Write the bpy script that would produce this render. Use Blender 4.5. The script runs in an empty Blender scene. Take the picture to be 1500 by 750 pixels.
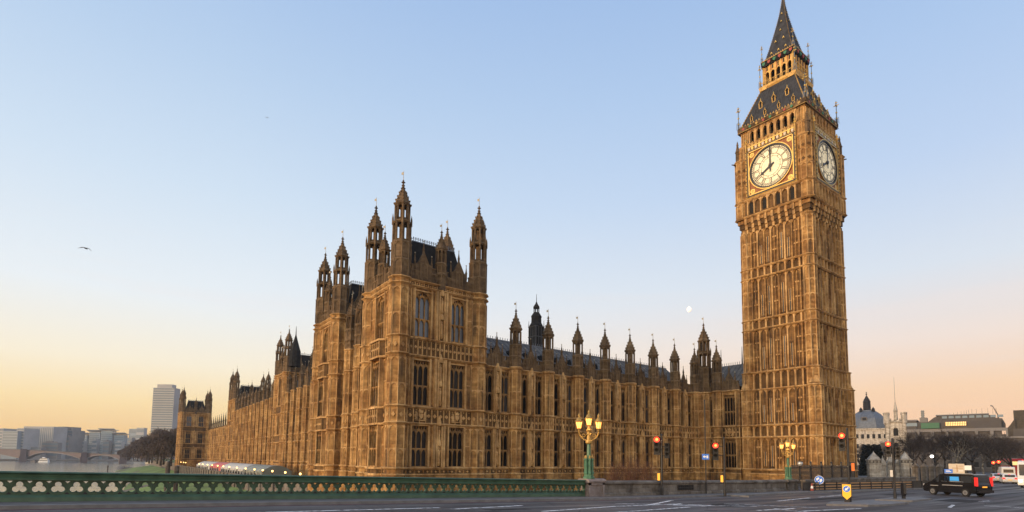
import bpy, bmesh, math, random
from math import sin, cos, pi, radians, atan2, hypot, sqrt
from mathutils import Vector, Matrix
random.seed(7)
SC = bpy.context.scene
COL = SC.collection

# ------------------------------------------------------------------ camera
CAM = Vector((-28.516, -58.676, 5.902))
YAW, PITCH, ROLL, FPX, CXP, CYP = 0.6603, 0.0882, 0.0112, 826.7, 751.78, 600.44
FW = Vector((sin(YAW)*cos(PITCH), cos(YAW)*cos(PITCH), sin(PITCH)))
_r = Vector((cos(YAW), -sin(YAW), 0)); _u = _r.cross(FW)
RT = _r*cos(ROLL)+_u*sin(ROLL); UP = _u*cos(ROLL)-_r*sin(ROLL)
cd = bpy.data.cameras.new('camera'); cam = bpy.data.objects.new('camera', cd); COL.objects.link(cam)
cam.matrix_world = Matrix(((RT.x, UP.x, -FW.x, CAM.x), (RT.y, UP.y, -FW.y, CAM.y), (RT.z, UP.z, -FW.z, CAM.z), (0, 0, 0, 1)))
cd.sensor_width = 36; cd.lens = FPX/1500*36
cd.shift_x = -(CXP-750)/1500; cd.shift_y = (CYP-375)/1500
cd.clip_start = 0.1; cd.clip_end = 12000
SC.camera = cam
def at(px, py, D):
    "a point of the place seen at photo pixel (px,py), D metres ahead"
    return CAM+(FW+RT*((px-CXP)/FPX)-UP*((py-CYP)/FPX))*D

# ------------------------------------------------------------------ sky, sun, exposure
SUN_EL, SUN_AZ = radians(7), radians(80)      # azimuth measured from +y (south) towards -x (east)
SUN_DIR = Vector((-sin(SUN_AZ)*cos(SUN_EL), cos(SUN_AZ)*cos(SUN_EL), sin(SUN_EL)))
W = bpy.data.worlds.new('World'); SC.world = W; W.use_nodes = True
nt = W.node_tree; nt.nodes.clear()
out = nt.nodes.new('ShaderNodeOutputWorld'); bg = nt.nodes.new('ShaderNodeBackground')
sky = nt.nodes.new('ShaderNodeTexSky'); sky.sky_type = 'NISHITA'; sky.sun_disc = False
sky.sun_elevation = SUN_EL; sky.sun_rotation = -SUN_AZ
sky.altitude = 10; sky.air_density = 1.0; sky.dust_density = 1.0; sky.ozone_density = 1.5
bg.inputs['Strength'].default_value = 0.105
tc = nt.nodes.new('ShaderNodeTexCoord')
sep = nt.nodes.new('ShaderNodeSeparateXYZ'); nt.links.new(tc.outputs['Generated'], sep.inputs[0])
def ramp(stops, inp):
    r = nt.nodes.new('ShaderNodeValToRGB'); e = r.color_ramp.elements
    e[0].position, e[0].color = stops[0][0], (*stops[0][1], 1)
    e[1].position, e[1].color = stops[-1][0], (*stops[-1][1], 1)
    for p, c in stops[1:-1]:
        k = e.new(p); k.color = (*c, 1)
    nt.links.new(inp, r.inputs[0]); return r
# the dawn glow low in the sky: golden to the south-east, peach to the west, pale blue overhead
def lin(h):
    r = [int(h[i:i+2], 16)/255 for i in (0, 2, 4)]
    return tuple((c/12.92 if c <= .04045 else ((c+.055)/1.055)**2.4)/.105*1.10 for c in r)
rs = ramp([(0.0, lin('F7BF7A')), (.035, lin('FDCE86')), (.08, lin('FFE1A8')), (.14, lin('FBEFD6')), (.24, lin('EAF0F4')), (.40, lin('D0E1F2')), (.55, lin('B8D0EC')), (.70, lin('9FBDE6')), (1.0, lin('7FA4D8'))], sep.outputs['Z'])
rw = ramp([(0.0, lin('F3BD98')), (.05, lin('F8C8A2')), (.11, lin('FAD3AE')), (.18, lin('F2E0D4')), (.28, lin('DAE2EC')), (.42, lin('BED2EE')), (.55, lin('ABC6EA')), (.70, lin('95B5E2')), (1.0, lin('7FA4D8'))], sep.outputs['Z'])
dotn = nt.nodes.new('ShaderNodeVectorMath'); dotn.operation = 'DOT_PRODUCT'
nt.links.new(tc.outputs['Generated'], dotn.inputs[0]); dotn.inputs[1].default_value = (0.92, -0.39, 0)
mr = nt.nodes.new('ShaderNodeMapRange'); nt.links.new(dotn.outputs['Value'], mr.inputs[0])
mr.inputs[1].default_value = -0.2; mr.inputs[2].default_value = 0.75
mxa = nt.nodes.new('ShaderNodeMix'); mxa.data_type = 'RGBA'
nt.links.new(mr.outputs[0], mxa.inputs['Factor']); nt.links.new(rs.outputs[0], mxa.inputs[6]); nt.links.new(rw.outputs[0], mxa.inputs[7])
dn2 = nt.nodes.new('ShaderNodeVectorMath'); dn2.operation = 'DOT_PRODUCT'
nt.links.new(tc.outputs['Generated'], dn2.inputs[0]); dn2.inputs[1].default_value = (-0.96, -0.28, 0)
mr2 = nt.nodes.new('ShaderNodeMapRange'); nt.links.new(dn2.outputs['Value'], mr2.inputs[0]); mr2.interpolation_type = 'SMOOTHSTEP'
mr2.inputs[1].default_value = 0.15; mr2.inputs[2].default_value = 0.9; mr2.inputs[3].default_value = 0.0; mr2.inputs[4].default_value = 1.0
glow = nt.nodes.new('ShaderNodeMix'); glow.data_type = 'RGBA'; glow.blend_type = 'MULTIPLY'
nt.links.new(mr2.outputs[0], glow.inputs[0]); nt.links.new(mxa.outputs[2], glow.inputs[6]); glow.inputs[7].default_value = (3.0, 2.5, 1.9, 1)  # added lobe: unseen sky behind the camera brightened to fill the facades
cmap = nt.nodes.new('ShaderNodeMapping'); cmap.inputs['Scale'].default_value = (1.6, 1.6, 22); nt.links.new(tc.outputs['Generated'], cmap.inputs[0])
cn = nt.nodes.new('ShaderNodeTexNoise'); cn.inputs['Scale'].default_value = 1.7; cn.inputs['Detail'].default_value = 5; nt.links.new(cmap.outputs[0], cn.inputs['Vector'])
cr = ramp([(0.0, (0, 0, 0)), (.56, (0, 0, 0)), (.74, (.30, .30, .30)), (1.0, (.3, .3, .3))], cn.outputs[0])
ce = ramp([(0.0, (0, 0, 0)), (.05, (1, 1, 1)), (.22, (.8, .8, .8)), (.34, (0, 0, 0)), (1.0, (0, 0, 0))], sep.outputs['Z'])
cm = nt.nodes.new('ShaderNodeMath'); cm.operation = 'MULTIPLY'; nt.links.new(cr.outputs[0], cm.inputs[0]); nt.links.new(ce.outputs[0], cm.inputs[1])
cl = nt.nodes.new('ShaderNodeMix'); cl.data_type = 'RGBA'; nt.links.new(cm.outputs[0], cl.inputs[0]); nt.links.new(glow.outputs[2], cl.inputs[6]); cl.inputs[7].default_value = (9.0, 7.9, 7.4, 1)
mxb = nt.nodes.new('ShaderNodeMix'); mxb.data_type = 'RGBA'; mxb.inputs['Factor'].default_value = 0.92
nt.links.new(sky.outputs[0], mxb.inputs[6]); nt.links.new(cl.outputs[2], mxb.inputs[7])
nt.links.new(mxb.outputs[2], bg.inputs[0]); nt.links.new(bg.outputs[0], out.inputs[0])
sl = bpy.data.lights.new('sun', 'SUN'); sl.energy = 2.9; sl.angle = radians(10); sl.color = (1.0, 0.66, 0.37)
so = bpy.data.objects.new('sun', sl); COL.objects.link(so)
so.rotation_euler = (-SUN_DIR).to_track_quat('-Z', 'Y').to_euler()
SC.view_settings.view_transform = 'Standard'; SC.view_settings.look = 'None'
SC.view_settings.gamma = 1.0; SC.view_settings.exposure = 0.0; SC.view_settings.use_curve_mapping = False

# ------------------------------------------------------------------ materials
MATS = {}
def nodes_of(name):
    m = bpy.data.materials.new(name); m.use_nodes = True
    n = m.node_tree; b = n.nodes['Principled BSDF']; MATS[name] = m
    return m, n, b
def plain(name, col, rough=0.6, metal=0.0, noise=0.0, scale=3.0, bump=0.0, emit=None, estr=0.0, spec=0.5, coord='Object'):
    m, n, b = nodes_of(name)
    b.inputs['Roughness'].default_value = rough; b.inputs['Metallic'].default_value = metal
    b.inputs['Specular IOR Level'].default_value = spec
    b.inputs['Base Color'].default_value = (*col, 1)
    t = n.nodes.new('ShaderNodeTexCoord'); nz = n.nodes.new('ShaderNodeTexNoise')
    nz.inputs['Scale'].default_value = scale; nz.inputs['Detail'].default_value = 6
    n.links.new(t.outputs[coord], nz.inputs['Vector'])
    if noise:
        r = n.nodes.new('ShaderNodeValToRGB')
        r.color_ramp.elements[0].position = .3; r.color_ramp.elements[1].position = .7
        r.color_ramp.elements[0].color = (*[c*(1-noise) for c in col], 1)
        r.color_ramp.elements[1].color = (*[min(1, c*(1+noise)) for c in col], 1)
        n.links.new(nz.outputs[0], r.inputs[0]); n.links.new(r.outputs[0], b.inputs['Base Color'])
    if bump:
        bp = n.nodes.new('ShaderNodeBump'); bp.inputs['Strength'].default_value = bump; bp.inputs['Distance'].default_value = .03
        n.links.new(nz.outputs[0], bp.inputs['Height']); n.links.new(bp.outputs[0], b.inputs['Normal'])
    if emit:
        b.inputs['Emission Color'].default_value = (*emit, 1); b.inputs['Emission Strength'].default_value = estr
    return m
def stone(name, ca, cb, cs, soot=0.45, block=True):
    "weathered ashlar: block-to-block tone, cloudy patches, vertical dark rain streaks"
    m, n, b = nodes_of(name); N = n.nodes.new; L = n.links.new
    geo = N('ShaderNodeNewGeometry'); sp = N('ShaderNodeSeparateXYZ'); L(geo.outputs['Position'], sp.inputs[0])
    ad = N('ShaderNodeMath'); L(sp.outputs[0], ad.inputs[0]); L(sp.outputs[1], ad.inputs[1])
    cb_ = N('ShaderNodeCombineXYZ'); L(ad.outputs[0], cb_.inputs[0]); L(sp.outputs[2], cb_.inputs[1])
    br = N('ShaderNodeTexBrick'); L(cb_.outputs[0], br.inputs['Vector']); br.inputs['Scale'].default_value = 1.0
    br.inputs['Brick Width'].default_value = .72; br.inputs['Row Height'].default_value = .36
    br.inputs['Mortar Size'].default_value = .012; br.inputs['Color1'].default_value = (1, 1, 1, 1)
    br.inputs['Color2'].default_value = (.50, .48, .46, 1); br.inputs['Mortar'].default_value = (.45, .42, .4, 1)
    n1 = N('ShaderNodeTexNoise'); n1.inputs['Scale'].default_value = .35; n1.inputs['Detail'].default_value = 8; n1.inputs['Roughness'].default_value = .65
    L(geo.outputs['Position'], n1.inputs['Vector'])
    r1 = N('ShaderNodeValToRGB'); r1.color_ramp.elements[0].position = .36; r1.color_ramp.elements[1].position = .64
    r1.color_ramp.elements[0].color = (*ca, 1); r1.color_ramp.elements[1].color = (*cb, 1); L(n1.outputs[0], r1.inputs[0])
    mp = N('ShaderNodeMapping'); mp.inputs['Scale'].default_value = (1.6, 1.6, .16); L(geo.outputs['Position'], mp.inputs[0])
    n2 = N('ShaderNodeTexNoise'); n2.inputs['Scale'].default_value = 1.0; n2.inputs['Detail'].default_value = 7; L(mp.outputs[0], n2.inputs['Vector'])
    r2 = N('ShaderNodeValToRGB'); r2.color_ramp.elements[0].position = .50; r2.color_ramp.elements[1].position = .66
    r2.color_ramp.elements[0].color = (0, 0, 0, 1); r2.color_ramp.elements[1].color = (soot, soot, soot, 1); L(n2.outputs[0], r2.inputs[0])
    mx = N('ShaderNodeMix'); mx.data_type = 'RGBA'; mx.blend_type = 'MULTIPLY'; mx.inputs[0].default_value = .75 if block else 0.0
    L(r1.outputs[0], mx.inputs[6]); L(br.outputs['Color'], mx.inputs[7])
    m2 = N('ShaderNodeMix'); m2.data_type = 'RGBA'; L(r2.outputs[0], m2.inputs[0]); L(mx.outputs[2], m2.inputs[6]); m2.inputs[7].default_value = (*cs, 1)
    n4 = N('ShaderNodeTexNoise'); n4.inputs['Scale'].default_value = 1.5; n4.inputs['Detail'].default_value = 10; n4.inputs['Roughness'].default_value = .75; L(geo.outputs['Position'], n4.inputs['Vector'])
    r4 = N('ShaderNodeValToRGB'); r4.color_ramp.elements[0].position = .36; r4.color_ramp.elements[1].position = .60
    r4.color_ramp.elements[0].color = (.42, .38, .34, 1); r4.color_ramp.elements[1].color = (1.0, 1.0, 1.0, 1); L(n4.outputs[0], r4.inputs[0])
    m4 = N('ShaderNodeMix'); m4.data_type = 'RGBA'; m4.blend_type = 'MULTIPLY'; m4.inputs[0].default_value = .62; L(m2.outputs[2], m4.inputs[6]); L(r4.outputs[0], m4.inputs[7])
    L(m4.outputs[2], b.inputs['Base Color']); b.inputs['Roughness'].default_value = .9; b.inputs['Specular IOR Level'].default_value = .2
    n3 = N('ShaderNodeTexNoise'); n3.inputs['Scale'].default_value = 3.0; n3.inputs['Detail'].default_value = 8; L(geo.outputs['Position'], n3.inputs['Vector'])
    bp = N('ShaderNodeBump'); bp.inputs['Strength'].default_value = .5; bp.inputs['Distance'].default_value = .12
    L(n3.outputs[0], bp.inputs['Height']); L(bp.outputs[0], b.inputs['Normal'])
    return m
stone('stone', (.27, .132, .044), (.60, .36, .137), (.065, .044, .027), .78)
stone('stone_carved', (.085, .047, .019), (.20, .115, .047), (.035, .024, .014), .7, False)  # for carved bands and niche backs; grime and recess shade both in this colour
stone('stone_trim', (.38, .21, .08), (.68, .44, .195), (.11, .075, .045), .55, False)
stone('stone_grimy_shaded', (.13, .067, .025), (.33, .19, .074), (.045, .03, .02), .9)  # recessed walls of tower and river wings: grime plus shade painted into the colour
stone('stone_bar', (.22, .125, .05), (.36, .215, .09), (.09, .06, .036), .5, False)
stone('stone_sooty', (.125, .083, .045), (.245, .165, .092), (.04, .03, .022), .6)
stone('stone_sooty_trim', (.14, .095, .053), (.24, .163, .092), (.05, .04, .03), .5, False)
stone('stone_pale', (.50, .46, .40), (.70, .65, .57), (.16, .14, .12), .6)
stone('stone_wall', (.17, .15, .13), (.27, .245, .215), (.06, .052, .046), .7)
stone('stone_pier', (.22, .18, .17), (.32, .27, .25), (.12, .10, .09), .4, False)
plain('slate', (.135, .127, .12), .8, 0, .35, 1.2, .3, spec=.25)
plain('slate_dark', (.020, .020, .021), .92, 0, .35, 1.2, .3, spec=.12)
plain('slate_tower', (.036, .038, .044), .8, 0, .35, 1.2, .3, spec=.2)
plain('slate_rib', (.06, .062, .068), .7, spec=.3)
plain('vane', (.42, .36, .25), .6)
plain('lead', (.10, .115, .14), .5, .2, .25, .8)
plain('iron', (.16, .18, .21), .5, .6)
plain('black', (.012, .012, .014), .45)
plain('void', (.010, .009, .008), .9)
plain('gold', (.58, .38, .115), .42, .85, .2, 4)
plain('gold_paint', (.38, .235, .06), .5, .25, .3, 2)
plain('dial_corner', (.24, .085, .022), .55, .15, .45, 5)
plain('gold_stone', (.55, .33, .09), .6, .15, .3, 2, .3)
plain('red_paint', (.30, .05, .03), .6); plain('green_paint', (.03, .16, .08), .6); plain('white_paint', (.8, .8, .78), .5)
def glass(name, col, rough, scale=5.0, str_=.15, spec=.6):
    m, n, b = nodes_of(name)
    b.inputs['Base Color'].default_value = (*col, 1); b.inputs['Roughness'].default_value = rough
    b.inputs['Specular IOR Level'].default_value = spec
    oi = n.nodes.new('ShaderNodeObjectInfo'); rr = n.nodes.new('ShaderNodeValToRGB'); rr.color_ramp.interpolation = 'CONSTANT'
    rr.color_ramp.elements[0].color = (*col, 1); rr.color_ramp.elements[1].position = .55; rr.color_ramp.elements[1].color = (*[c*1.9+.006 for c in col], 1)
    k_ = rr.color_ramp.elements.new(.86); k_.color = (*[c*2.5+.022 for c in col], 1)
    n.links.new(oi.outputs['Random'], rr.inputs[0]); n.links.new(rr.outputs[0], b.inputs['Base Color'])
    g = n.nodes.new('ShaderNodeNewGeometry'); v = n.nodes.new('ShaderNodeTexVoronoi'); v.inputs['Scale'].default_value = scale
    n.links.new(g.outputs['Position'], v.inputs['Vector'])
    bp = n.nodes.new('ShaderNodeBump'); bp.inputs['Strength'].default_value = str_; bp.inputs['Distance'].default_value = .05
    n.links.new(v.outputs['Color'], bp.inputs['Height']); n.links.new(bp.outputs[0], b.inputs['Normal'])
glass('pane', (.008, .008, .009), .15, spec=.12)
glass('pane_high', (.03, .04, .055), .14, spec=.9)
glass('slit_pane', (.045, .045, .045), .4, spec=.25)
glass('car_glass', (.012, .014, .017), .06, .5, .02)
def dial_mat():
    m, n, b = nodes_of('dial')
    b.inputs['Base Color'].default_value = (.78, .68, .44, 1); b.inputs['Roughness'].default_value = .5
    b.inputs['Emission Color'].default_value = (1, .82, .48, 1); b.inputs['Emission Strength'].default_value = .22
    t = n.nodes.new('ShaderNodeTexCoord'); v = n.nodes.new('ShaderNodeTexVoronoi'); v.inputs['Scale'].default_value = 3.2; v.feature = 'DISTANCE_TO_EDGE'
    n.links.new(t.outputs['Object'], v.inputs['Vector'])
    r = n.nodes.new('ShaderNodeValToRGB'); r.color_ramp.elements[0].position = .02; r.color_ramp.elements[1].position = .06
    r.color_ramp.elements[0].color = (.42, .36, .22, 1); r.color_ramp.elements[1].color = (.82, .73, .50, 1)
    n.links.new(v.outputs['Distance'], r.inputs[0]); n.links.new(r.outputs[0], b.inputs['Base Color'])
dial_mat()
def road_mat():
    "worn tarmac: fine grain, tyre-polished bands along the road, mottled patches and cracks"
    m, n, b = nodes_of('asphalt'); N = n.nodes.new; L = n.links.new; g = N('ShaderNodeNewGeometry')
    def noise(scale, det, mapping):
        mp = N('ShaderNodeMapping'); mp.inputs['Scale'].default_value = mapping; L(g.outputs['Position'], mp.inputs[0]); z = N('ShaderNodeTexNoise'); z.inputs['Scale'].default_value = scale; z.inputs['Detail'].default_value = det; L(mp.outputs[0], z.inputs['Vector']); return z
    def rmp(src, p0, c0, p1, c1):
        r = N('ShaderNodeValToRGB'); r.color_ramp.elements[0].position = p0; r.color_ramp.elements[1].position = p1; r.color_ramp.elements[0].color = (*c0, 1); r.color_ramp.elements[1].color = (*c1, 1); L(src, r.inputs[0]); return r
    def mul(a, c, f):
        x = N('ShaderNodeMix'); x.data_type = 'RGBA'; x.blend_type = 'MULTIPLY'; x.inputs[0].default_value = f; L(a, x.inputs[6]); L(c, x.inputs[7]); return x.outputs[2]
    base = rmp(noise(.35, 8, (1, 1, 1)).outputs[0], .35, (.052, .044, .041), .65, (.094, .080, .075))
    lanes = rmp(noise(1.0, 3, (.03, .75, 1)).outputs[0], .38, (.62, .60, .60), .60, (1.25, 1.22, 1.2))
    fine = rmp(noise(9, 6, (1, 1, 1)).outputs[0], .35, (.7, .7, .7), .65, (1.2, 1.2, 1.2))
    v = N('ShaderNodeTexVoronoi'); v.feature = 'DISTANCE_TO_EDGE'; v.inputs['Scale'].default_value = .28; L(g.outputs['Position'], v.inputs['Vector'])
    crack = rmp(v.outputs['Distance'], .004, (.35, .35, .35), .012, (1, 1, 1))
    c = mul(mul(mul(base.outputs[0], lanes.outputs[0], .9), fine.outputs[0], .7), crack.outputs[0], .8)
    L(c, b.inputs['Base Color']); b.inputs['Specular IOR Level'].default_value = .35
    rg = rmp(noise(1.0, 3, (.03, .75, 1)).outputs[0], .38, (.85, .85, .85), .62, (.5, .5, .5)); L(rg.outputs[0], b.inputs['Roughness'])
    bp = N('ShaderNodeBump'); bp.inputs['Strength'].default_value = .3; bp.inputs['Distance'].default_value = .02; L(fine.outputs[0], bp.inputs['Height']); L(bp.outputs[0], b.inputs['Normal'])
road_mat()
plain('asphalt_red', (.10, .035, .035), .85, 0, .3, 2)
plain('paving', (.125, .108, .10), .8, 0, .25, 1.5, .2)
plain('kerb', (.16, .15, .145), .8, 0, .25, 2)
plain('asphalt_patch', (.038, .034, .033), .95, 0, .35, .8, .3, spec=.18); plain('iron_dark', (.03, .03, .032), .6)
def paint_mat():
    m, n, b = nodes_of('road_paint')
    t = n.nodes.new('ShaderNodeTexCoord'); nz = n.nodes.new('ShaderNodeTexNoise'); nz.inputs['Scale'].default_value = 4; nz.inputs['Detail'].default_value = 8
    n.links.new(t.outputs['Object'], nz.inputs['Vector']); r = n.nodes.new('ShaderNodeValToRGB')
    r.color_ramp.elements[0].position = .38; r.color_ramp.elements[1].position = .52
    r.color_ramp.elements[0].color = (.10, .095, .095, 1); r.color_ramp.elements[1].color = (.85, .80, .77, 1)
    n.links.new(nz.outputs[0], r.inputs[0]); n.links.new(r.outputs[0], b.inputs['Base Color']); b.inputs['Roughness'].default_value = .7
paint_mat()
plain('bridge_green', (.046, .090, .052), .45, 0, .3, 2.2, .1)
plain('lamp_green', (.055, .15, .085), .45, 0, .25, 6)
plain('lamp_glow', (1, .7, .35), .4, 0, 0, 3, 0, (1, .38, .06), 2.1)
plain('globe_glow', (1, .7, .35), .4, 0, 0, 3, 0, (1, .55, .16), 4.5)
plain('red_glow', (1, .1, .05), .4, 0, 0, 3, 0, (1, .030, .015), 1.9)
plain('red_glow_core', (1, .3, .1), .4, 0, 0, 3, 0, (1, .20, .03), 3.2)
plain('head_glow', (1, .9, .7), .4, 0, 0, 3, 0, (1, .85, .6), 9)
plain('white_glow', (1, .95, .85), .4, 0, 0, 3, 0, (1, .92, .8), 5)
plain('window_glow', (.9, .7, .3), .4, 0, 0, 3, 0, (1, .68, .26), .8)
plain('car_black', (.010, .010, .012), .22); plain('car_white', (.62, .62, .60), .3); plain('bus_red', (.45, .02, .02), .35)
plain('tyre', (.012, .012, .012), .8); plain('rim', (.45, .45, .45), .35, .8)
plain('tail_red', (.5, .01, .01), .3, 0, 0, 3, 0, (1, .04, .03), .75)
plain('tail_dim', (.4, .02, .02), .3, 0, 0, 3, 0, (1, .04, .03), 1.6)
plain('amber', (.8, .35, .03), .4, 0, 0, 3, 0, (1, .42, .05), .9)
plain('sign_blue', (.03, .14, .50), .4, 0, 0, 3, 0, (.03, .16, .6), .25)
plain('blue_poster', (.05, .33, .75), .4, 0, 0, 3, 0, (.05, .35, .9), .12)
plain('sign_yellow', (.85, .42, .03), .4, 0, 0, 3, 0, (1, .50, .04), .28)
plain('sign_cream', (.55, .47, .36), .5)
plain('silver', (.5, .5, .5), .4, .5)
plain('orange', (.75, .17, .02), .5)
plain('hoarding', (.04, .032, .022), .7, 0, .4, 2)
plain('hoarding_strip', (.42, .24, .11), .6)
plain('bark_pale', (.20, .17, .13), .9, 0, .55, 2.5, .4); plain('bark', (.050, .038, .030), .9, 0, .35, 3, .4); plain('twig', (.060, .043, .034), .95, 0, .3, .6)
plain('twig_far', (.075, .050, .038), .95, 0, .3, .2); plain('evergreen', (.012, .014, .010), .9, 0, .4, 1)
plain('hedge_twig', (.12, .055, .032), .95, 0, .3, 3)
plain('grass', (.085, .14, .028), .95, 0, .45, .12, .3)
plain('algae', (.10, .155, .030), .95, 0, .5, .1, .3)
plain('earth', (.09, .075, .055), .95, 0, .3, .2)
plain('tent_white', (.42, .42, .40), .6, 0, .1, .5); plain('tent_red', (.48, .09, .08), .6, 0, .1, .5); plain('tent_grey', (.16, .18, .16), .6, 0, .1, .5)
plain('concrete_pale', (.33, .33, .33), .8, 0, .15, .05); plain('concrete', (.17, .16, .155), .8, 0, .2, .05); plain('concrete_dark', (.07, .062, .058), .8, 0, .25, .1)
plain('tower_glass', (.14, .18, .21), .25, .1); plain('facade_blue', (.16, .22, .27), .4, 0, .2, .05)
plain('bridge_red', (.075, .05, .055), .7, 0, .2, .1); plain('boat_white', (.65, .65, .63), .4); plain('boat_dark', (.05, .05, .06), .5)
plain('gull_white', (.55, .55, .55), .7); plain('gull_grey', (.18, .18, .2), .7)
plain('moon', (.6, .6, .58), .9, 0, .5, .03, 0, (1, .98, .95), .55)
plain('band_green', (.01, .10, .05), .4); plain('timber', (.07, .055, .045), .9, 0, .4, 2)
def water_mat():
    m, n, b = nodes_of('water')
    b.inputs['Base Color'].default_value = (.035, .04, .045, 1); b.inputs['Roughness'].default_value = .13
    g = n.nodes.new('ShaderNodeNewGeometry'); mp = n.nodes.new('ShaderNodeMapping'); mp.inputs['Scale'].default_value = (.10, .04, 1)
    n.links.new(g.outputs['Position'], mp.inputs[0])
    nz = n.nodes.new('ShaderNodeTexNoise'); nz.inputs['Scale'].default_value = 3; nz.inputs['Detail'].default_value = 5; n.links.new(mp.outputs[0], nz.inputs['Vector'])
    bp = n.nodes.new('ShaderNodeBump'); bp.inputs['Strength'].default_value = .42; bp.inputs['Distance'].default_value = .3
    n.links.new(nz.outputs[0], bp.inputs['Height']); n.links.new(bp.outputs[0], b.inputs['Normal'])
water_mat()

# ------------------------------------------------------------------ mesh helpers
class Fr:
    "facade frame: u along the wall (left to right seen from outside), d outwards, z up"
    def __init__(s, x, y, th): s.x, s.y, s.th = x, y, th; s.c, s.s = cos(th), sin(th)
    def p(s, u, d, z): return (s.x+s.c*u+s.s*d, s.y+s.s*u-s.c*d, z)
def frame(a, b): return Fr(a[0], a[1], atan2(b[1]-a[1], b[0]-a[0]))
class MB:
    def __init__(s): s.v, s.f, s.m, s.slots, s.sm = [], [], [], [], []
    def mi(s, m):
        if m not in s.slots: s.slots.append(m)
        return s.slots.index(m)
    def face(s, pts, m, smooth=False):
        i = len(s.v); s.v += [tuple(p) for p in pts]; s.f.append(tuple(range(i, i+len(pts)))); s.m.append(s.mi(m)); s.sm.append(smooth)
    def mesh(s, vs, fs, m, smooth=False):
        i = len(s.v); s.v += [tuple(p) for p in vs]; k = s.mi(m)
        for f in fs: s.f.append(tuple(i+j for j in f)); s.m.append(k); s.sm.append(smooth)
    def box(s, F, u0, u1, d0, d1, z0, z1, m):
        vs = [F.p(u, d, z) for z in (z0, z1) for d in (d0, d1) for u in (u0, u1)]
        s.mesh(vs, [(0, 1, 3, 2), (4, 6, 7, 5), (0, 4, 5, 1), (2, 3, 7, 6), (0, 2, 6, 4), (1, 5, 7, 3)], m)
    def bx(s, x0, x1, y0, y1, z0, z1, m): s.box(Fr(0, 0, 0), x0, x1, -y0, -y1, z0, z1, m)
    def prism(s, F, pts, d0, d1, m):
        n = len(pts); vs = [F.p(u, d0, z) for u, z in pts]+[F.p(u, d1, z) for u, z in pts]
        s.mesh(vs, [tuple(range(n)), tuple(range(2*n-1, n-1, -1))]+[(i, (i+1) % n, n+(i+1) % n, n+i) for i in range(n)], m)
    def lathe(s, x, y, prof, n, m, rot=0.0, smooth=False, caps=True):
        vs = []
        for r, z in prof:
            for k in range(n):
                a = rot+2*pi*k/n; vs.append((x+r*cos(a), y+r*sin(a), z))
        fs = [(j*n+k, j*n+(k+1) % n, (j+1)*n+(k+1) % n, (j+1)*n+k) for j in range(len(prof)-1) for k in range(n)]
        if caps: fs += [tuple(range(n-1, -1, -1)), tuple(range((len(prof)-1)*n, len(prof)*n))]
        s.mesh(vs, fs, m, smooth)
    def tube(s, p, q, r0, r1, m, n=5):
        p, q = Vector(p), Vector(q); d = (q-p)
        if d.length < 1e-6: return
        d.normalize(); a = d.orthogonal().normalized(); b = d.cross(a)
        vs = [p+(a*cos(2*pi*k/n)+b*sin(2*pi*k/n))*r0 for k in range(n)]+[q+(a*cos(2*pi*k/n)+b*sin(2*pi*k/n))*r1 for k in range(n)]
        s.mesh(vs, [(k, (k+1) % n, n+(k+1) % n, n+k) for k in range(n)]+[tuple(range(n-1, -1, -1)), tuple(range(n, 2*n))], m, n > 5)
    def ball(s, c, r, m, nu=8, nv=5, sz=1.0, sx=1.0, sy=1.0):
        prof = []
        vs = []; fs = []
        for j in range(nv+1):
            ph = -pi/2+pi*j/nv
            for k in range(nu): vs.append((c[0]+sx*r*cos(ph)*cos(2*pi*k/nu), c[1]+sy*r*cos(ph)*sin(2*pi*k/nu), c[2]+sz*r*sin(ph)))
        for j in range(nv):
            for k in range(nu): fs.append((j*nu+k, j*nu+(k+1) % nu, (j+1)*nu+(k+1) % nu, (j+1)*nu+k))
        s.mesh(vs, fs, m, True)
    def ring(s, F, uc, zc, r0, r1, d0, d1, m, n=40):
        vs = []
        for k in range(n):
            a = 2*pi*k/n
            for r, d in ((r0, d0), (r0, d1), (r1, d1), (r1, d0)): vs.append(F.p(uc+r*cos(a), d, zc+r*sin(a)))
        fs = []
        for k in range(n):
            a, b = 4*k, 4*((k+1) % n)
            for j in range(4): fs.append((a+j, a+(j+1) % 4, b+(j+1) % 4, b+j))
        s.mesh(vs, fs, m)
    def disc(s, F, uc, zc, r, d0, d1, m, n=40):
        s.prism(F, [(uc+r*cos(2*pi*k/n), zc+r*sin(2*pi*k/n)) for k in range(n)], d0, d1, m)
def _pz(s, F, pts, z0, z1, m):
    n = len(pts); vs = [F.p(u, d, z0) for u, d in pts]+[F.p(u, d, z1) for u, d in pts]
    s.mesh(vs, [tuple(range(n-1, -1, -1)), tuple(range(n, 2*n))]+[(i, (i+1) % n, n+(i+1) % n, n+i) for i in range(n)], m)
MB.prism_z = _pz
WL = {}
def wl(o): return WL.get(o.name, Vector((0, 0, 0))) if o else Vector((0, 0, 0))
def tag(o, label=None, cat=None, group=None, kind=None):
    if label: o['label'] = label
    if cat: o['category'] = cat
    if group: o['group'] = group
    if kind: o['kind'] = kind
    return o
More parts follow.
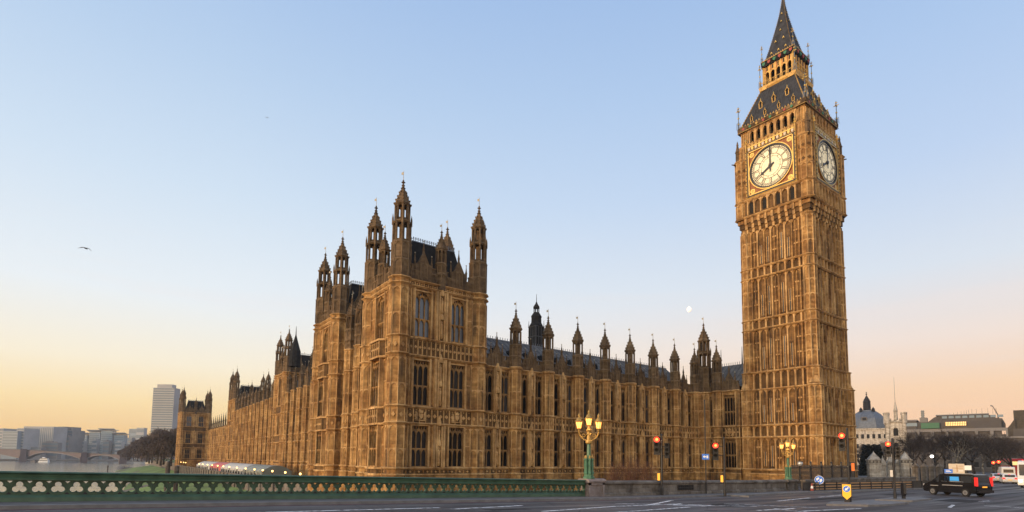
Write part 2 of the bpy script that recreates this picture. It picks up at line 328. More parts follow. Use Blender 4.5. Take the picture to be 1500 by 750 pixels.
def mesh_data(name, mb, org=(0, 0, 0), bevel=0.0):
    me = bpy.data.meshes.new(name); ox, oy, oz = org
    me.from_pydata([(x-ox, y-oy, z-oz) for x, y, z in mb.v], [], mb.f)
    for s in mb.slots: me.materials.append(MATS[s])
    me.polygons.foreach_set('material_index', mb.m); me.polygons.foreach_set('use_smooth', mb.sm)
    bm = bmesh.new(); bm.from_mesh(me)
    bmesh.ops.recalc_face_normals(bm, faces=bm.faces)
    if bevel:
        bmesh.ops.remove_doubles(bm, verts=bm.verts, dist=1e-4)
        bmesh.ops.bevel(bm, geom=[e for e in bm.edges if e.calc_face_angle(0) > .35], offset=bevel, segments=2, affect='EDGES', clamp_overlap=True)
    bm.to_mesh(me); bm.free(); me.update()
    return me
def obj(name, mb, parent=None, org=None, bevel=0.0):
    "one mesh object; mb is in world coordinates, org is the object's own origin"
    org = Vector(org) if org is not None else (wl(parent) if parent else Vector((0, 0, 0)))
    o = bpy.data.objects.new(name, mesh_data(name, mb, org, bevel)); COL.objects.link(o)
    if parent: o.parent = parent
    o.location = org-wl(parent); WL[o.name] = org
    return o
def empty(name, loc, rz=0.0, parent=None):
    o = bpy.data.objects.new(name, None); COL.objects.link(o); o.empty_display_size = .5
    if parent: o.parent = parent
    o.location = Vector(loc)-wl(parent); o.rotation_euler.z = rz; WL[o.name] = Vector(loc)
    return o
def inst(name, me, loc, rz, parent, sc=None):
    o = bpy.data.objects.new(name, me); COL.objects.link(o); o.parent = parent
    o.location = Vector(loc)-wl(parent); o.rotation_euler.z = rz; WL[o.name] = Vector(loc)
    if sc: o.scale = sc
    return o
def copy_tree(o, parent=None):
    c = o.copy(); COL.objects.link(c); c.parent = parent
    for ch in list(o.children): copy_tree(ch, c)
    return c
def structure(name, mb, kind='structure'):
    o = obj(name, mb); o['kind'] = kind; return o

# ------------------------------------------------------------------ ground, road, river
def zr(x):
    P = [(-140, 6.0), (-60, 4.78), (0, 3.36), (20, 3.12), (30, 3.08), (400, 3.08)]
    for (a, za), (b, zb) in zip(P, P[1:]):
        if x <= b: return za+(zb-za)*(x-a)/(b-a)
    return 3.08
XS = [-140, -100, -60, -45, -30, -15, 0, 10, 20, 30]
def strip(mb, y0, y1, dz, m, xs=XS):
    for a, b in zip(xs, xs[1:]): mb.face([(a, y0, zr(a)+dz), (b, y0, zr(b)+dz), (b, y1, zr(b)+dz), (a, y1, zr(a)+dz)], m)
YP, YK = -31.5, -33.35          # line of the parapet; the near kerb
b_ = 0.0446                     # the river front is turned this much from the north front
TV = Vector((sin(b_), cos(b_), 0)); NV = Vector((-cos(b_), sin(b_), 0))
def riv(t, off, z=0.0): return TV*t+NV*off+Vector((0, 0, z))

mb = MB(); strip(mb, -62.5, YK, 0, 'asphalt', XS)
for a, b in ((30, 400),): mb.face([(a, -120, 3.08), (b, -120, 3.08), (b, YK, 3.08), (a, YK, 3.08)], 'asphalt')
structure('road', mb)
mb = MB()
for a, b in zip(XS[:-1], XS[1:]):   # pavement with a real kerb
    if a >= 20: continue
    h = .13
    mb.face([(a, YK, zr(a)+h), (b, YK, zr(b)+h), (b, YP+.2, zr(b)+h), (a, YP+.2, zr(a)+h)], 'paving')
mb.face([(20, YK, zr(20)+.13), (60, YK, 3.21), (60, YP+.2, 3.21), (20, YP+.2, zr(20)+.13)], 'paving')
structure('pavement', mb)
mb = MB()
for a, b in zip(XS[:-1]+[30], XS[1:]+[60]):
    vs = []
    for x in (a, b):
        for y, z in ((YK-.15, -.3), (YK-.15, .134), (YK+.16, .134), (YK+.16, -.3)): vs.append((x, y, zr(x)+z))
    mb.mesh(vs, [(0, 1, 5, 4), (1, 2, 6, 5), (2, 3, 7, 6), (0, 3, 2, 1), (4, 5, 6, 7)], 'kerb')
structure('kerb', mb)
mb = MB(); strip(mb, YK-.55, YK-.25, .004, 'asphalt_red', [-60, -30, -15, 0, 6]); structure('road_marking_red', mb)
mb = MB()
def line(a, b, w):
    a, b = Vector((*a, 0)), Vector((*b, 0)); d = (b-a).normalized(); n = Vector((-d.y, d.x, 0))*w/2; k = max(1, int((b-a).length/2))
    for i in range(k):
        p, q = a.lerp(b, i/k), a.lerp(b, (i+1)/k)
        mb.face([(v.x, v.y, zr(v.x)+.008) for v in (p-n, q-n, q+n, p+n)], 'road_paint')
for a, b in [((-24, -36.9), (-15.4, -36.5)), ((-15.37, -37.4), (-10.5, -36.3)), ((-12, -39.6), (-5.7, -38.1)), ((-5.69, -38.1), (.87, -37.6)), ((-3.5, -36.2), (3.6, -40.9)),
             ((3.7, -38.7), (6.34, -43.2)), ((3.0, -42.2), (1.6, -45.2)), ((-8, -40.9), (-1.3, -39.7)), ((.4, -42.7), (4.4, -42.8)), ((2.2, -44), (8.4, -44.7)),
             ((-2.2, -37.6), (3.4, -35.1)), ((-14, -42), (-6, -40.6)), ((21.3, -47.6), (21.3, -49.7)), ((27, -46), (29, -46.3)), ((16, -47), (20, -46.2)), ((10.5, -38.6), (18, -37.4)), ((20, -37.2), (28, -36.4))]: line(a, b, .22)
pts = [(-.9, -38.25), (.4, -37.75), (1.7, -39.1), (.4, -39.4)]
for p, q in zip(pts, pts[1:]+pts[:1]): line(p, q, .2)
structure('road_marking', mb)
for i, (x0, y0, w_, h_, m) in enumerate(((-21, -40.5, 7, 1.6, 'asphalt_patch'), (-9, -43.5, 5, 1.2, 'asphalt_patch'), (1.5, -40.6, 3.2, 2.2, 'asphalt_patch'), (14, -39.3, 9, 1.1, 'asphalt_patch'), (24, -46.2, 5, 2.4, 'asphalt_patch'), (-14, -38.6, 2.4, .8, 'asphalt_patch'), (30, -39.5, 6, 1.4, 'asphalt_patch'))):
    mb = MB(); a, b = x0, x0+w_; mb.face([(a, y0, zr(a)+.0045), (b, y0+.15, zr(b)+.0045), (b, y0+h_, zr(b)+.0045), (a, y0+h_, zr(a)+.0045)], m); structure('road_patch', mb)
for i, (x0, y0) in enumerate(((-11.5, -36.1), (4.6, -37.2), (17, -40.4), (-2.5, -41.8))):
    mb = MB(); z = zr(x0)+.012; mb.prism_z(Fr(x0, y0, 0), [(.33*cos(k*pi/8), .33*sin(k*pi/8)) for k in range(16)], zr(x0)-.02, z, 'iron_dark'); structure('manhole_cover', mb)
# bridge structure below the deck
mb = MB()
for a, b in zip([-140, -100, -60, -30], [-100, -60, -30, 2]):
    for y0, y1 in ((YP-.4, YP+.45), (-62.9, -62.3)): mb.mesh([(x, y, z) for x in (a, b) for y, z in ((y0, zr(x)-1.2), (y0, zr(x)+.1), (y1, zr(x)+.1), (y1, zr(x)-1.2))], [(0, 1, 2, 3), (4, 7, 6, 5), (0, 4, 5, 1), (1, 5, 6, 2), (2, 6, 7, 3), (3, 7, 4, 0)], 'stone_pier')
structure('bridge_deck', mb)
mb = MB(); mb.face([(-3000, -900, -6.5), (600, -900, -6.5), (600, 4200, -6.5), (-3000, 4200, -6.5)], 'water'); structure('river_water', mb)
# the west bank: palace ground, terrace, gardens and the square beyond
mb = MB()
poly = [(2.0, YP+.25), (1.0, 0), riv(0, -1.0)[:2], riv(12, -.7)[:2], riv(270, -.7)[:2], riv(900, -20)[:2], (600, 1400), (1400, 1400), (1400, YP+.25)]
top = [(x, y, .45) for x, y in poly]; n = len(poly)
mb.face(top, 'earth')
for i in range(n):
    (x0, y0), (x1, y1) = poly[i], poly[(i+1) % n]; mb.face([(x0, y0, -9), (x1, y1, -9), (x1, y1, .45), (x0, y0, .45)], 'stone_wall')
structure('ground', mb)
mb = MB()   # street level of the square, one sheet
mb.mesh([(27.5, YP+.3, 3.0), (1400, YP+.3, 3.0), (1400, 1400, 3.0), (170, 1400, 3.0), (80, 40, 3.0), (58, -7, 3.0), (27.5, -24, 3.0)], [tuple(range(7))], 'asphalt')
mb.face([(400, -900, 3.0), (1400, -900, 3.0), (1400, YP+.3, 3.0), (400, YP+.3, 3.0)], 'asphalt')
mb.face([(27.5, YP+.3, -9), (27.5, YP+.3, 3.0), (27.5, -24, 3.0), (27.5, -24, -9)], 'stone_wall')
mb.face([(27.5, -24, -9), (27.5, -24, 3.0), (58, -7, 3.0), (58, -7, -9)], 'stone_wall')
structure('square_ground', mb)
mb = MB()   # foreshore left by the low tide
R_ = random.Random(3)
for i in range(30):
    t0, t1 = 60+i*14, 74+i*14
    w0, w1 = 15+6*sin(t0*.013)+t0*.02, 15+6*sin(t1*.013)+t1*.02
    A = [riv(t0, -.7, -1.6), riv(t1, -.7, -1.6), riv(t1, w1*.6, -4.2), riv(t0, w0*.6, -4.2), riv(t1, w1, -6.7), riv(t0, w0, -6.7)]
    mb.face([A[0], A[1], A[2], A[3]], 'algae'); mb.face([A[3], A[2], A[4], A[5]], 'earth' if i % 5 == 3 else 'algae')
structure('foreshore', mb)
mb = MB(); mb.face([(-2500, 1350, -4), (600, 1350, -4), (1400, 1600, -4), (1400, 6000, -4), (-2500, 6000, -4)], 'earth'); mb.face([(-2500, 1350, -9), (600, 1350, -9), (600, 1350, -4), (-2500, 1350, -4)], 'stone_wall')
structure('far_bank', mb)

# ------------------------------------------------------------------ gothic kit
def spandrels(mb, F, u0, u1, zs, zt, d0, d1, m, n=5):
    "stone above a pointed arch springing at zs with its apex at zt"
    um = (u0+u1)/2; h = zt-zs; w = um-u0
    L = [(u0+w*(1-cos(pi/2*k/n))**1.0, zs+h*sin(pi/2*k/n)*.94) for k in range(n+1)]; L[-1] = (um, zt)
    mb.prism(F, [(u0, zt+.001)]+L[:-1]+[(um, zt)], d0, d1, m)
    mb.prism(F, [(u1, zt+.001), (um, zt)]+[(2*um-u, z) for u, z in L[:-1]][::-1], d0, d1, m)
def panel(mb, F, u0, u1, z0, z1, d, m, rib=.13, proud=.16, mid=False, head=None, tr=(), right=True):
    "blind tracery panel: two ribs and a pointed head"
    mb.box(F, u0-rib/2, u0+rib/2, d, d+proud, z0, z1, m)
    if right: mb.box(F, u1-rib/2, u1+rib/2, d, d+proud, z0, z1, m)
    hh = head or min(.55, (u1-u0)*.8)
    spandrels(mb, F, u0+rib/2, u1-rib/2, z1-hh, z1-.05, d, d+proud*.7, m)
    if mid: mb.box(F, (u0+u1)/2-.05, (u0+u1)/2+.05, d, d+proud*.6, z0, z1-hh*.4, m)
    for z in tr: mb.box(F, u0+rib/2, u1-rib/2, d, d+proud*.6, z-.07, z+.07, m)
def string(mb, F, u0, u1, d, z, m, h=.28, p=.3):
    mb.prism_profile(F, u0, u1, [(d-.05, z-h), (d+p*.35, z-h), (d+p, z-.08), (d+p, z), (d-.05, z+.10)], m)
def _pp(s, F, u0, u1, prof, m):
    n = len(prof); vs = [F.p(u0, d, z) for d, z in prof]+[F.p(u1, d, z) for d, z in prof]
    s.mesh(vs, [tuple(range(n-1, -1, -1)), tuple(range(n, 2*n))]+[(i, (i+1) % n, n+(i+1) % n, n+i) for i in range(n)], m)
MB.prism_profile = _pp
def carved_band(mb, F, u0, u1, z0, z1, d, m, pitch=.75, boss='stone_trim', back='stone_carved'):
    "row of square panels each with a lozenge boss"
    n = max(1, round((u1-u0)/pitch)); w = (u1-u0)/n
    for k in range(n+1): mb.box(F, u0+k*w-.06, u0+k*w+.06, d, d+.13, z0, z1, m)
    zc = (z0+z1)/2; r = min(w*.3, (z1-z0)*.3)
    for k in range(n):
        uc = u0+(k+.5)*w; mb.prism(F, [(uc-r, zc), (uc, zc-r), (uc+r, zc), (uc, zc+r)], d, d+.11, boss)
        mb.prism(F, [(uc-r*.5, z1-.12), (uc, z1-.12-r*.5), (uc+r*.5, z1-.12)], d, d+.08, boss)
def wall_holes(mb, F, u0, u1, z0, z1, d0, d1, wins, m):
    "wall slab with rectangular holes; wins = (ucentre, width, zsill, ztop)"
    cur = u0
    for uc, w, a, t in sorted(wins):
        mb.box(F, cur, uc-w/2, d0, d1, z0, z1, m)
        if a > z0: mb.box(F, uc-w/2, uc+w/2, d0, d1, z0, a, m)
        if t < z1: mb.box(F, uc-w/2, uc+w/2, d0, d1, t, z1, m)
        cur = uc+w/2
    mb.box(F, cur, u1, d0, d1, z0, z1, m)
_win = {}
def window_mesh(w, h, lights, transoms, arch=False, glassm='pane', bar='stone_bar'):
    if glassm == 'pane_high': bar = 'stone'
    key = (round(w, 2), round(h, 2), lights, transoms, arch, glassm)
    if key in _win: return _win[key]
    mb = MB(); F = Fr(0, 0, 0)
    mb.box(F, -w/2, w/2, -.40, -.34, 0, h, glassm)
    lw = w/lights; hz = [0]+[h*t for t in transoms]+[h]
    for k in range(lights+1):
        e = .06 if k in (0, lights) else .04
        u = -w/2+k*lw; mb.box(F, max(-w/2, u-e), min(w/2, u+e), -.34, -.14, 0, h, bar)
    for t in transoms: mb.box(F, -w/2, w/2, -.36, -.12, h*t-.07, h*t+.07, bar)
    for za, zb in zip(hz, hz[1:]):
        for k in range(lights):
            a, b = -w/2+k*lw+.06, -w/2+(k+1)*lw-.06
            hh = lw*.75
            top = zb-(.07 if zb < h else 0)
            if zb == h:
                q = top-lw*.8
                spandrels(mb, F, a, b, q-hh, q, -.36, -.15, bar, 4); mb.box(F, a, b, -.36, -.16, q, q+.10, bar)
                mb.box(F, (a+b)/2-.05, (a+b)/2+.05, -.36, -.16, q+.1, top, bar)
                for s in (-1, 1): mb.prism(F, [((a+b)/2+s*.05, q+.1), ((a+b)/2+s*(b-a)/2, q+.1), ((a+b)/2+s*.05, q+.3)], -.36, -.18, bar)
                spandrels(mb, F, a, (a+b)/2-.05, top-lw*.35, top, -.36, -.16, bar, 3); spandrels(mb, F, (a+b)/2+.05, b, top-lw*.35, top, -.36, -.16, bar, 3)
            else: spandrels(mb, F, a, b, top-hh, top, -.36, -.15, bar, 4)
    if arch:
        spandrels(mb, F, -w/2, w/2, h-w*.75, h, -.36, 0, 'stone', 8)
    mb.box(F, -w/2, w/2, -.36, .06, -.10, .05, bar)
    _win[key] = mesh_data('window', mb); return _win[key]
def put_window(name, F, uc, zs, w, h, parent, lights, transoms, arch=False, d=0.0, glassm='pane'):
    o = inst(name, window_mesh(w, h, lights, tuple(transoms), arch, glassm), F.p(uc, d, zs), F.th, parent)
    return o
def octo(mb, x, y, r, z0, z1, m, th=0.0): mb.lathe(x, y, [(r, z0), (r, z1)], 8, m, th+pi/8)
def octo_ring(mb, x, y, r, z, m, h=.3, p=.25, th=0.0): mb.lathe(x, y, [(r, z-h), (r+p, z-.08), (r+p, z), (r, z+.1)], 8, m, th+pi/8)
def octo_ribs(mb, x, y, r, z0, z1, m, w=.09, th=0.0, head=True, tr=()):
    for k in range(8):
        a = th+pi/8+2*pi*k/8; mb.lathe(x+r*cos(a), y+r*sin(a), [(w, z0), (w, z1)], 4, m, a)
        c = th+pi/4*k; ap = r*cos(pi/8); F = Fr(x+ap*cos(c), y+ap*sin(c), c+pi/2); hw = r*sin(pi/8)-.03
        if head and z1-z0 > 1: spandrels(mb, F, -hw, hw, z1-hw*1.5, z1-.04, -.02, .07, m, 3)
        for t in tr: mb.box(F, -hw, hw, -.02, .06, t-.06, t+.06, m); 
        for t in tr: spandrels(mb, F, -hw, hw, t-.06-hw*1.4, t-.06, -.02, .06, m, 3)
def spire_cap(mb, x, y, r, z0, z1, m, trim, vane=True, th=0.0):
    "ogee stone cap with crockets, ball finial and gilded vane"
    H = z1-z0
    prof = [(r*1.18, z0-.12*H/3), (r*1.22, z0), (r*1.0, z0+.10*H), (r*.82, z0+.26*H), (r*.52, z0+.46*H), (r*.24, z0+.66*H), (r*.12, z0+.86*H), (r*.10, z0+.97*H)]
    mb.lathe(x, y, prof, 8, m, th+pi/8)
    for k in range(8):
        a = th+pi/8+pi/4*k
        for f, q in ((.02, 1.18), (.18, .98), (.34, .74), (.5, .52)):
            rr = r*q; mb.ball((x+rr*cos(a), y+rr*sin(a), z0+f*H), .085*max(r, .5)/.9+.02, trim, 5, 3, 1.5)
    for f, q in ((.68, .36), (.80, .26), (.93, .30)): mb.lathe(x, y, [(r*.1, z0+f*H-.10), (r*q, z0+f*H), (r*.1, z0+f*H+.12)], 8, m)
    mb.ball((x, y, z0+H), r*.14, m, 6, 4)
    if vane:
        mb.tube((x, y, z0+H), (x, y, z0+H*1.42), .035, .025, 'vane', 4)
        mb.box(Fr(x, y, 2.2), 0, .26, -.02, .02, z0+H*1.26, z0+H*1.36, 'vane')
def big_turret(mb, x, y, z0, s=1.0, th=0.0, open2=True):
    "octagonal corner turret above the parapet, s scales height and girth; z0 = cornice"
    m, t = 'stone_sooty', 'stone_sooty_trim'; Z = lambda h: z0+h*s; r = 1.13*s
    octo(mb, x, y, r, z0, Z(4.1), m, th); octo_ribs(mb, x, y, r, Z(.3), Z(1.9), t, .08, th); octo_ribs(mb, x, y, r, Z(2.1), Z(4.0), t, .08, th)
    octo_ring(mb, x, y, r, Z(2.0), t, .22, .1, th); octo_ring(mb, x, y, r, Z(4.1), t, .25, .12, th)
    r2 = .98*s
    for za, zb, rr in ((4.1, 6.6, r2), (6.75, 8.7, .80*s)):     # open lantern stages
        for k in range(8):
            a = th+pi/8+2*pi*k/8; mb.lathe(x+rr*cos(a), y+rr*sin(a), [(.15*s, Z(za)), (.15*s, Z(zb))], 5, m, a)
            c = th+pi/4*k; ap = rr*cos(pi/8); F = Fr(x+ap*cos(c), y+ap*sin(c), c+pi/2); hw = rr*sin(pi/8)
            spandrels(mb, F, -hw, hw, Z(zb-.55), Z(zb-.05), -.09*s, .05, m, 3)
            mb.box(F, -hw, hw, -.09*s, .04, Z(za), Z(za+.35), m)
        octo(mb, x, y, rr+.05, Z(zb-.04), Z(zb+.14), m, th)
        octo(mb, x, y, rr*.32, Z(za), Z(zb), m, th)
    octo_ring(mb, x, y, r2, Z(6.7), t, .25, .16, th)
    for k in range(8):
        a = th+pi/8+pi/4*k; rr = r2+.12*s; mb.lathe(x+rr*cos(a), y+rr*sin(a), [(.11*s, Z(6.3)), (.11*s, Z(7.1)), (.0, Z(7.75))], 4, t, a)
    octo_ring(mb, x, y, .82*s, Z(8.85), t, .2, .18, th)
    spire_cap(mb, x, y, .85*s, Z(8.9), Z(11.9), m, t, True, th)
def small_turret(mb, x, y, z0, s=1.0, th=0.0):
    "pinnacle turret of the wings: solid base, open stage, ogee cap (about 8 m)"
    m, t = 'stone_sooty', 'stone_sooty_trim'; Z = lambda h: z0+h*s; r = .80*s
    octo(mb, x, y, r, z0, Z(3.0), m, th); octo_ribs(mb, x, y, r, Z(.2), Z(1.4), t, .06, th); octo_ribs(mb, x, y, r, Z(1.55), Z(2.9), t, .06, th); octo_ring(mb, x, y, r, Z(1.5), t, .18, .08, th)
    octo_ring(mb, x, y, r, Z(3.05), t, .2, .08, th); r2 = .70*s
    for k in range(8):
        a = th+pi/8+2*pi*k/8; mb.lathe(x+r2*cos(a), y+r2*sin(a), [(.12*s, Z(3.0)), (.12*s, Z(5.0))], 4, m, a)
        c = th+pi/4*k; ap = r2*cos(pi/8); F = Fr(x+ap*cos(c), y+ap*sin(c), c+pi/2); hw = r2*sin(pi/8)
        spandrels(mb, F, -hw, hw, Z(4.5), Z(4.95), -.07*s, .04, m, 3)
    octo(mb, x, y, r2*.5, Z(3.0), Z(5.0), m, th); octo(mb, x, y, r2+.04, Z(4.94), Z(5.12), m, th); octo_ring(mb, x, y, r2, Z(5.25), t, .2, .15, th)
    spire_cap(mb, x, y, r2*1.05, Z(5.3), Z(8.0), m, t, True, th)
def thin_pinnacle(mb, x, y, z0, h, r, m='stone_sooty', t='stone_sooty_trim', tip='vane'):
    mb.lathe(x, y, [(r, z0), (r, z0+h*.45), (r*1.3, z0+h*.47), (r*.9, z0+h*.52), (r*.35, z0+h*.8), (.03, z0+h)], 4, m, pi/4)
    for f in (.55, .66, .77): mb.lathe(x, y, [(r*.4, z0+h*f), (r*(1.25-f), z0+h*f+.06), (r*.3, z0+h*f+.16)], 4, t)
    if tip: mb.ball((x, y, z0+h), .09, tip, 5, 4)
def parapet(mb, F, u0, u1, d, z, h, gable=None, m='stone_sooty', t='stone_sooty_trim', pitch=.9):
    "pierced battlemented parapet, with a stepped gable where given"
    mb.box(F, u0, u1, d-.28, d, z, z+h*.62, m)
    n = max(1, int((u1-u0)/pitch)); w = (u1-u0)/n
    for k in range(n):
        mb.box(F, u0+k*w+w*.2, u0+k*w+w*.8, d-.26, d-.02, z+h*.62, z+h, m); mb.box(F, u0+k*w+w*.15, u0+k*w+w*.85, d-.32, d+.05, z+h, z+h+.09, t)
        panel(mb, F, u0+k*w+.1, u0+(k+1)*w-.1, z+.1, z+h*.6, d, t, .07, .08, False, .3)
    mb.box(F, u0, u1, d-.3, d+.06, z+h*.60, z+h*.68, t)
    for uc, gw, gh in (gable or []):
        mb.prism(F, [(uc-gw/2, z), (uc+gw/2, z), (uc+gw/2, z+h*1.1), (uc+gw*.3, z+h*1.25), (uc+gw*.3, z+gh*.62), (uc, z+gh), (uc-gw*.3, z+gh*.62), (uc-gw*.3, z+h*1.25), (uc-gw/2, z+h*1.1)], d-.3, d+.1, m)
        panel(mb, F, uc-gw*.2, uc+gw*.2, z+.2, z+gh*.6, d+.1, t, .1, .1, True, .5)
        p = F.p(uc, d-.1, 0); thin_pinnacle(mb, p[0], p[1], z+gh*.85, 1.9, .14, m, t)
        for s in (-1, 1): p = F.p(uc+s*gw*.5, d-.1, 0); thin_pinnacle(mb, p[0], p[1], z+h*.8, 1.9, .13, m, t)
ZS = dict(base=0.0, pl=4.1, sill=4.86, s4=10.1, s3=12.04, s2=18.16, s1=20.23, c0=26.5, c1=27.17)
def arms(mb, F, uc, zc, s, m='stone_trim'):
    "carved royal arms: shield, crown and two supporters"
    mb.prism(F, [(uc-.33*s, zc+.3*s), (uc+.33*s, zc+.3*s), (uc+.33*s, zc-.1*s), (uc, zc-.5*s), (uc-.33*s, zc-.1*s)], 0, .2, m)
    mb.prism(F, [(uc-.28*s, zc+.38*s), (uc+.28*s, zc+.38*s), (uc+.36*s, zc+.75*s), (uc+.16*s, zc+.6*s), (uc, zc+.9*s), (uc-.16*s, zc+.6*s), (uc-.36*s, zc+.75*s)], 0, .22, m)
    for k in (-1, 1):
        q = [(.42, -.55), (.55, -.2), (.46, .15), (.55, .45), (.72, .62), (.86, .5), (.8, .25), (1.02, .05), (.95, -.2), (.82, -.3), (.95, -.55)]
        mb.prism(F, [(uc+k*a*s, zc+b*s) for a, b in q], 0, .17, m)
    mb.prism(F, [(uc-.9*s, zc-.72*s), (uc+.9*s, zc-.72*s), (uc+.8*s, zc-.6*s), (uc-.8*s, zc-.6*s)], 0, .16, m)
_statue = MB(); _statue.lathe(0, 0, [(.19, 0), (.2, .1), (.16, .7), (.22, 1.15), (.20, 1.35), (.08, 1.45), (.115, 1.52), (.13, 1.64), (.10, 1.76), (.03, 1.82)], 7, 'stone_trim', 0, True)
STATUE = mesh_data('statue', _statue)
def niche(mb, F, uc, z0, z1, w, d, parent, statues=True):
    "tall niche pier: jambs, canopies and standing figures"
    mb.box(F, uc-w/2, uc+w/2, d-.02, d+.03, z0, z1, 'void' if False else 'stone_carved')
    for s in (-1, 1): mb.box(F, uc+s*w/2-.09, uc+s*w/2+.09, d, d+.42, z0, z1, 'stone_trim')
    n = 2 if z1-z0 > 4 else 1; hh = (z1-z0)/n
    for k in range(n):
        a = z0+k*hh; p = F.p(uc, d+.2, 0)
        mb.lathe(p[0], p[1], [(.10, a+.15), (.30, a+.5), (.30, a+.62)], 6, 'stone_trim')
        mb.lathe(p[0], p[1], [(.27, a+2.5), (.34, a+2.65), (.30, a+3.0), (.10, a+3.6), (.03, a+min(4.2, hh-.05))], 6, 'stone_trim')
        if statues: inst('statue', STATUE, F.p(uc, d+.2, a+.62), F.th, parent)

# ------------------------------------------------------------------ the palace
pal = empty('palace', (6.0, 6.0, .45))
tag(pal, 'long honey-coloured gothic palace with pinnacled turrets standing along the river', 'palace')
def pav_walls(name, C4, wins, det=2, towers=True, z_top=27.17, oriel=True, roofz=33.0, tur=1.0, skip=()):
    """square corner pavilion. C4 = turret centres NE, NW, SW, SE; wins = windows per face (N, W, S, E)"""
    mb = MB(); NE, NW, SW, SE = C4; m, t = 'stone', 'stone_trim'
    dz = z_top-27.17
    lv = [(4.86, 10.1, 4.98, 9.75), (12.04, 18.16, 12.2, 17.5), (20.23, 26.5+dz, 20.38, 25.85+dz)]
    winlist = []
    faces = [('N', NE, NW), ('W', NW, SW), ('S', SW, SE), ('E', SE, NE)]
    inner = [(p[0]+(sum(q[0] for q in C4)/4-p[0])*.15, p[1]+(sum(q[1] for q in C4)/4-p[1])*.15) for p in C4]
    mb.mesh([(x, y, 0) for x, y in inner]+[(x, y, z_top) for x, y in inner], [(0, 1, 5, 4), (1, 2, 6, 5), (2, 3, 7, 6), (3, 0, 4, 7), (4, 5, 6, 7)], 'void')
    for (nm, A, B), nw in zip(faces, wins):
        F = frame(A, B); L = hypot(B[0]-A[0], B[1]-A[1]); D0 = .55
        if nm in skip: mb.box(F, 0, L, -.6, D0-.1, 0, z_top, m); continue
        F = Fr(*F.p(0, D0, 0)[:2], F.th)
        us = [L*.5] if nw == 1 else ([L*.25, L*.705] if nw == 2 else [L*(k+.5)/nw for k in range(nw)])
        ww = 2.15 if nw > 1 else 2.6
        holes = [[(u, ww, a, b) for u in us] for _, _, a, b in lv]
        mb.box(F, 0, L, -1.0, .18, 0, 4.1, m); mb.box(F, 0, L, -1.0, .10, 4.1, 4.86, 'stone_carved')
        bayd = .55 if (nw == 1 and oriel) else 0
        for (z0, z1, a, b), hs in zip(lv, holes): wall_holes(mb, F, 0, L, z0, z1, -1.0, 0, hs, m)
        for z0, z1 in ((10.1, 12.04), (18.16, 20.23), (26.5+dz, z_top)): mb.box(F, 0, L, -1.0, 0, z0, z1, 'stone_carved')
        for z in (4.1, 4.86, 10.1, 12.04, 18.16, 20.23, 26.5+dz, z_top): string(mb, F, 0, L, .02, z, t, .26, .3)
        segs = []
        cur = 1.1
        for u in us: segs.append((cur, u-ww/2-.15)); cur = u+ww/2+.15
        segs.append((cur, L-1.1))
        for li, (z0, z1, a, b) in enumerate(lv):
            for u in us:
                for s in (-1, 1): mb.box(F, u+s*(ww/2+.1)-.09, u+s*(ww/2+.1)+.09, 0, .2, z0+.1, z1-.28, t)
                winlist.append((F, u, a, ww, b-a, li, nw))
                if det > 1: # hood mould
                    mb.box(F, u-ww/2-.2, u+ww/2+.2, 0, .16, b+.02, b+.16, t)
            for k, (p, q) in enumerate(segs):
                if nw == 2 and k == 1: # central niche pier
                    c = (p+q)/2; 
                    for s in (-1, 1): mb.box(F, c+s*.68-.14, c+s*.68+.14, 0, .38, z0, z1-.2, t)
                    niche(mb, F, c, z0+.05, z1-.3, .72, .0, None, False)
                    STQ.append((name, F, c, z0+.05, z1-.3))
                    for s in (-1, 1):
                        if (q-p)/2 > 1.2: panel(mb, F, c+s*1.0-.18, c+s*1.0+.18, z0+.2, z1-.35, 0, t, .08, .1, False, .3)
                elif q-p > .35 and det > 1: panel(mb, F, p+.08, q-.08, z0+.15, z1-.35, 0, t, .1, .12, False, None, ((z0+z1)/2,))
        if det > 1:
            carved_band(mb, F, 1.0, L-1.0, 4.15, 4.62, .1, 'stone', 1.2)
            carved_band(mb, F, 1.0, L-1.0, 10.15, 11.8, 0, t, .8); carved_band(mb, F, 1.0, L-1.0, 18.25, 19.98, 0, t, .62, 'stone_trim')
            carved_band(mb, F, 1.0, L-1.0, 26.52+dz, z_top-.25, 0, t, .6)
            for u in us:
                mb.box(F, u-1.05, u+1.05, 0, .06, 10.12, 11.78, 'stone_carved'); arms(mb, Fr(*F.p(0, .06, 0)[:2], F.th), u, 10.95, .82)
        if bayd: # projecting stone oriel with its own strings
            u = us[0]; 
            for z0, z1 in ((4.1, 4.86), (10.1, 12.04), (18.16, 20.23)):
                mb.prism_z(F, [(u-2.0, 0), (u-1.35, bayd), (u+1.35, bayd), (u+2.0, 0)], z0, z1, 'stone_carved')
                for z in (z0, z1): mb.prism_z(F, [(u-2.2, 0), (u-1.45, bayd+.25), (u+1.45, bayd+.25), (u+2.2, 0)], z-.22, z+.02, t)
                if z0 > 5: carved_band(mb, F, u-1.3, u+1.3, z0+.05, z1-.25, bayd, t, .65)
            for z0, z1 in ((4.86, 10.1), (12.04, 18.16)):
                for s in (-1, 1): mb.box(F, u+s*1.36-.12, u+s*1.36+.12, 0, bayd+.02, z0, z1-.22, t)
        # parapet
        mb.box(F, 0, L, -.5, 0, z_top, z_top+.2, 'stone_sooty')
        gab = [(u, 2.3, 3.6) for u in us] if nw <= 2 else [(L*(k+.5)/2, 2.4, 3.4) for k in range(2)]
        parapet(mb, F, 1.0, L-1.0, -.05, z_top+.1, 1.75, gab)
        for u in ([L*.478] if nw == 2 else []):
            p = F.p(u, -.15, 0); octo(mb, p[0], p[1], .62, z_top-.6, z_top+.2, 'stone_sooty', F.th)
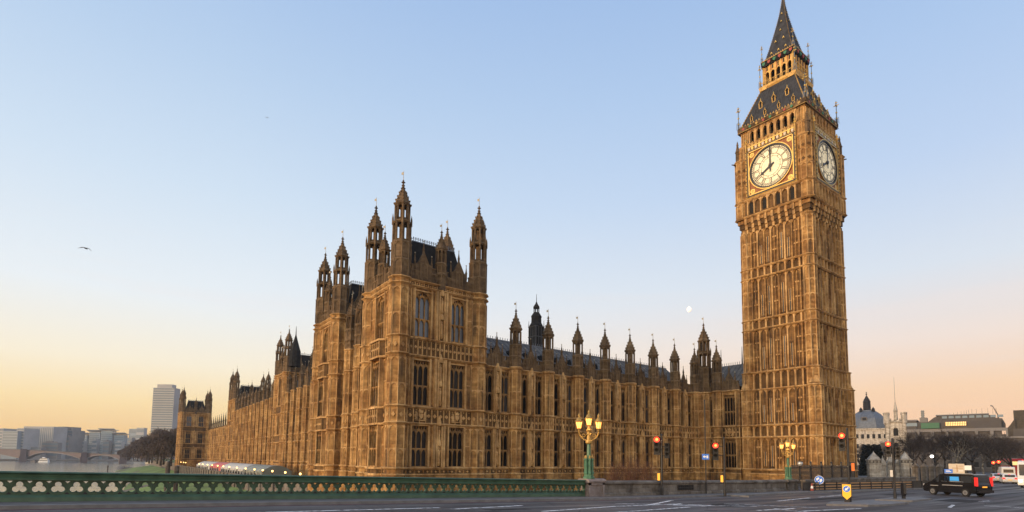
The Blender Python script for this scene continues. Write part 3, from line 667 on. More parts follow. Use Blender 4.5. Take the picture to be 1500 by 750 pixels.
    # corner turret shafts
    for (x, y) in C4:
        octo(mb, x, y, 1.3, 0, 4.1, m); octo(mb, x, y, 1.2, 4.1, z_top+.1, m)
        for z0, z1 in ((4.9, 10.0), (12.1, 17.9), (20.3, 26.2+dz)): octo_ribs(mb, x, y, 1.2, z0, z1-.28, t, .085, 0, True, ((z0+z1)/2-.4,))
        for z0, z1 in ((10.15, 11.75), (18.2, 19.95)):
            octo_ribs(mb, x, y, 1.2, z0, z1, t, .08, 0, False)
            for k in range(8):
                c = pi/4*k; ap = 1.2*cos(pi/8); F = Fr(x+ap*cos(c), y+ap*sin(c), c+pi/2); zc = (z0+z1)/2
                mb.prism(F, [(-.22, zc), (0, zc-.3), (.22, zc), (0, zc+.3)], 0, .09, t)
        for z in (4.1, 4.86, 10.1, 12.04, 18.16, 20.23, 26.5+dz, z_top): octo_ring(mb, x, y, 1.2, z, t, .26, .27)
    body = obj(name, mb, pal, (NE[0], NE[1], .45))
    for F, u, a, w, h, li, nw in winlist:
        lights = 3 if nw > 1 else 4
        put_window('window', F, u, a, w, h, body, lights, (.40,) if li == 2 else (.44,), li == 2, bayd_of(nw, oriel) if li < 2 else 0, 'pane_high' if li == 2 or nw == 1 else 'pane')
    # roof
    mb = MB(); cx, cy = sum(p[0] for p in C4)/4, sum(p[1] for p in C4)/4
    A = [(cx+(p[0]-cx)*.80, cy+(p[1]-cy)*.80) for p in C4]; B = [(cx+(p[0]-cx)*.56, cy+(p[1]-cy)*.50) for p in C4]
    mb.mesh([(*p, z_top+.1) for p in A]+[(*p, roofz) for p in B], [(0, 1, 5, 4), (1, 2, 6, 5), (2, 3, 7, 6), (3, 0, 4, 7), (4, 5, 6, 7)], 'slate_dark')
    for i in range(4):
        p, q = B[i], B[(i+1) % 4]; F = frame(p, q); L = hypot(q[0]-p[0], q[1]-p[1])
        mb.box(F, 0, L, -.05, .05, roofz, roofz+.12, 'iron'); mb.box(F, 0, L, -.02, .02, roofz+.32, roofz+.36, 'iron')
        for k in range(int(L/.32)): u = .16+k*.32; mb.box(F, u-.03, u+.03, -.02, .02, roofz+.1, roofz+.62, 'iron'); mb.box(F, u-.09, u+.09, -.02, .02, roofz+.44, roofz+.54, 'iron')
    rf = obj('roof', mb, body, (cx, cy, z_top))
    # turrets
    mt = MB(); big_turret(mt, 0, 0, 0, tur); me = mesh_data('corner_turret', mt)
    for (x, y) in C4: inst('corner_turret', me, (x, y, z_top+.1), 0, body)
    mp_ = MB(); small_turret(mp_, 0, 0, 0, .86); mpm = mesh_data('pinnacle', mp_)
    for (nm, A_, B_), nw in zip(faces, wins):
        if nm in skip: continue
        F = frame(A_, B_); L = hypot(B_[0]-A_[0], B_[1]-A_[1])
        inst('pinnacle', mpm, F.p(L*.478, .3, z_top+.15), 0, body)
    return body
def bayd_of(nw, oriel): return .55 if (nw == 1 and oriel) else 0
STQ = []
def flush_statues(body, limit=99):
    for nm, F, c, z0, z1 in STQ[:limit]:
        n = 2 if z1-z0 > 4 else 1; hh = (z1-z0)/n
        for k in range(n): inst('statue', STATUE, F.p(c, .2, z0+k*hh+.62), F.th, body)
    STQ.clear()
p1 = pav_walls('corner_pavilion', [(.8, 1.1), (11.83, 1.1), (12.2, 9.7), (1.2, 9.7)], (2, 1, 2, 1), 2, skip=('W',))
flush_statues(p1)
p2 = pav_walls('river_pavilion', [(1.75, 22.9), (12.7, 22.4), (13.1, 30.9), (2.1, 31.3)], (2, 1, 2, 1), 2, skip=('W',))
flush_statues(p2)
def Q(t, off): v = riv(t, off); return (v.x, v.y)
p3 = pav_walls('end_pavilion', [Q(255.2, -.9), Q(255.2, -12.2), Q(264.5, -12.2), Q(264.5, -.9)], (2, 1, 2, 1), 1, skip=('W', 'S'), oriel=False)
flush_statues(p3)
p4 = pav_walls('centre_tower', [Q(102.6, -12.4), Q(102.6, -26), Q(112.4, -26), Q(112.4, -12.4)], (2, 1, 2, 1), 1, z_top=29.4, skip=('W',), oriel=False, roofz=35)
flush_statues(p4)
p5 = pav_walls('centre_tower', [Q(182.5, -12.4), Q(182.5, -24), Q(192, -24), Q(192, -12.4)], (2, 1, 2, 1), 1, z_top=28.4, skip=('W',), oriel=False, roofz=34)
flush_statues(p5)
# dark ventilator spirelet on the centre tower roof
mb = MB(); v = at(432.5, 515, 151); c = (v.x, v.y); mb.lathe(c[0], c[1], [(1.5, 30), (1.45, 34.2), (1.0, 35.6), (.45, 37.4), (.14, 38.6), (.04, 41)], 8, 'slate_dark'); obj('ventilator', mb, p4, (c[0], c[1], 33))

def wing(name, F, L, bays, nwin, zatt, tur, det=2, last=True, attic=False, first=True, lv=None, butt=.85, roofd=6.0, roofz=23.3, ww=1.55, woff=1.34, zb=0, spandrel=True, wname='window', statues=True, slim=False):
    "range of equal bays between half-octagon buttresses; F.d=0 is the wall face"
    mb = MB(); m, t = 'stone', 'stone_trim'; wins = []
    pitch = L/bays
    bd = butt*.24+.04
    mb.box(F, 0, L, -1.2, .2, zb, 4.1, m); mb.box(F, 0, L, -1.2, .12, 4.1, 4.86, 'stone_carved')
    LV = [(4.86, 10.1, 5.0, 9.75), (12.04, 18.16, 12.2, 17.55)]
    us = []
    for k in range(bays):
        c = pitch*(k+.5)
        us += [(c-woff, c), (c+woff, c)] if nwin == 2 else [(c, c)]
    for li, (z0, z1, a, b) in enumerate(LV):
        wall_holes(mb, F, 0, L, z0, z1, -1.2, 0, [(u, ww, a, b) for u, _ in us], m if det > 1 else 'stone_grimy_shaded')
        for u, _ in us: wins.append((u, a, b-a, li))
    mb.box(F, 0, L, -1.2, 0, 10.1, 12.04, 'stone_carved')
    for z in (4.1, 4.86, 10.1, 12.04, 18.16): string(mb, F, 0, L, .02, z, t, .24, .26)
    mb.box(F, 0, L, -2.4, -1.2, zb, 18.16, 'void')
    for k in range(bays):
        c = pitch*(k+.5); u0, u1 = pitch*k+butt+.1, pitch*(k+1)-butt-.1
        for z0, z1 in ((4.86, 10.1), (12.04, 18.16)):
            if nwin == 2:
                for s in (-1, 1): mb.box(F, c+s*.52-.1, c+s*.52+.1, 0, .3, z0, z1-.2, t)
                niche(mb, F, c, z0+.05, z1-.26, .66, 0, None, False)
                if statues: STQ.append((name, F, c, z0+.05, z1-.26))
            for u, cc in us:
                if abs(cc-c) < .01:
                    for s in (-1, 1): mb.box(F, u+s*(ww/2+.07)-.06, u+s*(ww/2+.07)+.06, 0, .14, z0+.05, z1-.25, t)
        if det > 1: carved_band(mb, F, u0, u1, 10.15, 11.8, 0, t, .62); carved_band(mb, F, u0, u1, 4.15, 4.62, .12, 'stone', 1.1)
        if attic:
            mb.box(F, u0-1.2, u1+1.2, -1.2, -.1, 18.16, 22.6, 'stone_sooty')
            panel(mb, F, c-1.2, c-.1, 18.5, 22.4, -.1, t, .12, .14, True); panel(mb, F, c+.1, c+1.2, 18.5, 22.4, -.1, t, .12, .14, True)
            parapet(mb, F, u0-.5, u1+.5, -.1, 22.6, 1.4, [(c, 1.8, 2.6)], pitch=.8)
        else: parapet(mb, F, u0-.3, u1+.3, 0, 18.2, 1.1 if slim else 1.45, None if slim else [(c, 1.9, 3.1)], pitch=.75)
    rng = range(0 if first else 1, bays+1 if last else bays)
    for k in rng:
        x, y, _ = F.p(pitch*k, bd, 0)
        octo(mb, x, y, butt+.12, zb, 4.1, m, F.th); octo(mb, x, y, butt, 4.1, zatt, m, F.th)
        for z0, z1 in ((4.9, 9.8), (12.1, 17.9))+(((18.4, zatt-.2),) if zatt > 19 else ()): octo_ribs(mb, x, y, butt, z0, z1, t, .07, F.th, True, ((z0+z1)/2,))
        for z0, z1 in ((10.15, 11.75),): octo_ribs(mb, x, y, butt, z0, z1, t, .07, F.th, False)
        for kk in range(8):
            c = F.th+pi/4*kk; ap = butt*cos(pi/8); G = Fr(x+ap*cos(c), y+ap*sin(c), c+pi/2); mb.prism(G, [(-.17, 11), (0, 10.7), (.17, 11), (0, 11.3)], 0, .08, t)
        for z in (4.1, 4.86, 10.1, 12.04, 18.16, zatt): octo_ring(mb, x, y, butt, z, t, .22, .2, F.th)
    org = F.p(0, 0, .45); body = obj(name, mb, pal, org)
    for i, (u, a, h, li) in enumerate(wins):
        put_window(wname, F, u, a, ww, h, body, 2 if ww < 1.6 else 3, (.45,), False, 0)
    flush_statues(body)
    mt = MB()
    if slim: thin_pinnacle(mt, 0, 0, -.4, 6.6, .42)
    else: small_turret(mt, 0, 0, 0, tur)
    me = mesh_data('pinnacle', mt)
    for k in rng: inst('pinnacle', me, F.p(pitch*k, bd, zatt), F.th, body)
    if roofz:
        mb = MB(); z0 = 18.8 if not attic else 23.2
        a, b_2, c_, d_ = F.p(0, -.7, z0), F.p(L, -.7, z0), F.p(L, -roofd, roofz), F.p(0, -roofd, roofz)
        mb.mesh([a, b_2, c_, d_, F.p(0, -2*roofd+.7, z0), F.p(L, -2*roofd+.7, z0)], [(0, 1, 2, 3), (3, 2, 5, 4), (0, 3, 4), (1, 5, 2)], 'slate')
        n = int(L/.85)
        for k in range(n):
            u = (k+.5)*L/n; p, q = Vector(F.p(u, -.7, z0+.04)), Vector(F.p(u, -roofd, roofz+.04)); mb.tube(p, q, .045, .045, 'slate_rib', 3)
        for f in (.33, .66): 
            p, q = Vector(F.p(0, -.7-(roofd-.7)*f, z0+(roofz-z0)*f+.03)), Vector(F.p(L, -.7-(roofd-.7)*f, z0+(roofz-z0)*f+.03)); mb.tube(p, q, .04, .04, 'slate_rib', 3)
        for k in range(int(L/2.9)):
            u = 1.4+k*2.9; f = .42; dd, zz = -.7-(roofd-.7)*f, z0+(roofz-z0)*f
            mb.prism(F, [(u-.32, zz-.3), (u+.32, zz-.3), (u+.32, zz+.25), (u, zz+.65), (u-.32, zz+.25)], dd-.6, dd+.22, 'slate_dark')
        mb.box(F, 0, L, -roofd-.1, -roofd+.1, roofz-.05, roofz+.14, 'iron')
        for k in range(int(L/.45)): u = .2+k*.45; mb.box(F, u-.04, u+.04, -roofd-.02, -roofd+.02, roofz+.1, roofz+.5, 'iron')
        obj('roof', mb, body, F.p(L/2, -roofd, z0))
    return body
# north range: eight bays from the corner pavilion to the re-entrant corner
FN = Fr(12.13, 1.08, 0)
nwg = wing('north_range', FN, 46.9, 8, 2, 18.3, 1.0, first=False)
# east-facing return up to the clock tower, with the corner turret
mb = MB(); F = Fr(59.75, .9, -pi/2); m, t = 'stone', 'stone_trim'
mb.box(F, 0, 8.2, -1.2, .2, 0, 4.1, m); mb.box(F, 0, 8.2, -1.2, .12, 4.1, 4.86, 'stone_carved'); mb.box(F, 0, 8.2, -2.2, -1.2, 0, 18.1, 'void')
rw_ = [(2.55, 1.1), (6.3, 2.2)]
for z0, z1, a, b in ((4.86, 10.1, 5.0, 9.75), (12.04, 18.16, 12.2, 17.4)):
    wall_holes(mb, F, 0, 8.2, z0, z1, -1.2, 0, [(u, w, a, b) for u, w in rw_], m)
    for u, w in rw_:
        for s in (-1, 1): mb.box(F, u+s*(w/2+.08)-.07, u+s*(w/2+.08)+.07, 0, .16, z0, z1-.2, t)
mb.box(F, 0, 8.2, -1.2, 0, 10.1, 12.04, 'stone_carved')
for z in (4.1, 4.86, 10.1, 12.04, 18.16): string(mb, F, 0, 8.2, .02, z, t, .24, .26)
carved_band(mb, F, .8, 3.2, 10.15, 11.8, 0, t, .62); carved_band(mb, F, 4.9, 8.1, 10.15, 11.8, 0, t, .7)
mb.box(F, 5.25, 7.35, 0, .07, 10.12, 11.78, 'stone_carved'); arms(mb, Fr(*F.p(0, .07, 0)[:2], F.th), 6.3, 10.95, .85)
parapet(mb, F, .4, 3.4, 0, 18.2, 1.45, None, pitch=.7); parapet(mb, F, 4.6, 8.1, 0, 18.2, 1.45, [(6.3, 2.2, 3.2)], pitch=.7)
x, y, _ = F.p(4.1, .12, 0); TT = [(x, y, .85), (60.2, -.35, 1.25)]
for x, y, r in TT:
    octo(mb, x, y, r+.1, 0, 4.1, m); octo(mb, x, y, r, 4.1, 18.3, m)
    for z0, z1 in ((4.9, 9.8), (12.1, 17.9)): octo_ribs(mb, x, y, r, z0, z1, t, .08, 0, True, ((z0+z1)/2,))
    for z in (4.1, 4.86, 10.1, 12.04, 18.16): octo_ring(mb, x, y, r, z, t, .22, .2)
ret = obj('return_range', mb, pal, (59.75, -3, .45))
for u, w in rw_:
    for a, b in ((5.0, 9.75), (12.2, 17.4)): put_window('window', F, u, a, w, b-a, ret, 2 if w < 2 else 4, (.45,))
mt = MB(); small_turret(mt, 0, 0, 0, 1.0); inst('pinnacle', mesh_data('pinnacle', mt), (TT[0][0], TT[0][1], 18.3), 0, ret)
mt = MB(); big_turret(mt, 0, 0, 0, 1.05); inst('corner_turret', mesh_data('corner_turret', mt), (TT[1][0], TT[1][1], 18.3), 0, ret)
mb = MB(); mb.mesh([F.p(0, -.7, 18.8), F.p(8.4, -.7, 18.8), F.p(8.4, -6, 23.6), F.p(-5, -6, 23.6), F.p(8.4, -11, 18.8), F.p(-5, -11, 18.8)], [(0, 1, 2, 3), (3, 2, 4, 5), (1, 4, 2)], 'slate')
for k in range(10): u = .3+k*.85; mb.tube(F.p(u, -.7, 18.84), F.p(u, -6, 23.64), .045, .045, 'slate_rib', 3)
for k in range(24): u = -2+k*.43; mb.box(F, u-.04, u+.04, -6.02, -5.98, 23.6, 24.1, 'iron')
for u in (1.2, 5.4): p = F.p(u, -6, 0); mb.tube((p[0], p[1], 23.5), (p[0], p[1], 26.8), .14, .03, 'slate_dark', 5)
obj('roof', mb, ret, F.p(4, -6, 19))
# link between the two river pavilions
FL = frame(Q(22.2, -1.2), Q(10.6, -1.2))
lk = wing('river_link', FL, hypot(*(Vector(Q(22.2, -1.2))-Vector(Q(10.6, -1.2)))), 3, 1, 21.2, .95, first=False, last=False, attic=True, butt=.75, roofd=4.5, roofz=27.5, ww=1.5)
# river front: two wings, the higher centre, the low southern wing
def rwing(name, t0, t1, bays, zatt, attic, tur, roofz, off=-12.6, ww=3.5):
    off -= .3; A, B = Q(t1, off), Q(t0, off); F = frame(A, B)
    return wing(name, F, t1-t0, bays, 1, zatt, tur, 1, True, attic, True, None, .92, 6, roofz, ww, 0, 0, wname='window', slim=not attic)
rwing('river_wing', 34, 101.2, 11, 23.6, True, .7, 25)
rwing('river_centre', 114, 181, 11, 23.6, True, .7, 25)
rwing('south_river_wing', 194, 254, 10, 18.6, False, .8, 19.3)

# ------------------------------------------------------------------ clock tower
TC = (66.2, -13.7)
tow = empty('clock_tower', (TC[0], TC[1], 3.0)); tag(tow, 'tall gothic clock tower with gilded dials, belfry and pointed slate spire', 'clock tower')
def tf(k, h): # k: 0 north, 1 west, 2 south, 3 east ; d=0 at distance h from the axis, u=0 on the axis
    th = k*pi/2; return Fr(TC[0]+sin(th)*h, TC[1]-cos(th)*h, th)
slit = []
mb = MB(); m, t = 'stone', 'stone_trim'
mb.bx(TC[0]-5.0, TC[0]+5.0, TC[1]-5.0, TC[1]+5.0, 0, 60, 'stone')
def stage(z0, z1, h, corner, cr, pitch=1.15, slits=True, npan=7):
    for k in range(4):
        F = tf(k, h); det = k in (0, 3); hw = npan*pitch/2
        mb.box(F, -corner, corner, -1.2, 0, z0, z1, 'stone_grimy_shaded')
        if not det: continue
        for j in range(npan):
            u = (j-(npan-1)/2)*pitch
            panel(mb, F, u-pitch/2, u+pitch/2, z0, z1-.25, 0, t if j % 2 else m, .22, .26, False, .8, (), j == npan-1)
            isl = slits and j-(npan-1)/2 in (-2, -1, 1, 2)
            if isl: slit.append((F, u, z0+.45, (z1-z0)*(.8 if abs(u) < 1.6 else .62)-.9))
            else:
                mb.box(F, u-.07, u+.07, 0, .18, z0, z1-.5, m)
                for f in (.35, .68): mb.box(F, u-.33, u+.33, 0, .14, z0+(z1-z0)*f-.12, z0+(z1-z0)*f+.1, t)
    for sx in (-1, 1):
        for sy in (-1, 1):
            x, y = TC[0]+sx*corner, TC[1]+sy*corner
            octo(mb, x, y, cr-.02, z0-.3, z1+.3, m); octo_ribs(mb, x, y, cr, z0, z1-.2, t, .10, 0, True, [z0+(z1-z0)*f for f in ((.5,) if z1-z0 < 5.5 else (.35, .68))])
def band(z0, z1, h, corner, cr, npan=7, pitch=1.15, deep=False):
    for k in range(4):
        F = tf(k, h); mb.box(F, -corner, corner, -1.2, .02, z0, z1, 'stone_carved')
        if k in (0, 3):
            for j in range(npan+1): u = (j-npan/2)*pitch; mb.box(F, u-.13, u+.13, 0, .36, z0, z1, t)
            for j in range(npan): 
                u = (j-(npan-1)/2)*pitch; spandrels(mb, F, u-.43, u+.43, z1-.65, z1-.22, 0, .2, t, 3)
        for z in (z0, z1): string(mb, F, -corner, corner, .3, z, t, .26, .28)
    for sx in (-1, 1):
        for sy in (-1, 1):
            x, y = TC[0]+sx*corner, TC[1]+sy*corner
            octo(mb, x, y, cr, z0, z1, m); octo_ribs(mb, x, y, cr, z0+.1, z1-.25, t, .1, 0, True)
            for z in (z0, z1): octo_ring(mb, x, y, cr, z, t, .28, .26)
HB, CB, RB = 6.0, 5.5, 1.12      # base stage
for k in range(4):
    F = tf(k, HB); mb.box(F, -CB, CB, -1.2, .35, 0, 4.1, m); mb.box(F, -CB, CB, -1.2, .3, 4.1, 4.86, 'stone_carved')
    for z in (4.1, 4.86): string(mb, F, -CB, CB, .3, z, t, .26, .28)
for sx in (-1, 1):
    for sy in (-1, 1): octo(mb, TC[0]+sx*CB, TC[1]+sy*CB, RB+.1, 0, 4.86, m); octo_ring(mb, TC[0]+sx*CB, TC[1]+sy*CB, RB, 4.86, t, .3, .26)
stage(4.86, 10.1, HB, CB, RB, 1.17); band(10.1, 12.04, HB, CB, RB, 7, 1.17); stage(12.04, 17.95, HB, CB, RB, 1.17)
HS, CS, RS = 5.6, 5.06, 1.04
band(17.95, 20.83, 5.75, 5.2, 1.1); 
for sx in (-1, 1):
    for sy in (-1, 1):   # gabled heads of the base buttresses
        x, y = TC[0]+sx*CB, TC[1]+sy*CB; octo_ring(mb, x, y, RB, 17.95, t, .3, .28); mb.lathe(x, y, [(RB, 17.95), (RB*.8, 18.6), (.3, 20.2), (.02, 20.9)], 8, 'stone_trim', pi/8)
stage(20.83, 28.1, HS, CS, RS); band(28.1, 29.75, HS, CS, RS); stage(29.75, 36.9, HS, CS, RS); band(36.9, 38.62, HS, CS, RS); stage(38.62, 45.2, HS, CS, RS)
# corbelled arcade under the clock stage
for i, (z0, z1, hh) in enumerate(((45.2, 45.9, 5.75), (45.9, 46.7, 5.95), (46.7, 47.6, 6.15))):
    for k in range(4):
        F = tf(k, hh-.005*k); mb.box(F, -hh+.02+.004*k, hh-.02-.004*k, -1.2, 0, z0+.004*k, z1+.004*k, 'stone_carved' if i < 2 else m)
        if k in (0, 3):
            for j in range(9): u = (j-4)*1.15; mb.box(F, u-.2, u+.2, -.1, .18, z0-.3, z1, t)
for k in range(4):
    F = tf(k, 6.2); mb.box(F, -5.9, 5.9, -1.2, 0, 47.6+.004*k, 50.6+.004*k, 'stone_carved'); string(mb, F, -6.1, 6.1, .02, 47.7, t, .3, .35); string(mb, F, -6.1, 6.1, .02, 50.6, t, .3, .32)
    if k in (0, 3):
        for j in range(7):
            u = (j-3)*1.15; mb.box(F, u-.34, u+.34, 0, .04, 48.1, 49.9, 'void' if j % 2 == 0 else 'stone_carved'); panel(mb, F, u-.57, u+.57, 47.8, 50.2, 0, t, .2, .4, False, .8, (), j == 6)
    mb.box(F, -5.8+.01*k, 5.8-.01*k, -1.2, -.1-.004*k, 50.6, 60.2+.004*k, m)
# clock stage corner piers
for sx in (-1, 1):
    for sy in (-1, 1):
        x, y = TC[0]+sx*5.45, TC[1]+sy*5.45
        octo(mb, x, y, 1.11, 47.62, 58.0, m)
        for z0, z1 in ((47.8, 50.2), (50.8, 53.2), (53.3, 55.6), (55.7, 57.8)): octo_ribs(mb, x, y, 1.12, z0, z1, t, .1, 0, True)
        for z in (47.7, 50.6, 58.0): octo_ring(mb, x, y, 1.12, z, t, .3, .28)
        for zz in (54, 56.2):
            for kk in range(8):
                c = pi/4*kk; ap = 1.12*cos(pi/8); G = Fr(x+ap*cos(c), y+ap*sin(c), c+pi/2); mb.prism(G, [(-.25, zz), (0, zz-.3), (.25, zz), (0, zz+.3)], 0, .1, 'stone_carved')
        for kk in (0, 1): # gargoyle
            a = atan2(sy, sx); mb.tube((x+.9*cos(a), y+.9*sin(a), 57.7), (x+1.75*cos(a), y+1.75*sin(a), 57.85), .16, .08, 'stone_sooty', 5)
for k in range(4):      # wall beside the dials and the belfry storey
    F = tf(k, 6.05); det = k in (0, 3)
    for s in (-1, 1):
        mb.box(F, min(s*4.05, s*5.3), max(s*4.05, s*5.3), -.4, .02, 50.6, 60.5, m)
        if det:
            for j in range(2): u = s*(4.5+j*.5); panel(mb, F, u-.22, u+.22, 58.3, 60.3, 0, t, .09, .12, False, .4)
    mb.box(F, -4.05, 4.05, -.4, 0, 58.9, 60.5, 'stone_carved')
    string(mb, F, -5.5+.004*k, 5.5-.004*k, .0, 60.5+.003*k, t, .25, .2)
    F = tf(k, 5.5)
    for s in (-1, 1):
        mb.box(F, min(s*4.0, s*(5.5-.01*k)), max(s*4.0, s*(5.5-.01*k)), -.4, -.004*k, 60.4, 63.2, m)
        if det:
            for j in range(3): u = s*(4.25+j*.45); panel(mb, F, u-.2, u+.2, 60.7, 63, 0, t, .09, .12, False, .4)
    for j in range(8): u = (j-3.5)*1.15; mb.box(F, u-.2, u+.2, -.5, .12, 60.5, 63.2, t)
    for j in range(7): u = (j-3)*1.15; spandrels(mb, F, u-.37, u+.37, 62.2, 62.95, -.4, .05, t, 4); mb.box(F, u-.37, u+.37, -.4, .02, 60.5, 60.9, t)
    mb.box(F, -4.05, 4.05, -.4, .06, 62.9, 63.25, m)
    mb.box(F, -4.9+.01*k, 4.9-.01*k, -1.6, -1.4, 60.2, 63.2, 'void')
    mb.box(F, -5.56+.003*k, 5.56-.003*k, -1.5, .1-.003*k, 63.2+.003*k, 63.4+.003*k, m)
shaft = obj('tower_shaft', mb, tow, (TC[0], TC[1], 3.0))
sm = MB(); sm.box(Fr(0, 0, 0), -.12, .12, .0, .05, 0, 1, 'slit_pane'); 
for s in (-1, 1): sm.box(Fr(0, 0, 0), s*.17-.05, s*.17+.05, 0, .16, 0, 1, 'stone_trim')
sm.box(Fr(0, 0, 0), -.12, .12, 0, .13, .44, .455, 'stone_trim'); sme = mesh_data('slit_window', sm)
for F, u, z, h in slit: inst('slit_window', sme, F.p(u, 0, z), F.th, shaft, (1, 1, h))
# crown of the belfry
mb = MB(); F_ = [tf(k, 5.55) for k in range(4)]
for k, F in enumerate(F_):
    q_ = .004*k
    mb.prism_profile(F, -5.93+q_, 5.93-q_, [(-1.4, 63.4+q_), (.1, 63.4+q_), (.32-q_, 63.7), (.38-q_, 64.15), (.2, 64.25+q_), (-1.4, 64.25+q_)], 'stone_sooty')
    for j in range(9):
        u = (j-4)*1.2; mb.prism(F, [(u-.2, 63.98), (u+.2, 63.98), (u+.2, 63.7), (u, 63.52), (u-.2, 63.7)], .2, .41, ('red_paint', 'green_paint', 'gold_paint')[j % 3])
    for j in range(23):
        u = (j-11)*.5; mb.prism(F, [(u-.15, 64.2), (u+.15, 64.2), (u, 64.62)], .14, .22, 'gold_paint')
    mb.box(F, -5.7, 5.7, .14, .23, 64.16, 64.26, 'gold_paint')
    mb.box(F, -5.85, 5.85, .33, .42, 63.34, 63.41, 'gold_paint')
obj('belfry_cornice', mb, tow, (TC[0], TC[1], 63.4))
# lower roof
mb = MB()
def frust(mb, h0, z0, h1, z1, m, cap=True):
    v = [(TC[0]+sx*h, TC[1]+sy*h, z) for h, z in ((h0, z0), (h1, z1)) for sx, sy in ((-1, -1), (1, -1), (1, 1), (-1, 1))]
    mb.mesh(v, [(0, 1, 5, 4), (1, 2, 6, 5), (2, 3, 7, 6), (3, 0, 4, 7), (4, 5, 6, 7)], m)
RH = lambda z: 5.55+(2.95-5.55)*((z-64.2)/6.9)
frust(mb, 5.55, 64.2, 2.95, 71.1, 'slate_tower')
for k in range(4):
    for j in range(13):
        f = (j-6)/6.5; F = tf(k, 0); mb.tube(F.p(f*5.45, 5.57, 64.2), F.p(f*2.9, 2.98, 71.1), .05, .04, 'slate_rib', 3)
for sx in (-1, 1):
    for sy in (-1, 1):
        for j in range(15):
            z = 64.6+j*.45; h = RH(z)+.05; mb.ball((TC[0]+sx*h, TC[1]+sy*h, z), .11, 'gold_paint', 5, 4)
        mb.tube((TC[0]+sx*5.55, TC[1]+sy*5.55, 64.2), (TC[0]+sx*2.95, TC[1]+sy*2.95, 71.1), .09, .07, 'gold_paint', 4)
rf = obj('slate_roof', mb, tow, (TC[0], TC[1], 64.2))
dm = MB(); F0 = Fr(0, 0, 0)
dm.prism(F0, [(-.36, 0), (.36, 0), (.36, .95), (0, 1.5), (-.36, .95)], -1.0, 0, 'slate_dark'); dm.box(F0, -.24, .24, 0, .02, .1, .85, 'void')
for s in (-1, 1): dm.box(F0, s*.3-.06, s*.3+.06, 0, .1, 0, .95, 'gold_stone'); dm.prism(F0, [(s*.45, .85), (s*.45, 1.0), (0, 1.72), (0, 1.5)], -.3, .12, 'gold_paint')
dm.box(F0, -.36, .36, 0, .1, -.08, .06, 'gold_paint'); dm.lathe(0, 0, [(.05, 1.6), (.12, 1.9), (.02, 2.25)], 4, 'gold'); dme = mesh_data('dormer', dm)
for k in range(4):
    for z, us in ((65.0, (-3.6, -1.2, 1.2, 3.6)), (67.0, (-2.3, 0, 2.3))):
        for u in us: F = tf(k, RH(z)-.05); inst('dormer', dme, F.p(u, .0, z), F.th, rf, (.62, 1, .62) if z < 66 else (.85, 1, .85))
# lantern
mb = MB()
for k in range(4):
    F = tf(k, 2.85)
    q_ = .004*k; mb.prism_profile(F, -3.2+q_, 3.2-q_, [(-1.0, 70.9+q_), (.05, 70.9+q_), (.35-q_, 71.3), (.4-q_, 71.6+q_), (-1.0, 71.6+q_)], 'gold_stone')
    for j in range(13): u = (j-6)*.5; mb.box(F, u-.03, u+.03, .26, .32, 71.6, 72.35, 'gold_paint'); mb.ball(F.p(u, .3, 71.5), .13, 'gold', 5, 4)
    mb.box(F, -3.1, 3.1, .26, .33, 72.3, 72.4, 'gold_paint')
    G = tf(k, 2.55)
    for j in range(6): u = (j-2.5)*.98; mb.box(G, u-.13, u+.13, -.3, .08, 71.6, 75.4, 'gold_stone')
    for j in range(5): 
        u = (j-2)*.98; spandrels(mb, G, u-.36, u+.36, 73.7, 74.3, -.22, 0, 'gold_stone', 4); mb.box(G, u-.36, u+.36, -.22, 0, 74.3, 75.4, 'gold_stone'); mb.box(G, u-.1, u+.1, 0, .06, 74.5, 75.2, 'void')
        mb.box(G, u-.36, u+.36, -.2, .0, 71.6, 72.0, 'gold_stone'); mb.box(G, u-.28, u-.22, 0, .06, 74.3, 75.3, 'red_paint')
    for s in (-1, 1): mb.box(G, s*2.62-.12, s*2.62+.12, -.1, .14, 71.6, 75.4, 'gold_paint')
    mb.prism_profile(G, -2.9+q_, 2.9-q_, [(-1.0, 75.3+q_), (.05, 75.3+q_), (.3-q_, 75.7), (.38-q_, 76.3+q_), (-1.0, 76.5+q_)], 'slate_dark')
    for j in range(6): u = (j-2.5)*.95; mb.prism(G, [(u-.25, 76.1), (u+.25, 76.1), (u+.25, 75.75), (u, 75.5), (u-.25, 75.75)], .2, .42, ('green_paint', 'red_paint')[j % 2])
    for j in range(14): u = (j-6.5)*.4; mb.prism(G, [(u-.14, 76.3), (u+.14, 76.3), (u, 76.75)], .18, .28, 'gold_paint')
    mb.box(G, -2.85, 2.85, .2, .4, 76.28, 76.4, 'gold_paint')
mb.bx(TC[0]-1.5, TC[0]+1.5, TC[1]-1.5, TC[1]+1.5, 71.6, 75.5, 'void')
obj('lantern', mb, tow, (TC[0], TC[1], 71.0))
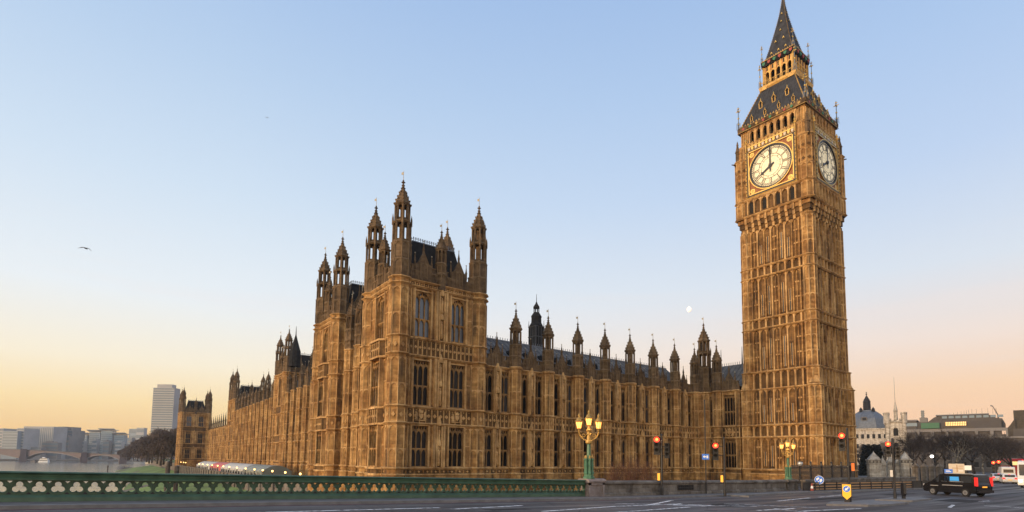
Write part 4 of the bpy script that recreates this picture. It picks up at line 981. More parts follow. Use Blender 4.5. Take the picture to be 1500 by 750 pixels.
# spire
mb = MB(); PR = [(2.45, 76.4), (1.95, 78.3), (1.42, 80.6), (.95, 82.8), (.55, 84.9), (.25, 87.0), (.10, 88.6)]
for (h0, z0), (h1, z1) in zip(PR, PR[1:]): frust(mb, h0, z0, h1, z1, 'slate_tower')
def SH(z):
    for (h0, z0), (h1, z1) in zip(PR, PR[1:]):
        if z <= z1: return h0+(h1-h0)*(z-z0)/(z1-z0)
    return .1
for sx in (-1, 1):
    for sy in (-1, 1):
        for j in range(34): z = 76.6+j*.34; h = SH(z)+.03; mb.ball((TC[0]+sx*h, TC[1]+sy*h, z), .075, 'gold_paint', 5, 3)
for k in range(4):
    for z, us in ((77.4, (-1.25, 0, 1.25)), (79.5, (-.7, .7)), (81.6, (0,)), (83.4, (0,)), (85, (0,))):
        for u in us:
            F = tf(k, SH(z)); s = .66 if z < 80 else .5
            mb.prism(F, [(u-.28*s, z), (u, z+.62*s), (u+.28*s, z), (u+.14*s, z), (u, z+.3*s), (u-.14*s, z)], -.4, .14, 'gold'); mb.prism(F, [(u-.14*s, z), (u+.14*s, z), (u, z+.3*s)], -.3, .08, 'void')
obj('spire', mb, tow, (TC[0], TC[1], 76.4))
mb = MB(); mb.lathe(*TC, [(.14, 88.5), (.3, 89), (.12, 89.4), (.34, 90.0), (.34, 90.3), (.08, 90.8), (.06, 93.4), (.2, 93.6), (.02, 94.2)], 8, 'gold')
for a in (0, pi/2): mb.box(Fr(*TC, a), -.55, .55, -.05, .05, 92.3, 92.42, 'gold')
obj('finial', mb, tow, (TC[0], TC[1], 88.5))
# iron corner finials
fm = MB(); fm.tube((0, 0, 0), (0, 0, 4.2), .09, .05, 'iron', 6)
for z, r in ((3.4, .42), (3.9, .2)):
    for a in (0, pi/2): fm.box(Fr(0, 0, a), -r, r, -.04, .04, z-.05, z+.05, 'gold')
for z in (1.0, 2.1, 3.4): fm.ball((0, 0, z), .17, 'gold', 6, 4)
for k in range(6): a = k*pi/3; fm.tube((.35*cos(a), .35*sin(a), 0), (.3*cos(a), .3*sin(a), 1.2), .03, .03, 'iron', 4)
fme = mesh_data('corner_finial', fm)
for sx in (-1, 1):
    for sy in (-1, 1):
        inst('corner_finial', fme, (TC[0]+sx*5.75, TC[1]+sy*5.75, 64.2), 0, tow)
        inst('corner_finial', fme, (TC[0]+sx*3.05, TC[1]+sy*3.05, 71.6), 0, tow, (.8, .8, 1.05)); inst('corner_finial', fme, (TC[0]+sx*2.75, TC[1]+sy*2.75, 76.4), 0, tow, (.7, .7, .75))
pm = MB(); pm.lathe(0, 0, [(.34, 0), (.34, 1.9), (.46, 2.0), (.34, 2.2), (.14, 3.2), (.2, 3.3), (.05, 4.0)], 8, 'stone_sooty', pi/8); pme = mesh_data('corner_pinnacle', pm)
for sx in (-1, 1):
    for sy in (-1, 1): inst('corner_pinnacle', pme, (TC[0]+sx*5.95, TC[1]+sy*5.95, 58.0), 0, tow)
# clock dials
ROM = {12: 'XII', 1: 'I', 2: 'II', 3: 'III', 4: 'IV', 5: 'V', 6: 'VI', 7: 'VII', 8: 'VIII', 9: 'IX', 10: 'X', 11: 'XI'}
def clock(k, lab):
    F = tf(k, 6.05); zc = 55.05
    mb = MB(); fr = MB()
    mb.disc(F, 0, zc, 3.42, .10, .16, 'dial', 64)
    D0, D1 = .162, .185
    for r0, r1 in ((3.28, 3.40), (2.86, 2.92), (1.98, 2.06), (1.60, 1.64)): mb.ring(F, 0, zc, r0, r1, D0-.01, D1, 'black', 64)
    def bar(a, r0, r1, w0, w1, off=0.0, m='black', skew=0.0):
        c, s = sin(a), cos(a); pt = []
        for r, w in ((r0, -w0), (r1, -w1), (r1, w1), (r0, w0)):
            o = off+w+(skew*(r-(r0+r1)/2)); pt.append((c*r+s*o, zc+s*r-c*o))
        mb.prism(F, pt, D0-.01, D1, m)
    for q in range(60): bar(q*pi/30, 2.92, 3.28, .03 if q % 5 else .06, .03 if q % 5 else .06)
    for q in range(60): bar((q+.5)*pi/30, 3.02, 3.16, .07, .07)
    for h, tx in ROM.items():
        a = h*pi/6; wid = {'I': .17, 'V': .34, 'X': .34}; tot = sum(wid[c] for c in tx); x = -tot/2
        for c in tx:
            w = wid[c]; o = x+w/2; x += w
            if c == 'I': bar(a, 2.1, 2.82, .045, .045, o)
            elif c == 'V': bar(a, 2.1, 2.82, .05, .05, o, 'black', -.14); bar(a, 2.1, 2.82, .025, .025, o, 'black', .14)
            else: bar(a, 2.1, 2.82, .05, .05, o, 'black', -.36); bar(a, 2.1, 2.82, .025, .025, o, 'black', .36)
    for q in range(12): bar(q*pi/6+pi/12, 1.64, 1.98, .035, .02)
    # frame
    fr.ring(F, 0, zc, 3.42, 3.62, .06, .30, 'black', 64); fr.ring(F, 0, zc, 3.62, 3.76, .06, .36, 'gold', 64)
    H = 3.98
    for s in (-1, 1):
        for q in (-1, 1):   # gilded spandrels
            n = 10; arc = [(s*3.78*cos(pi/2*j/n), zc+q*3.78*sin(pi/2*j/n)) for j in range(n+1)]
            fr.prism(F, [(s*H, zc)]+arc+[(0, zc+q*H), (s*H, zc+q*H)], .02, .10, 'dial_corner')
            c = (s*3.2, zc+q*3.2); fr.ring(F, *c, .18, .42, .1, .17, 'gold', 12); fr.disc(F, c[0], c[1], .12, .1, .16, 'gold', 8)
            for dx, dz in ((.62, 0), (0, .62), (-.35, .55), (.55, -.35)): fr.disc(F, c[0]+s*dx*.8, c[1]+q*dz*.8, .15, .1, .15, 'gold_paint' if dx*dz else 'gold', 8); fr.ring(F, c[0]+s*dx*.8, c[1]+q*dz*.8, .19, .24, .1, .14, 'gold_paint', 10)
    for s in (-1, 1):
        fr.box(F, s*H-.09, s*H+.09, .02, .28, zc-H-.1, zc+H+.1, 'black'); fr.box(F, s*(H+.22)-.11, s*(H+.22)+.11, .02, .34, zc-H-.35, zc+H+1.6, 'gold_paint')
        fr.box(F, -H, H, .02, .28, zc+s*H-.09, zc+s*H+.09, 'black'); fr.box(F, -H+.1, H-.1, .02, .32, zc+s*(H-.2)-.08, zc+s*(H-.2)+.08, 'gold')
        fr.box(F, s*(H-.2)-.08, s*(H-.2)+.08, .02, .32, zc-H+.1, zc+H-.1, 'gold')
        for j in range(26): fr.ball(F.p(s*(H+.22), .36, zc-H+j*.33), .10, 'gold' if j % 2 else 'black', 5, 4)
        p = F.p(s*(H+.22), .2, 0); fr.lathe(p[0], p[1], [(.2, zc+H+1.5), (.28, zc+H+1.7), (.12, zc+H+1.9), (.2, zc+H+2.1), (.03, zc+H+2.6)], 6, 'gold')
    fr.prism_profile(F, -H-.3, H+.3, [(0, zc-H-.55), (.25, zc-H-.5), (.4, zc-H-.2), (.25, zc-H-.1), (0, zc-H-.1)], 'gold_paint')
    for j in range(13): # shields and cresting over the dial
        u = (j-6)*.62
        fr.prism(F, [(u-.2, zc+H+.75), (u+.2, zc+H+.75), (u+.2, zc+H+.4), (u, zc+H+.2), (u-.2, zc+H+.4)], .02, .16, 'gold' if j % 2 else 'sign_cream')
        fr.prism(F, [(u-.31, zc+H+.85), (u+.31, zc+H+.85), (u, zc+H+1.65)], .02, .14, 'gold_paint')
        fr.ball(F.p(u, .1, zc+H+1.65), .09, 'gold', 5, 4)
    fr.box(F, -H, H, .02, .2, zc+H+.75, zc+H+.9, 'gold'); fr.box(F, -H, H, .02, .2, zc+H+.1, zc+H+.2, 'gold_paint')
    dl = obj('clock_dial', mb, tow, F.p(0, .1, zc)); obj('clock_frame', fr, tow, F.p(0, .1, zc))
    hm = MB()
    def hand(a, L, w, back, d, bl=.55):
        c, s = sin(a), cos(a); P = lambda r, o: (c*r+s*o, zc+s*r-c*o)
        hm.prism(F, [P(-back, -w*.7), P(-back, w*.7), P(0, w), P(L*.72, w*.75), P(L*.8, w*bl*2.2), P(L, 0), P(L*.8, -w*bl*2.2), P(L*.72, -w*.75), P(0, -w)], d, d+.05, 'black')
    hand(0.0, 3.25, .12, 1.0, .32, .5); 
    o = obj('minute_hand', hm, dl, F.p(0, .32, zc)); hm = MB(); hand(8*pi/6, 2.0, .2, .7, .24, .75); hm.disc(F, 0, zc, .3, .2, .4, 'black', 16); obj('hour_hand', hm, dl, F.p(0, .24, zc))
clock(3, 'E'); clock(0, 'N')

# dark lattice ventilator turret behind the north roof
mb = MB(); v = at(785.5, 495, 103); x, y = v.x, v.y; hw = .98
mb.bx(x-hw, x+hw, y-hw, y+hw, 16, 30.2, 'slate_dark')
for k in range(4):
    th = k*pi/2; F = Fr(x+sin(th)*hw, y-cos(th)*hw, th)
    for j in range(4): u = (j-1.5)*.6; mb.box(F, u-.06, u+.06, 0, .09, 18, 30.2, 'slate_rib')
    for z in (21, 23.5, 26, 28.2, 30.1): mb.box(F, -hw-.08, hw+.08, 0, .11, z-.08, z+.08, 'slate_rib')
mb.lathe(x, y, [(1.35, 30.2), (.98, 30.9), (.95, 31.9), (1.05, 32.0), (.6, 32.7), (.55, 32.8)], 8, 'slate_dark', pi/8)
for k in range(8): a = pi/8+k*pi/4; mb.tube((x+.48*cos(a), y+.48*sin(a), 32.7), (x+.48*cos(a), y+.48*sin(a), 33.6), .07, .07, 'slate_dark', 4)
mb.lathe(x, y, [(.62, 33.6), (.58, 33.9), (.25, 34.4), (.06, 34.9), (.03, 36.3)], 8, 'slate_dark', pi/8)
for sx in (-1, 1):
    for sy in (-1, 1): mb.tube((x+sx*hw, y+sy*hw, 30.2), (x+sx*hw, y+sy*hw, 31.3), .07, .02, 'slate_dark', 4)
obj('ventilator_turret', mb, pal, (x, y, 16))

# ------------------------------------------------------------------ bridge parapet with trefoils
SL = -.0236
def zp(x): return 4.10+(x+30.3)*SL      # parapet foot
par = empty('bridge_parapet', (-15, YP, zp(-15))); tag(par, 'long green cast iron bridge parapet pierced with a row of trefoils', 'parapet')
X0, X1 = -46.5, -1.35; PT = .546
def shear(mb): mb.v = [(x, y, z+zp(x)) for x, y, z in mb.v]
F = Fr(0, YP, 0)
mb = MB()
def chunks(): 
    n = int((X1-X0)/4)+1
    return [(X0+(X1-X0)*k/n, X0+(X1-X0)*(k+1)/n) for k in range(n)]
for a, b in chunks():
    mb.prism_profile(F, a, b, [(-.20, 1.08), (-.22, 1.14), (-.2, 1.20), (.2, 1.20), (.24, 1.15), (.16, 1.09), (.13, .98), (.20, .93), (.2, .89), (-.20, .89)], 'bridge_green')
shear(mb); rail = obj('rail', mb, par, (-15, YP, zp(-15)))
mb = MB()
for a, b in chunks():
    mb.prism_profile(F, a, b, [(-.1, .04), (.14, .04), (.12, .26), (.04, .36), (-.04, .36), (-.1, .26)], 'bridge_green')
    mb.box(F, a, b, -.05, .05, .855, .90, 'bridge_green')
    mb.prism_profile(F, a, b, [(-.25, -.14), (.28, -.14), (.28, .03), (.2, .06), (-.25, .06)], 'paving')
zc = .615; N_ = 48
def hole(th):
    best = .03; e = (cos(th), sin(th))
    for q in (pi/2, pi/2+2*pi/3, pi/2+4*pi/3):
        cx, cz = .112*cos(q), .112*sin(q); r = .102
        bq = e[0]*cx+e[1]*cz; dsc = bq*bq-(cx*cx+cz*cz-r*r)
        if dsc > 0: best = max(best, bq+sqrt(dsc))
    return best
hx, h0, h1 = PT/2, .345-zc, .862-zc
def outer(th):
    c, s = cos(th), sin(th); r = 9
    if c > 1e-6: r = min(r, hx/c)
    if c < -1e-6: r = min(r, -hx/c)
    if s > 1e-6: r = min(r, h1/s)
    if s < -1e-6: r = min(r, h0/s)
    if s > 0: r = min(r, (hx+h1-.088)/(abs(c)+s))      # small pierced triangles between the heads
    return r
k = 0; x = X1-.22
while x > X0+.3:
    pts = []
    for j in range(N_):
        th = 2*pi*j/N_+pi/2; ro, ri = outer(th), hole(th)
        pts.append(((cos(th), sin(th)), ri, ro))
    n = N_; vs = []
    for (c, s), ri, ro in pts:
        for r, d in ((ro, .035), (ri+.0, .035), (ri, -.035), (ro, -.035)): vs.append(F.p(x+c*r, d, zc+s*r))
    fs = []
    for j in range(n):
        a, b = 4*j, 4*((j+1) % n)
        fs += [(a, a+1, b+1, b), (a+1, a+2, b+2, b+1), (a+2, a+3, b+3, b+2)]
    mb.mesh(vs, fs, 'bridge_green')
    # raised roll round each trefoil and round the circle
    for d in (1,):
        vs = []
        for (c, s), ri, ro in pts:
            for r, dd in ((ri+.045, .035), (ri+.03, .065), (ri+.008, .05), (ri, .035)): vs.append(F.p(x+c*r, dd, zc+s*r))
        mb.mesh(vs, [(4*j+i, 4*j+i+1, 4*((j+1) % n)+i+1, 4*((j+1) % n)+i) for j in range(n) for i in range(3)], 'bridge_green')
    mb.ring(F, x, zc-.01, .232, .262, .03, .06, 'bridge_green', 28)
    for s in (-1, 1): mb.prism(F, [(x+s*.273, .37), (x+s*.273, .46), (x+s*.19, .37)], .03, .045, 'black')
    x -= PT
mb.box(F, X1-.02, X1+.0, -.12, .12, .04, .9, 'bridge_green')
shear(mb); obj('trefoil_panel', mb, par, (-15, YP, zp(-15)))

# stone pier and solid parapet wall west of it
def pier(name, x, w, h, label, m='stone_pier'):
    z = zr(x)+.1; e = empty(name, (x, YP, z)); tag(e, label, 'pier')
    mb = MB(); F = Fr(x, YP, 0)
    mb.box(F, -w/2, w/2, -.5, .45, z-.2, z+.15, m); mb.box(F, -w/2+.06, w/2-.06, -.42, .38, z+.15, z+h-.2, m)
    mb.box(F, -w/2, -w/2+.2, .38, .45, z+.15, z+h-.2, m); mb.box(F, w/2-.2, w/2, .38, .45, z+.15, z+h-.2, m); mb.box(F, -w/2, w/2, .38, .45, z+h-.36, z+h-.2, m)
    obj('shaft', mb, e)
    mb = MB(); mb.prism_profile(F, -w/2-.08, w/2+.08, [(-.55, z+h-.2), (.5, z+h-.2), (.55, z+h-.1), (.48, z+h), (.3, z+h+.06), (-.45, z+h+.06), (-.55, z+h)], m); obj('cap', mb, e)
    return z+h+.06
zt1 = pier('parapet_pier', -.55, 1.5, 1.16, 'dark stone pier at the end of the green parapet, carrying a lit street lamp')
zt2 = pier('parapet_pier', 26.6, 2.0, 1.05, 'pale stone pier at the far end of the grey wall, beside the dark barrier', 'stone_wall')
wall = empty('parapet_wall', (14, YP, zr(14))); tag(wall, 'low grey stone wall with a moulded coping between the two lamp piers', 'wall')
mb = MB(); cp = MB()
xs = [.22+k*3.17 for k in range(9)]
for a, b in zip(xs, xs[1:]):
    def q(prof, m, M):
        vs = [F.p(xx, d, zr(xx)+.1+z) for xx in (a, b) for d, z in prof]; n = len(prof); F_ = None
        M.mesh(vs, [tuple(range(n-1, -1, -1)), tuple(range(n, 2*n))]+[(i, (i+1) % n, n+(i+1) % n, n+i) for i in range(n)], m)
    F = Fr(0, YP, 0)
    q([(-.4, -.2), (.32, -.2), (.32, .2), (.24, .26), (.24, .8), (-.4, .8)], 'stone_wall', mb); q([(-.45, .8), (.28, .8), (.36, .88), (.36, .98), (.2, 1.08), (-.45, 1.08)], 'stone_wall', cp)
obj('wall_face', mb, wall); obj('coping', cp, wall)
vt = MB(); F = Fr(0, YP-.245, 0); z = zr(9.6)+.1; vt.box(F, 8.6, 10.6, 0, .03, z+.36, z+.74, 'void')
for k in range(9): vt.box(F, 8.6+k*.25-.03, 8.6+k*.25+.03, .0, .05, z+.36, z+.74, 'black')
vt.box(F, 8.55, 10.65, 0, .055, z+.52, z+.57, 'black'); obj('vent_grille', vt, wall, (9.6, YP-.25, z))
# low wall beyond, behind the barrier
mb = MB(); mb.bx(30.2, 62, YP+.1, YP+.5, 3.0, 4.05, 'stone_wall'); mb.bx(30.15, 62.05, YP+.02, YP+.58, 4.05, 4.2, 'stone_wall'); tag(obj('boundary_wall', mb, None, (46, YP, 3)), 'low stone boundary wall running behind the dark hoarding below the clock tower', 'wall')

# ------------------------------------------------------------------ lamps
def lamp(x, y, z, s, label):
    e = empty('street_lamp', (x, y, z)); tag(e, label, 'street lamp', 'three-lantern street lamps on the parapet piers')
    Z = lambda h: z+h*s; mb = MB(); g = 'lamp_green'
    mb.lathe(x, y, [(.42*s, z), (.42*s, Z(.12)), (.34*s, Z(.16)), (.34*s, Z(.3))], 8, g, pi/8)
    for k in range(6):
        a = k*pi/3; X, Y = x+.26*s*cos(a), y+.26*s*sin(a)
        mb.lathe(X, Y, [(.10*s, Z(.3)), (.11*s, Z(.42)), (.075*s, Z(.5)), (.07*s, Z(.85)), (.1*s, Z(.9)), (.07*s, Z(.95)), (.07*s, Z(1.25)), (.105*s, Z(1.3)), (.09*s, Z(1.38))], 7, g)
        mb.lathe(X, Y, [(.06*s, Z(1.38)), (.08*s, Z(1.45)), (.015*s, Z(1.62))], 6, 'gold_paint')
    mb.lathe(x, y, [(.17*s, Z(.3)), (.16*s, Z(1.2)), (.19*s, Z(1.4)), (.14*s, Z(1.5)), (.12*s, Z(2.35)), (.16*s, Z(2.42))], 10, g)
    obj('column', mb, e)
    mb = MB(); mb.lathe(x, y, [(.17*s, Z(2.4)), (.24*s, Z(2.48)), (.24*s, Z(2.62)), (.14*s, Z(2.68)), (.12*s, Z(3.2)), (.2*s, Z(3.35)), (.1*s, Z(3.45)), (.08*s, Z(3.62))], 10, 'gold_paint')
    heads = []
    ax = Vector((.79, -.61, 0))
    for sg in (-1, 1):
        prev = None
        for j in range(9):
            f = j/8; r = .1+.58*sin(f*pi/2)**1.2; zz = 2.6+.62*(1-cos(f*pi/2))+.0
            p = Vector((x, y, 0))+ax*sg*r*s+Vector((0, 0, Z(zz+.02)))
            if prev: mb.tube(prev, p, .055*s, .05*s, 'gold_paint', 6)
            prev = p
        mb.tube(prev, prev+Vector((0, 0, .14*s)), .05*s, .09*s, 'gold_paint', 6)
        q = Vector((x, y, 0))+ax*sg*.36*s
        mb.ring(Fr(q.x, q.y, atan2(ax.y, ax.x)), 0, Z(2.98), .09*s, .13*s, -.02, .02, 'gold_paint', 14)
        heads.append((prev.x, prev.y, prev.z+.14*s))
    for f in range(4): mb.ball((x+.14*s*cos(f*pi/2), y+.14*s*sin(f*pi/2), Z(3.05)), .07*s, 'gold', 5, 4)
    heads.append((x, y, Z(3.62))); obj('bracket', mb, e)
    for (hx_, hy_, hz) in heads:
        lb = MB(); H = lambda h: hz+h*s
        lb.lathe(hx_, hy_, [(.07*s, H(0)), (.15*s, H(.04)), (.16*s, H(.08))], 8, 'gold_paint', pi/8)
        for k in range(8):
            a = pi/8+k*pi/4; lb.tube((hx_+.15*s*cos(a), hy_+.15*s*sin(a), H(.08)), (hx_+.24*s*cos(a), hy_+.24*s*sin(a), H(.52)), .016*s, .016*s, 'gold_paint', 4)
        lb.lathe(hx_, hy_, [(.27*s, H(.52)), (.29*s, H(.56)), (.22*s, H(.64)), (.17*s, H(.76)), (.08*s, H(.84)), (.06*s, H(.92)), (.09*s, H(.96)), (.02*s, H(1.14))], 8, g if False else 'gold_paint', pi/8)
        ln = obj('lantern_frame', lb, e, (hx_, hy_, hz))
        gb = MB(); gb.lathe(hx_, hy_, [(.14*s, H(.09)), (.22*s, H(.5)), (.2*s, H(.53))], 8, 'lamp_glow', pi/8); obj('lantern_glass', gb, ln, (hx_, hy_, H(.1)))
        L = bpy.data.lights.new('lantern_light', 'POINT'); L.energy = 120*s*s; L.color = (1, .58, .22); L.shadow_soft_size = .32*s
        lo = bpy.data.objects.new('lantern_light', L); COL.objects.link(lo); lo.parent = e; lo.location = Vector((hx_, hy_, H(.3)))-wl(e)
lamp(-.87, YP, zt1, .98, 'nearer three-lantern street lamp, green and gold, lit, where the green parapet ends')
lamp(26.6, YP, zt2, .86, 'farther three-lantern street lamp, green and gold, lit, in front of the clock tower')

# ------------------------------------------------------------------ traffic lights, signs, bollards, islands
CAMDIR = lambda x, y: Vector((CAM.x-x, CAM.y-y, 0)).normalized()
def sig_frame(x, y, turn=0.0):
    d = CAMDIR(x, y); a = atan2(d.y, d.x)+turn; return Fr(x, y, a+pi/2)      # d faces the camera
def signal_head(mb, lit, F, u, z, s=1.0, on=True, back=False):
    mb.box(F, u-.17*s, u+.17*s, -.14, .06, z-.98*s, z+.1*s, 'black')
    for k in range(3):
        zz = z-.05*s-.32*s*k-.02
        mb.ring(F, u, zz, (.165 if k == 0 and on else .105)*s, .17*s, .04, .12, 'black', 16)
        # hood over each lamp
        n = 8; pts = [(u+.15*s*cos(pi*j/n), zz+.15*s*sin(pi*j/n)) for j in range(n+1)]
        for (a, b), (c, d) in zip(pts, pts[1:]):
            mb.mesh([F.p(a, .05, b), F.p(c, .05, d), F.p(c, .27, d), F.p(a, .27, b), F.p(a*.97+u*.03, .05, b*.97+zz*.03), F.p(c*.97+u*.03, .05, d*.97+zz*.03), F.p(c*.97+u*.03, .27, d*.97+zz*.03), F.p(a*.97+u*.03, .27, b*.97+zz*.03)], [(0, 1, 2, 3), (7, 6, 5, 4), (2, 6, 7, 3)], 'black')
        if k == 0 and on: lit.disc(F, u, zz, .165*s, .06, .10, 'red_glow', 16); lit.disc(F, u+.01, zz+.01, .085*s, .10, .11, 'red_glow_core', 12)
        else: mb.disc(F, u, zz, .105*s, .055, .07, 'void', 14)
def traffic_light(x, y, z, H, label, heads, ped=None, boxes=(), turn=0.0, arm=0):
    e = empty('traffic_light', (x, y, z)); tag(e, label, 'traffic light', 'traffic lights showing red at the junction')
    F = sig_frame(x, y, turn)
    mb = MB(); mb.lathe(x, y, [(.11, z-.05), (.11, z+.5), (.075, z+.6), (.075, z+H)], 10, 'black'); mb.ball((x, y, z+H), .09, 'black', 8, 4); obj('pole', mb, e)
    for (u, zz, s, on) in heads:
        hb, lit = MB(), MB(); signal_head(hb, lit, F, u, z+zz, s, on)
        for q in (zz-.15, zz-.85): hb.box(F, min(0, u), max(0, u), -.06, -.02, z+q-.03, z+q+.03, 'black')
        h = obj('signal_head', hb, e, F.p(u, 0, z+zz))
        if on: 
            obj('red_lamp', lit, h, F.p(u, .1, z+zz-.07))
            L = bpy.data.lights.new('red_light', 'POINT'); L.energy = 7; L.color = (1, .08, .04); L.shadow_soft_size = .12
            lo = bpy.data.objects.new('red_light', L); COL.objects.link(lo); lo.parent = e; lo.location = Vector(F.p(u, .3, z+zz-.07))-wl(e)
    for (u, zz, m) in boxes:
        pb = MB(); pb.box(F, u-.11, u+.11, -.12, .1, z+zz-.3, z+zz+.3, 'black'); pb.box(F, u-.09, u+.09, .1, .112, z+zz-.26, z+zz+.26, m); obj('push_button_box', pb, e, F.p(u, 0, z+zz))
    return e
traffic_light(6.07, -32.21, zr(6)+.13, 4.45, 'black traffic light showing red in front of the bare shrubs, amber box on its pole', [(-.35, 4.2, 1.25, True), (.38, 3.75, 1.05, False)], boxes=((-.23, 1.35, 'amber'),))
traffic_light(11.48, -33.99, zr(11.5)+.1, 4.45, 'black traffic light showing red, hung left of its pole beside the small blue sign', [(-.62, 3.95, 1.25, True)], boxes=((-.2, 1.3, 'amber'),))
traffic_light(12.99, -42.31, zr(13)+.12, 4.9, 'tall black traffic light showing red, behind the yellow keep-left bollard', [(-.33, 4.55, 1.15, True)], boxes=((.26, 2.35, 'orange'),))
traffic_light(21.77, -42.09, zr(21.8)+.12, 4.6, 'black traffic light showing a dull red in front of the stone gate piers', [(-.3, 4.3, 1.1, True), (.32, 3.9, .9, False)], boxes=((-.16, 1.95, 'silver'),))
# rear-facing second heads (black boxes seen from behind) on the first and third poles
# small blue direction sign on a thin post
x, y = 12.16, -31.9; z = zr(x)+.13; e = empty('sign_post', (x, y, z)); tag(e, 'small blue rectangular sign on a thin dark post in front of the grey wall', 'sign')
F = sig_frame(x, y); mb = MB(); mb.lathe(x, y, [(.05, z), (.05, z+7.6)], 8, 'black'); mb.ball((x, y, z+7.6), .07, 'black', 6, 4); obj('post', mb, e)
mb = MB(); mb.box(F, -.27, .27, .05, .08, z+2.75, z+3.2, 'sign_blue'); mb.prism(F, [(-.2, z+2.98), (-.08, z+3.1), (-.08, z+3.02), (.05, z+3.02), (.05, z+2.94), (-.08, z+2.94), (-.08, z+2.86)], .08, .084, 'white_paint'); mb.box(F, .08, .2, .08, .084, z+2.86, z+3.08, 'white_paint'); obj('sign_plate', mb, e)
# traffic islands
def island(name, pts, label=None):
    mb = MB(); n = len(pts); h = .13
    vs = [(x, y, zr(x)-.05) for x, y in pts]+[(x, y, zr(x)+h) for x, y in pts]
    mb.mesh(vs, [(i, (i+1) % n, n+(i+1) % n, n+i) for i in range(n)], 'kerb'); mb.face(vs[n:], 'kerb')
    o = obj(name, mb); o['kind'] = 'structure'
island('traffic_island', [(9.0, -42.5), (10.9, -44.2), (13, -44.6), (17.2, -44.4), (17.9, -43.6), (17.2, -41.9), (12, -41.5)])
island('traffic_island', [(19.2, -41.6), (20.6, -43.6), (25.6, -43.4), (26.2, -42.4), (24.6, -41.1)])
island('traffic_island', [(13, -35.1), (13.8, -34.0), (27.9, -33.6), (32, -34.6), (60, -37.2), (60, -36.0), (30, YK+.1), (13, YK+.05)])
# keep-left bollards
def bollard(x, y, z, label, turn, m='sign_yellow', yaw=None):
    e = empty('bollard', (x, y, z)); tag(e, label, 'bollard'); F = sig_frame(x, y, turn)
    mb = MB(); mb.box(F, -.16, .16, -.1, .06, z, z+.22, 'black')
    mb.prism(F, [(-.3, z+.42), (0, z+.12), (.3, z+.42), (.3, z+1.25), (-.3, z+1.25)], -.1, .08, 'black'); obj('casing', mb, e)
    mb = MB(); mb.prism(F, [(-.25, z+.44), (0, z+.19), (.25, z+.44), (.25, z+1.2), (-.25, z+1.2)], .08, .09, m)
    mb.disc(F, 0, z+.9, .215, .09, .098, 'white_paint', 24); mb.disc(F, 0, z+.9, .2, .098, .104, 'sign_blue', 24)
    a = pi*1.25; c, s = cos(a), sin(a)
    P = lambda r, o: (c*r-s*o, z+.9+s*r+c*o)
    mb.prism(F, [P(-.15, .035), P(.0, .035), P(.0, .1), P(.16, 0), P(.0, -.1), P(.0, -.035), P(-.15, -.035)], .104, .108, 'white_paint'); obj('sign_face', mb, e)
bollard(12.45, -42.35, zr(12.4)+.1, 'bright yellow keep-left bollard with a blue arrow disc on the traffic island', 0)
bollard(22.5, -42.45, zr(22.5)+.1, 'black-backed bollard turned edge-on beside the traffic light near the gate piers', 1.9)
# hoarding of dark boards along the far kerb
hd = empty('hoarding', (40, -33.5, 3.1)); tag(hd, 'long low dark board hoarding with pale slats along the far kerb', 'hoarding')
mb = MB(); st = MB()
HP = [(27.3, -32.55), (31, -32.9), (47, -35.6), (62, -37.6)]
for (a, b) in zip(HP, HP[1:]):
    F = frame(a, b); L = hypot(b[0]-a[0], b[1]-a[1]); mb.box(F, 0, L, -.08, 0, 3.1, 4.0, 'hoarding')
    for k in range(int(L/2)+1): mb.box(F, k*2-.06, k*2+.06, 0, .07, 3.1, 4.02, 'black')
    mb.box(F, 0, L, -.1, .04, 3.96, 4.03, 'hoarding')
    if a[0] < 40:
        for z, w in ((3.9, .05), (3.62, .05), (3.35, .04)): st.box(F, 1.5 if a[0] < 30 else .2, L-.1, .002, .02, z-w, z+w, 'hoarding_strip')
obj('board', mb, hd); obj('pale_slat', st, hd)
# cone, round blue sign, CCTV globe
x, y = 27.9, -33.1; e = empty('traffic_cone', (x, y, 3.22)); tag(e, 'red and white traffic cone in front of the dark hoarding', 'traffic cone'); mb = MB(); mb.bx(x-.2, x+.2, y-.2, y+.2, 3.22, 3.26, 'black'); obj('foot', mb, e)
mb = MB(); mb.lathe(x, y, [(.16, 3.26), (.125, 3.48)], 12, 'red_glow' if False else 'red_paint'); mb.lathe(x, y, [(.123, 3.485), (.085, 3.72)], 12, 'white_paint'); mb.lathe(x, y, [(.083, 3.725), (.04, 3.98)], 12, 'red_paint'); obj('cone', mb, e)
v = at(1200, 703, 56); x, y = v.x, v.y; F = sig_frame(x, y); e = empty('round_sign', (x, y, 3.1)); tag(e, 'round blue sign with white marks standing above the dark hoarding', 'sign')
mb = MB(); mb.lathe(x, y, [(.045, 3.1), (.045, v.z-.3)], 8, 'black'); obj('post', mb, e); mb = MB(); mb.disc(F, 0, v.z, .42, .05, .08, 'white_paint', 28); mb.disc(F, 0, v.z, .39, .08, .085, 'sign_blue', 28)
for q in ([(-.28, .12), (-.05, .26), (.02, .1), (-.12, .02), (-.2, -.1)], [(.04, .02), (.2, .14), (.27, -.05), (.12, -.25), (.02, -.12)], [(-.14, -.16), (-.02, -.14), (-.06, -.3)]): mb.prism(F, [(a, v.z+b) for a, b in q], .085, .09, 'white_paint')
obj('sign_plate', mb, e)
v = at(1172, 679, 60); x, y = v.x, v.y; e = empty('camera_pole', (x, y, 3.0)); tag(e, 'thin pole with a pale domed security camera in front of the clock tower base', 'camera pole'); mb = MB(); mb.lathe(x, y, [(.05, 3), (.05, v.z-.1)], 8, 'black'); obj('pole', mb, e)
mb = MB(); mb.ball((x, y, v.z), .28, 'silver', 10, 6); mb.box(Fr(x, y, 0), -.25, .25, -.25, .25, v.z+.2, v.z+.28, 'black'); obj('dome', mb, e)
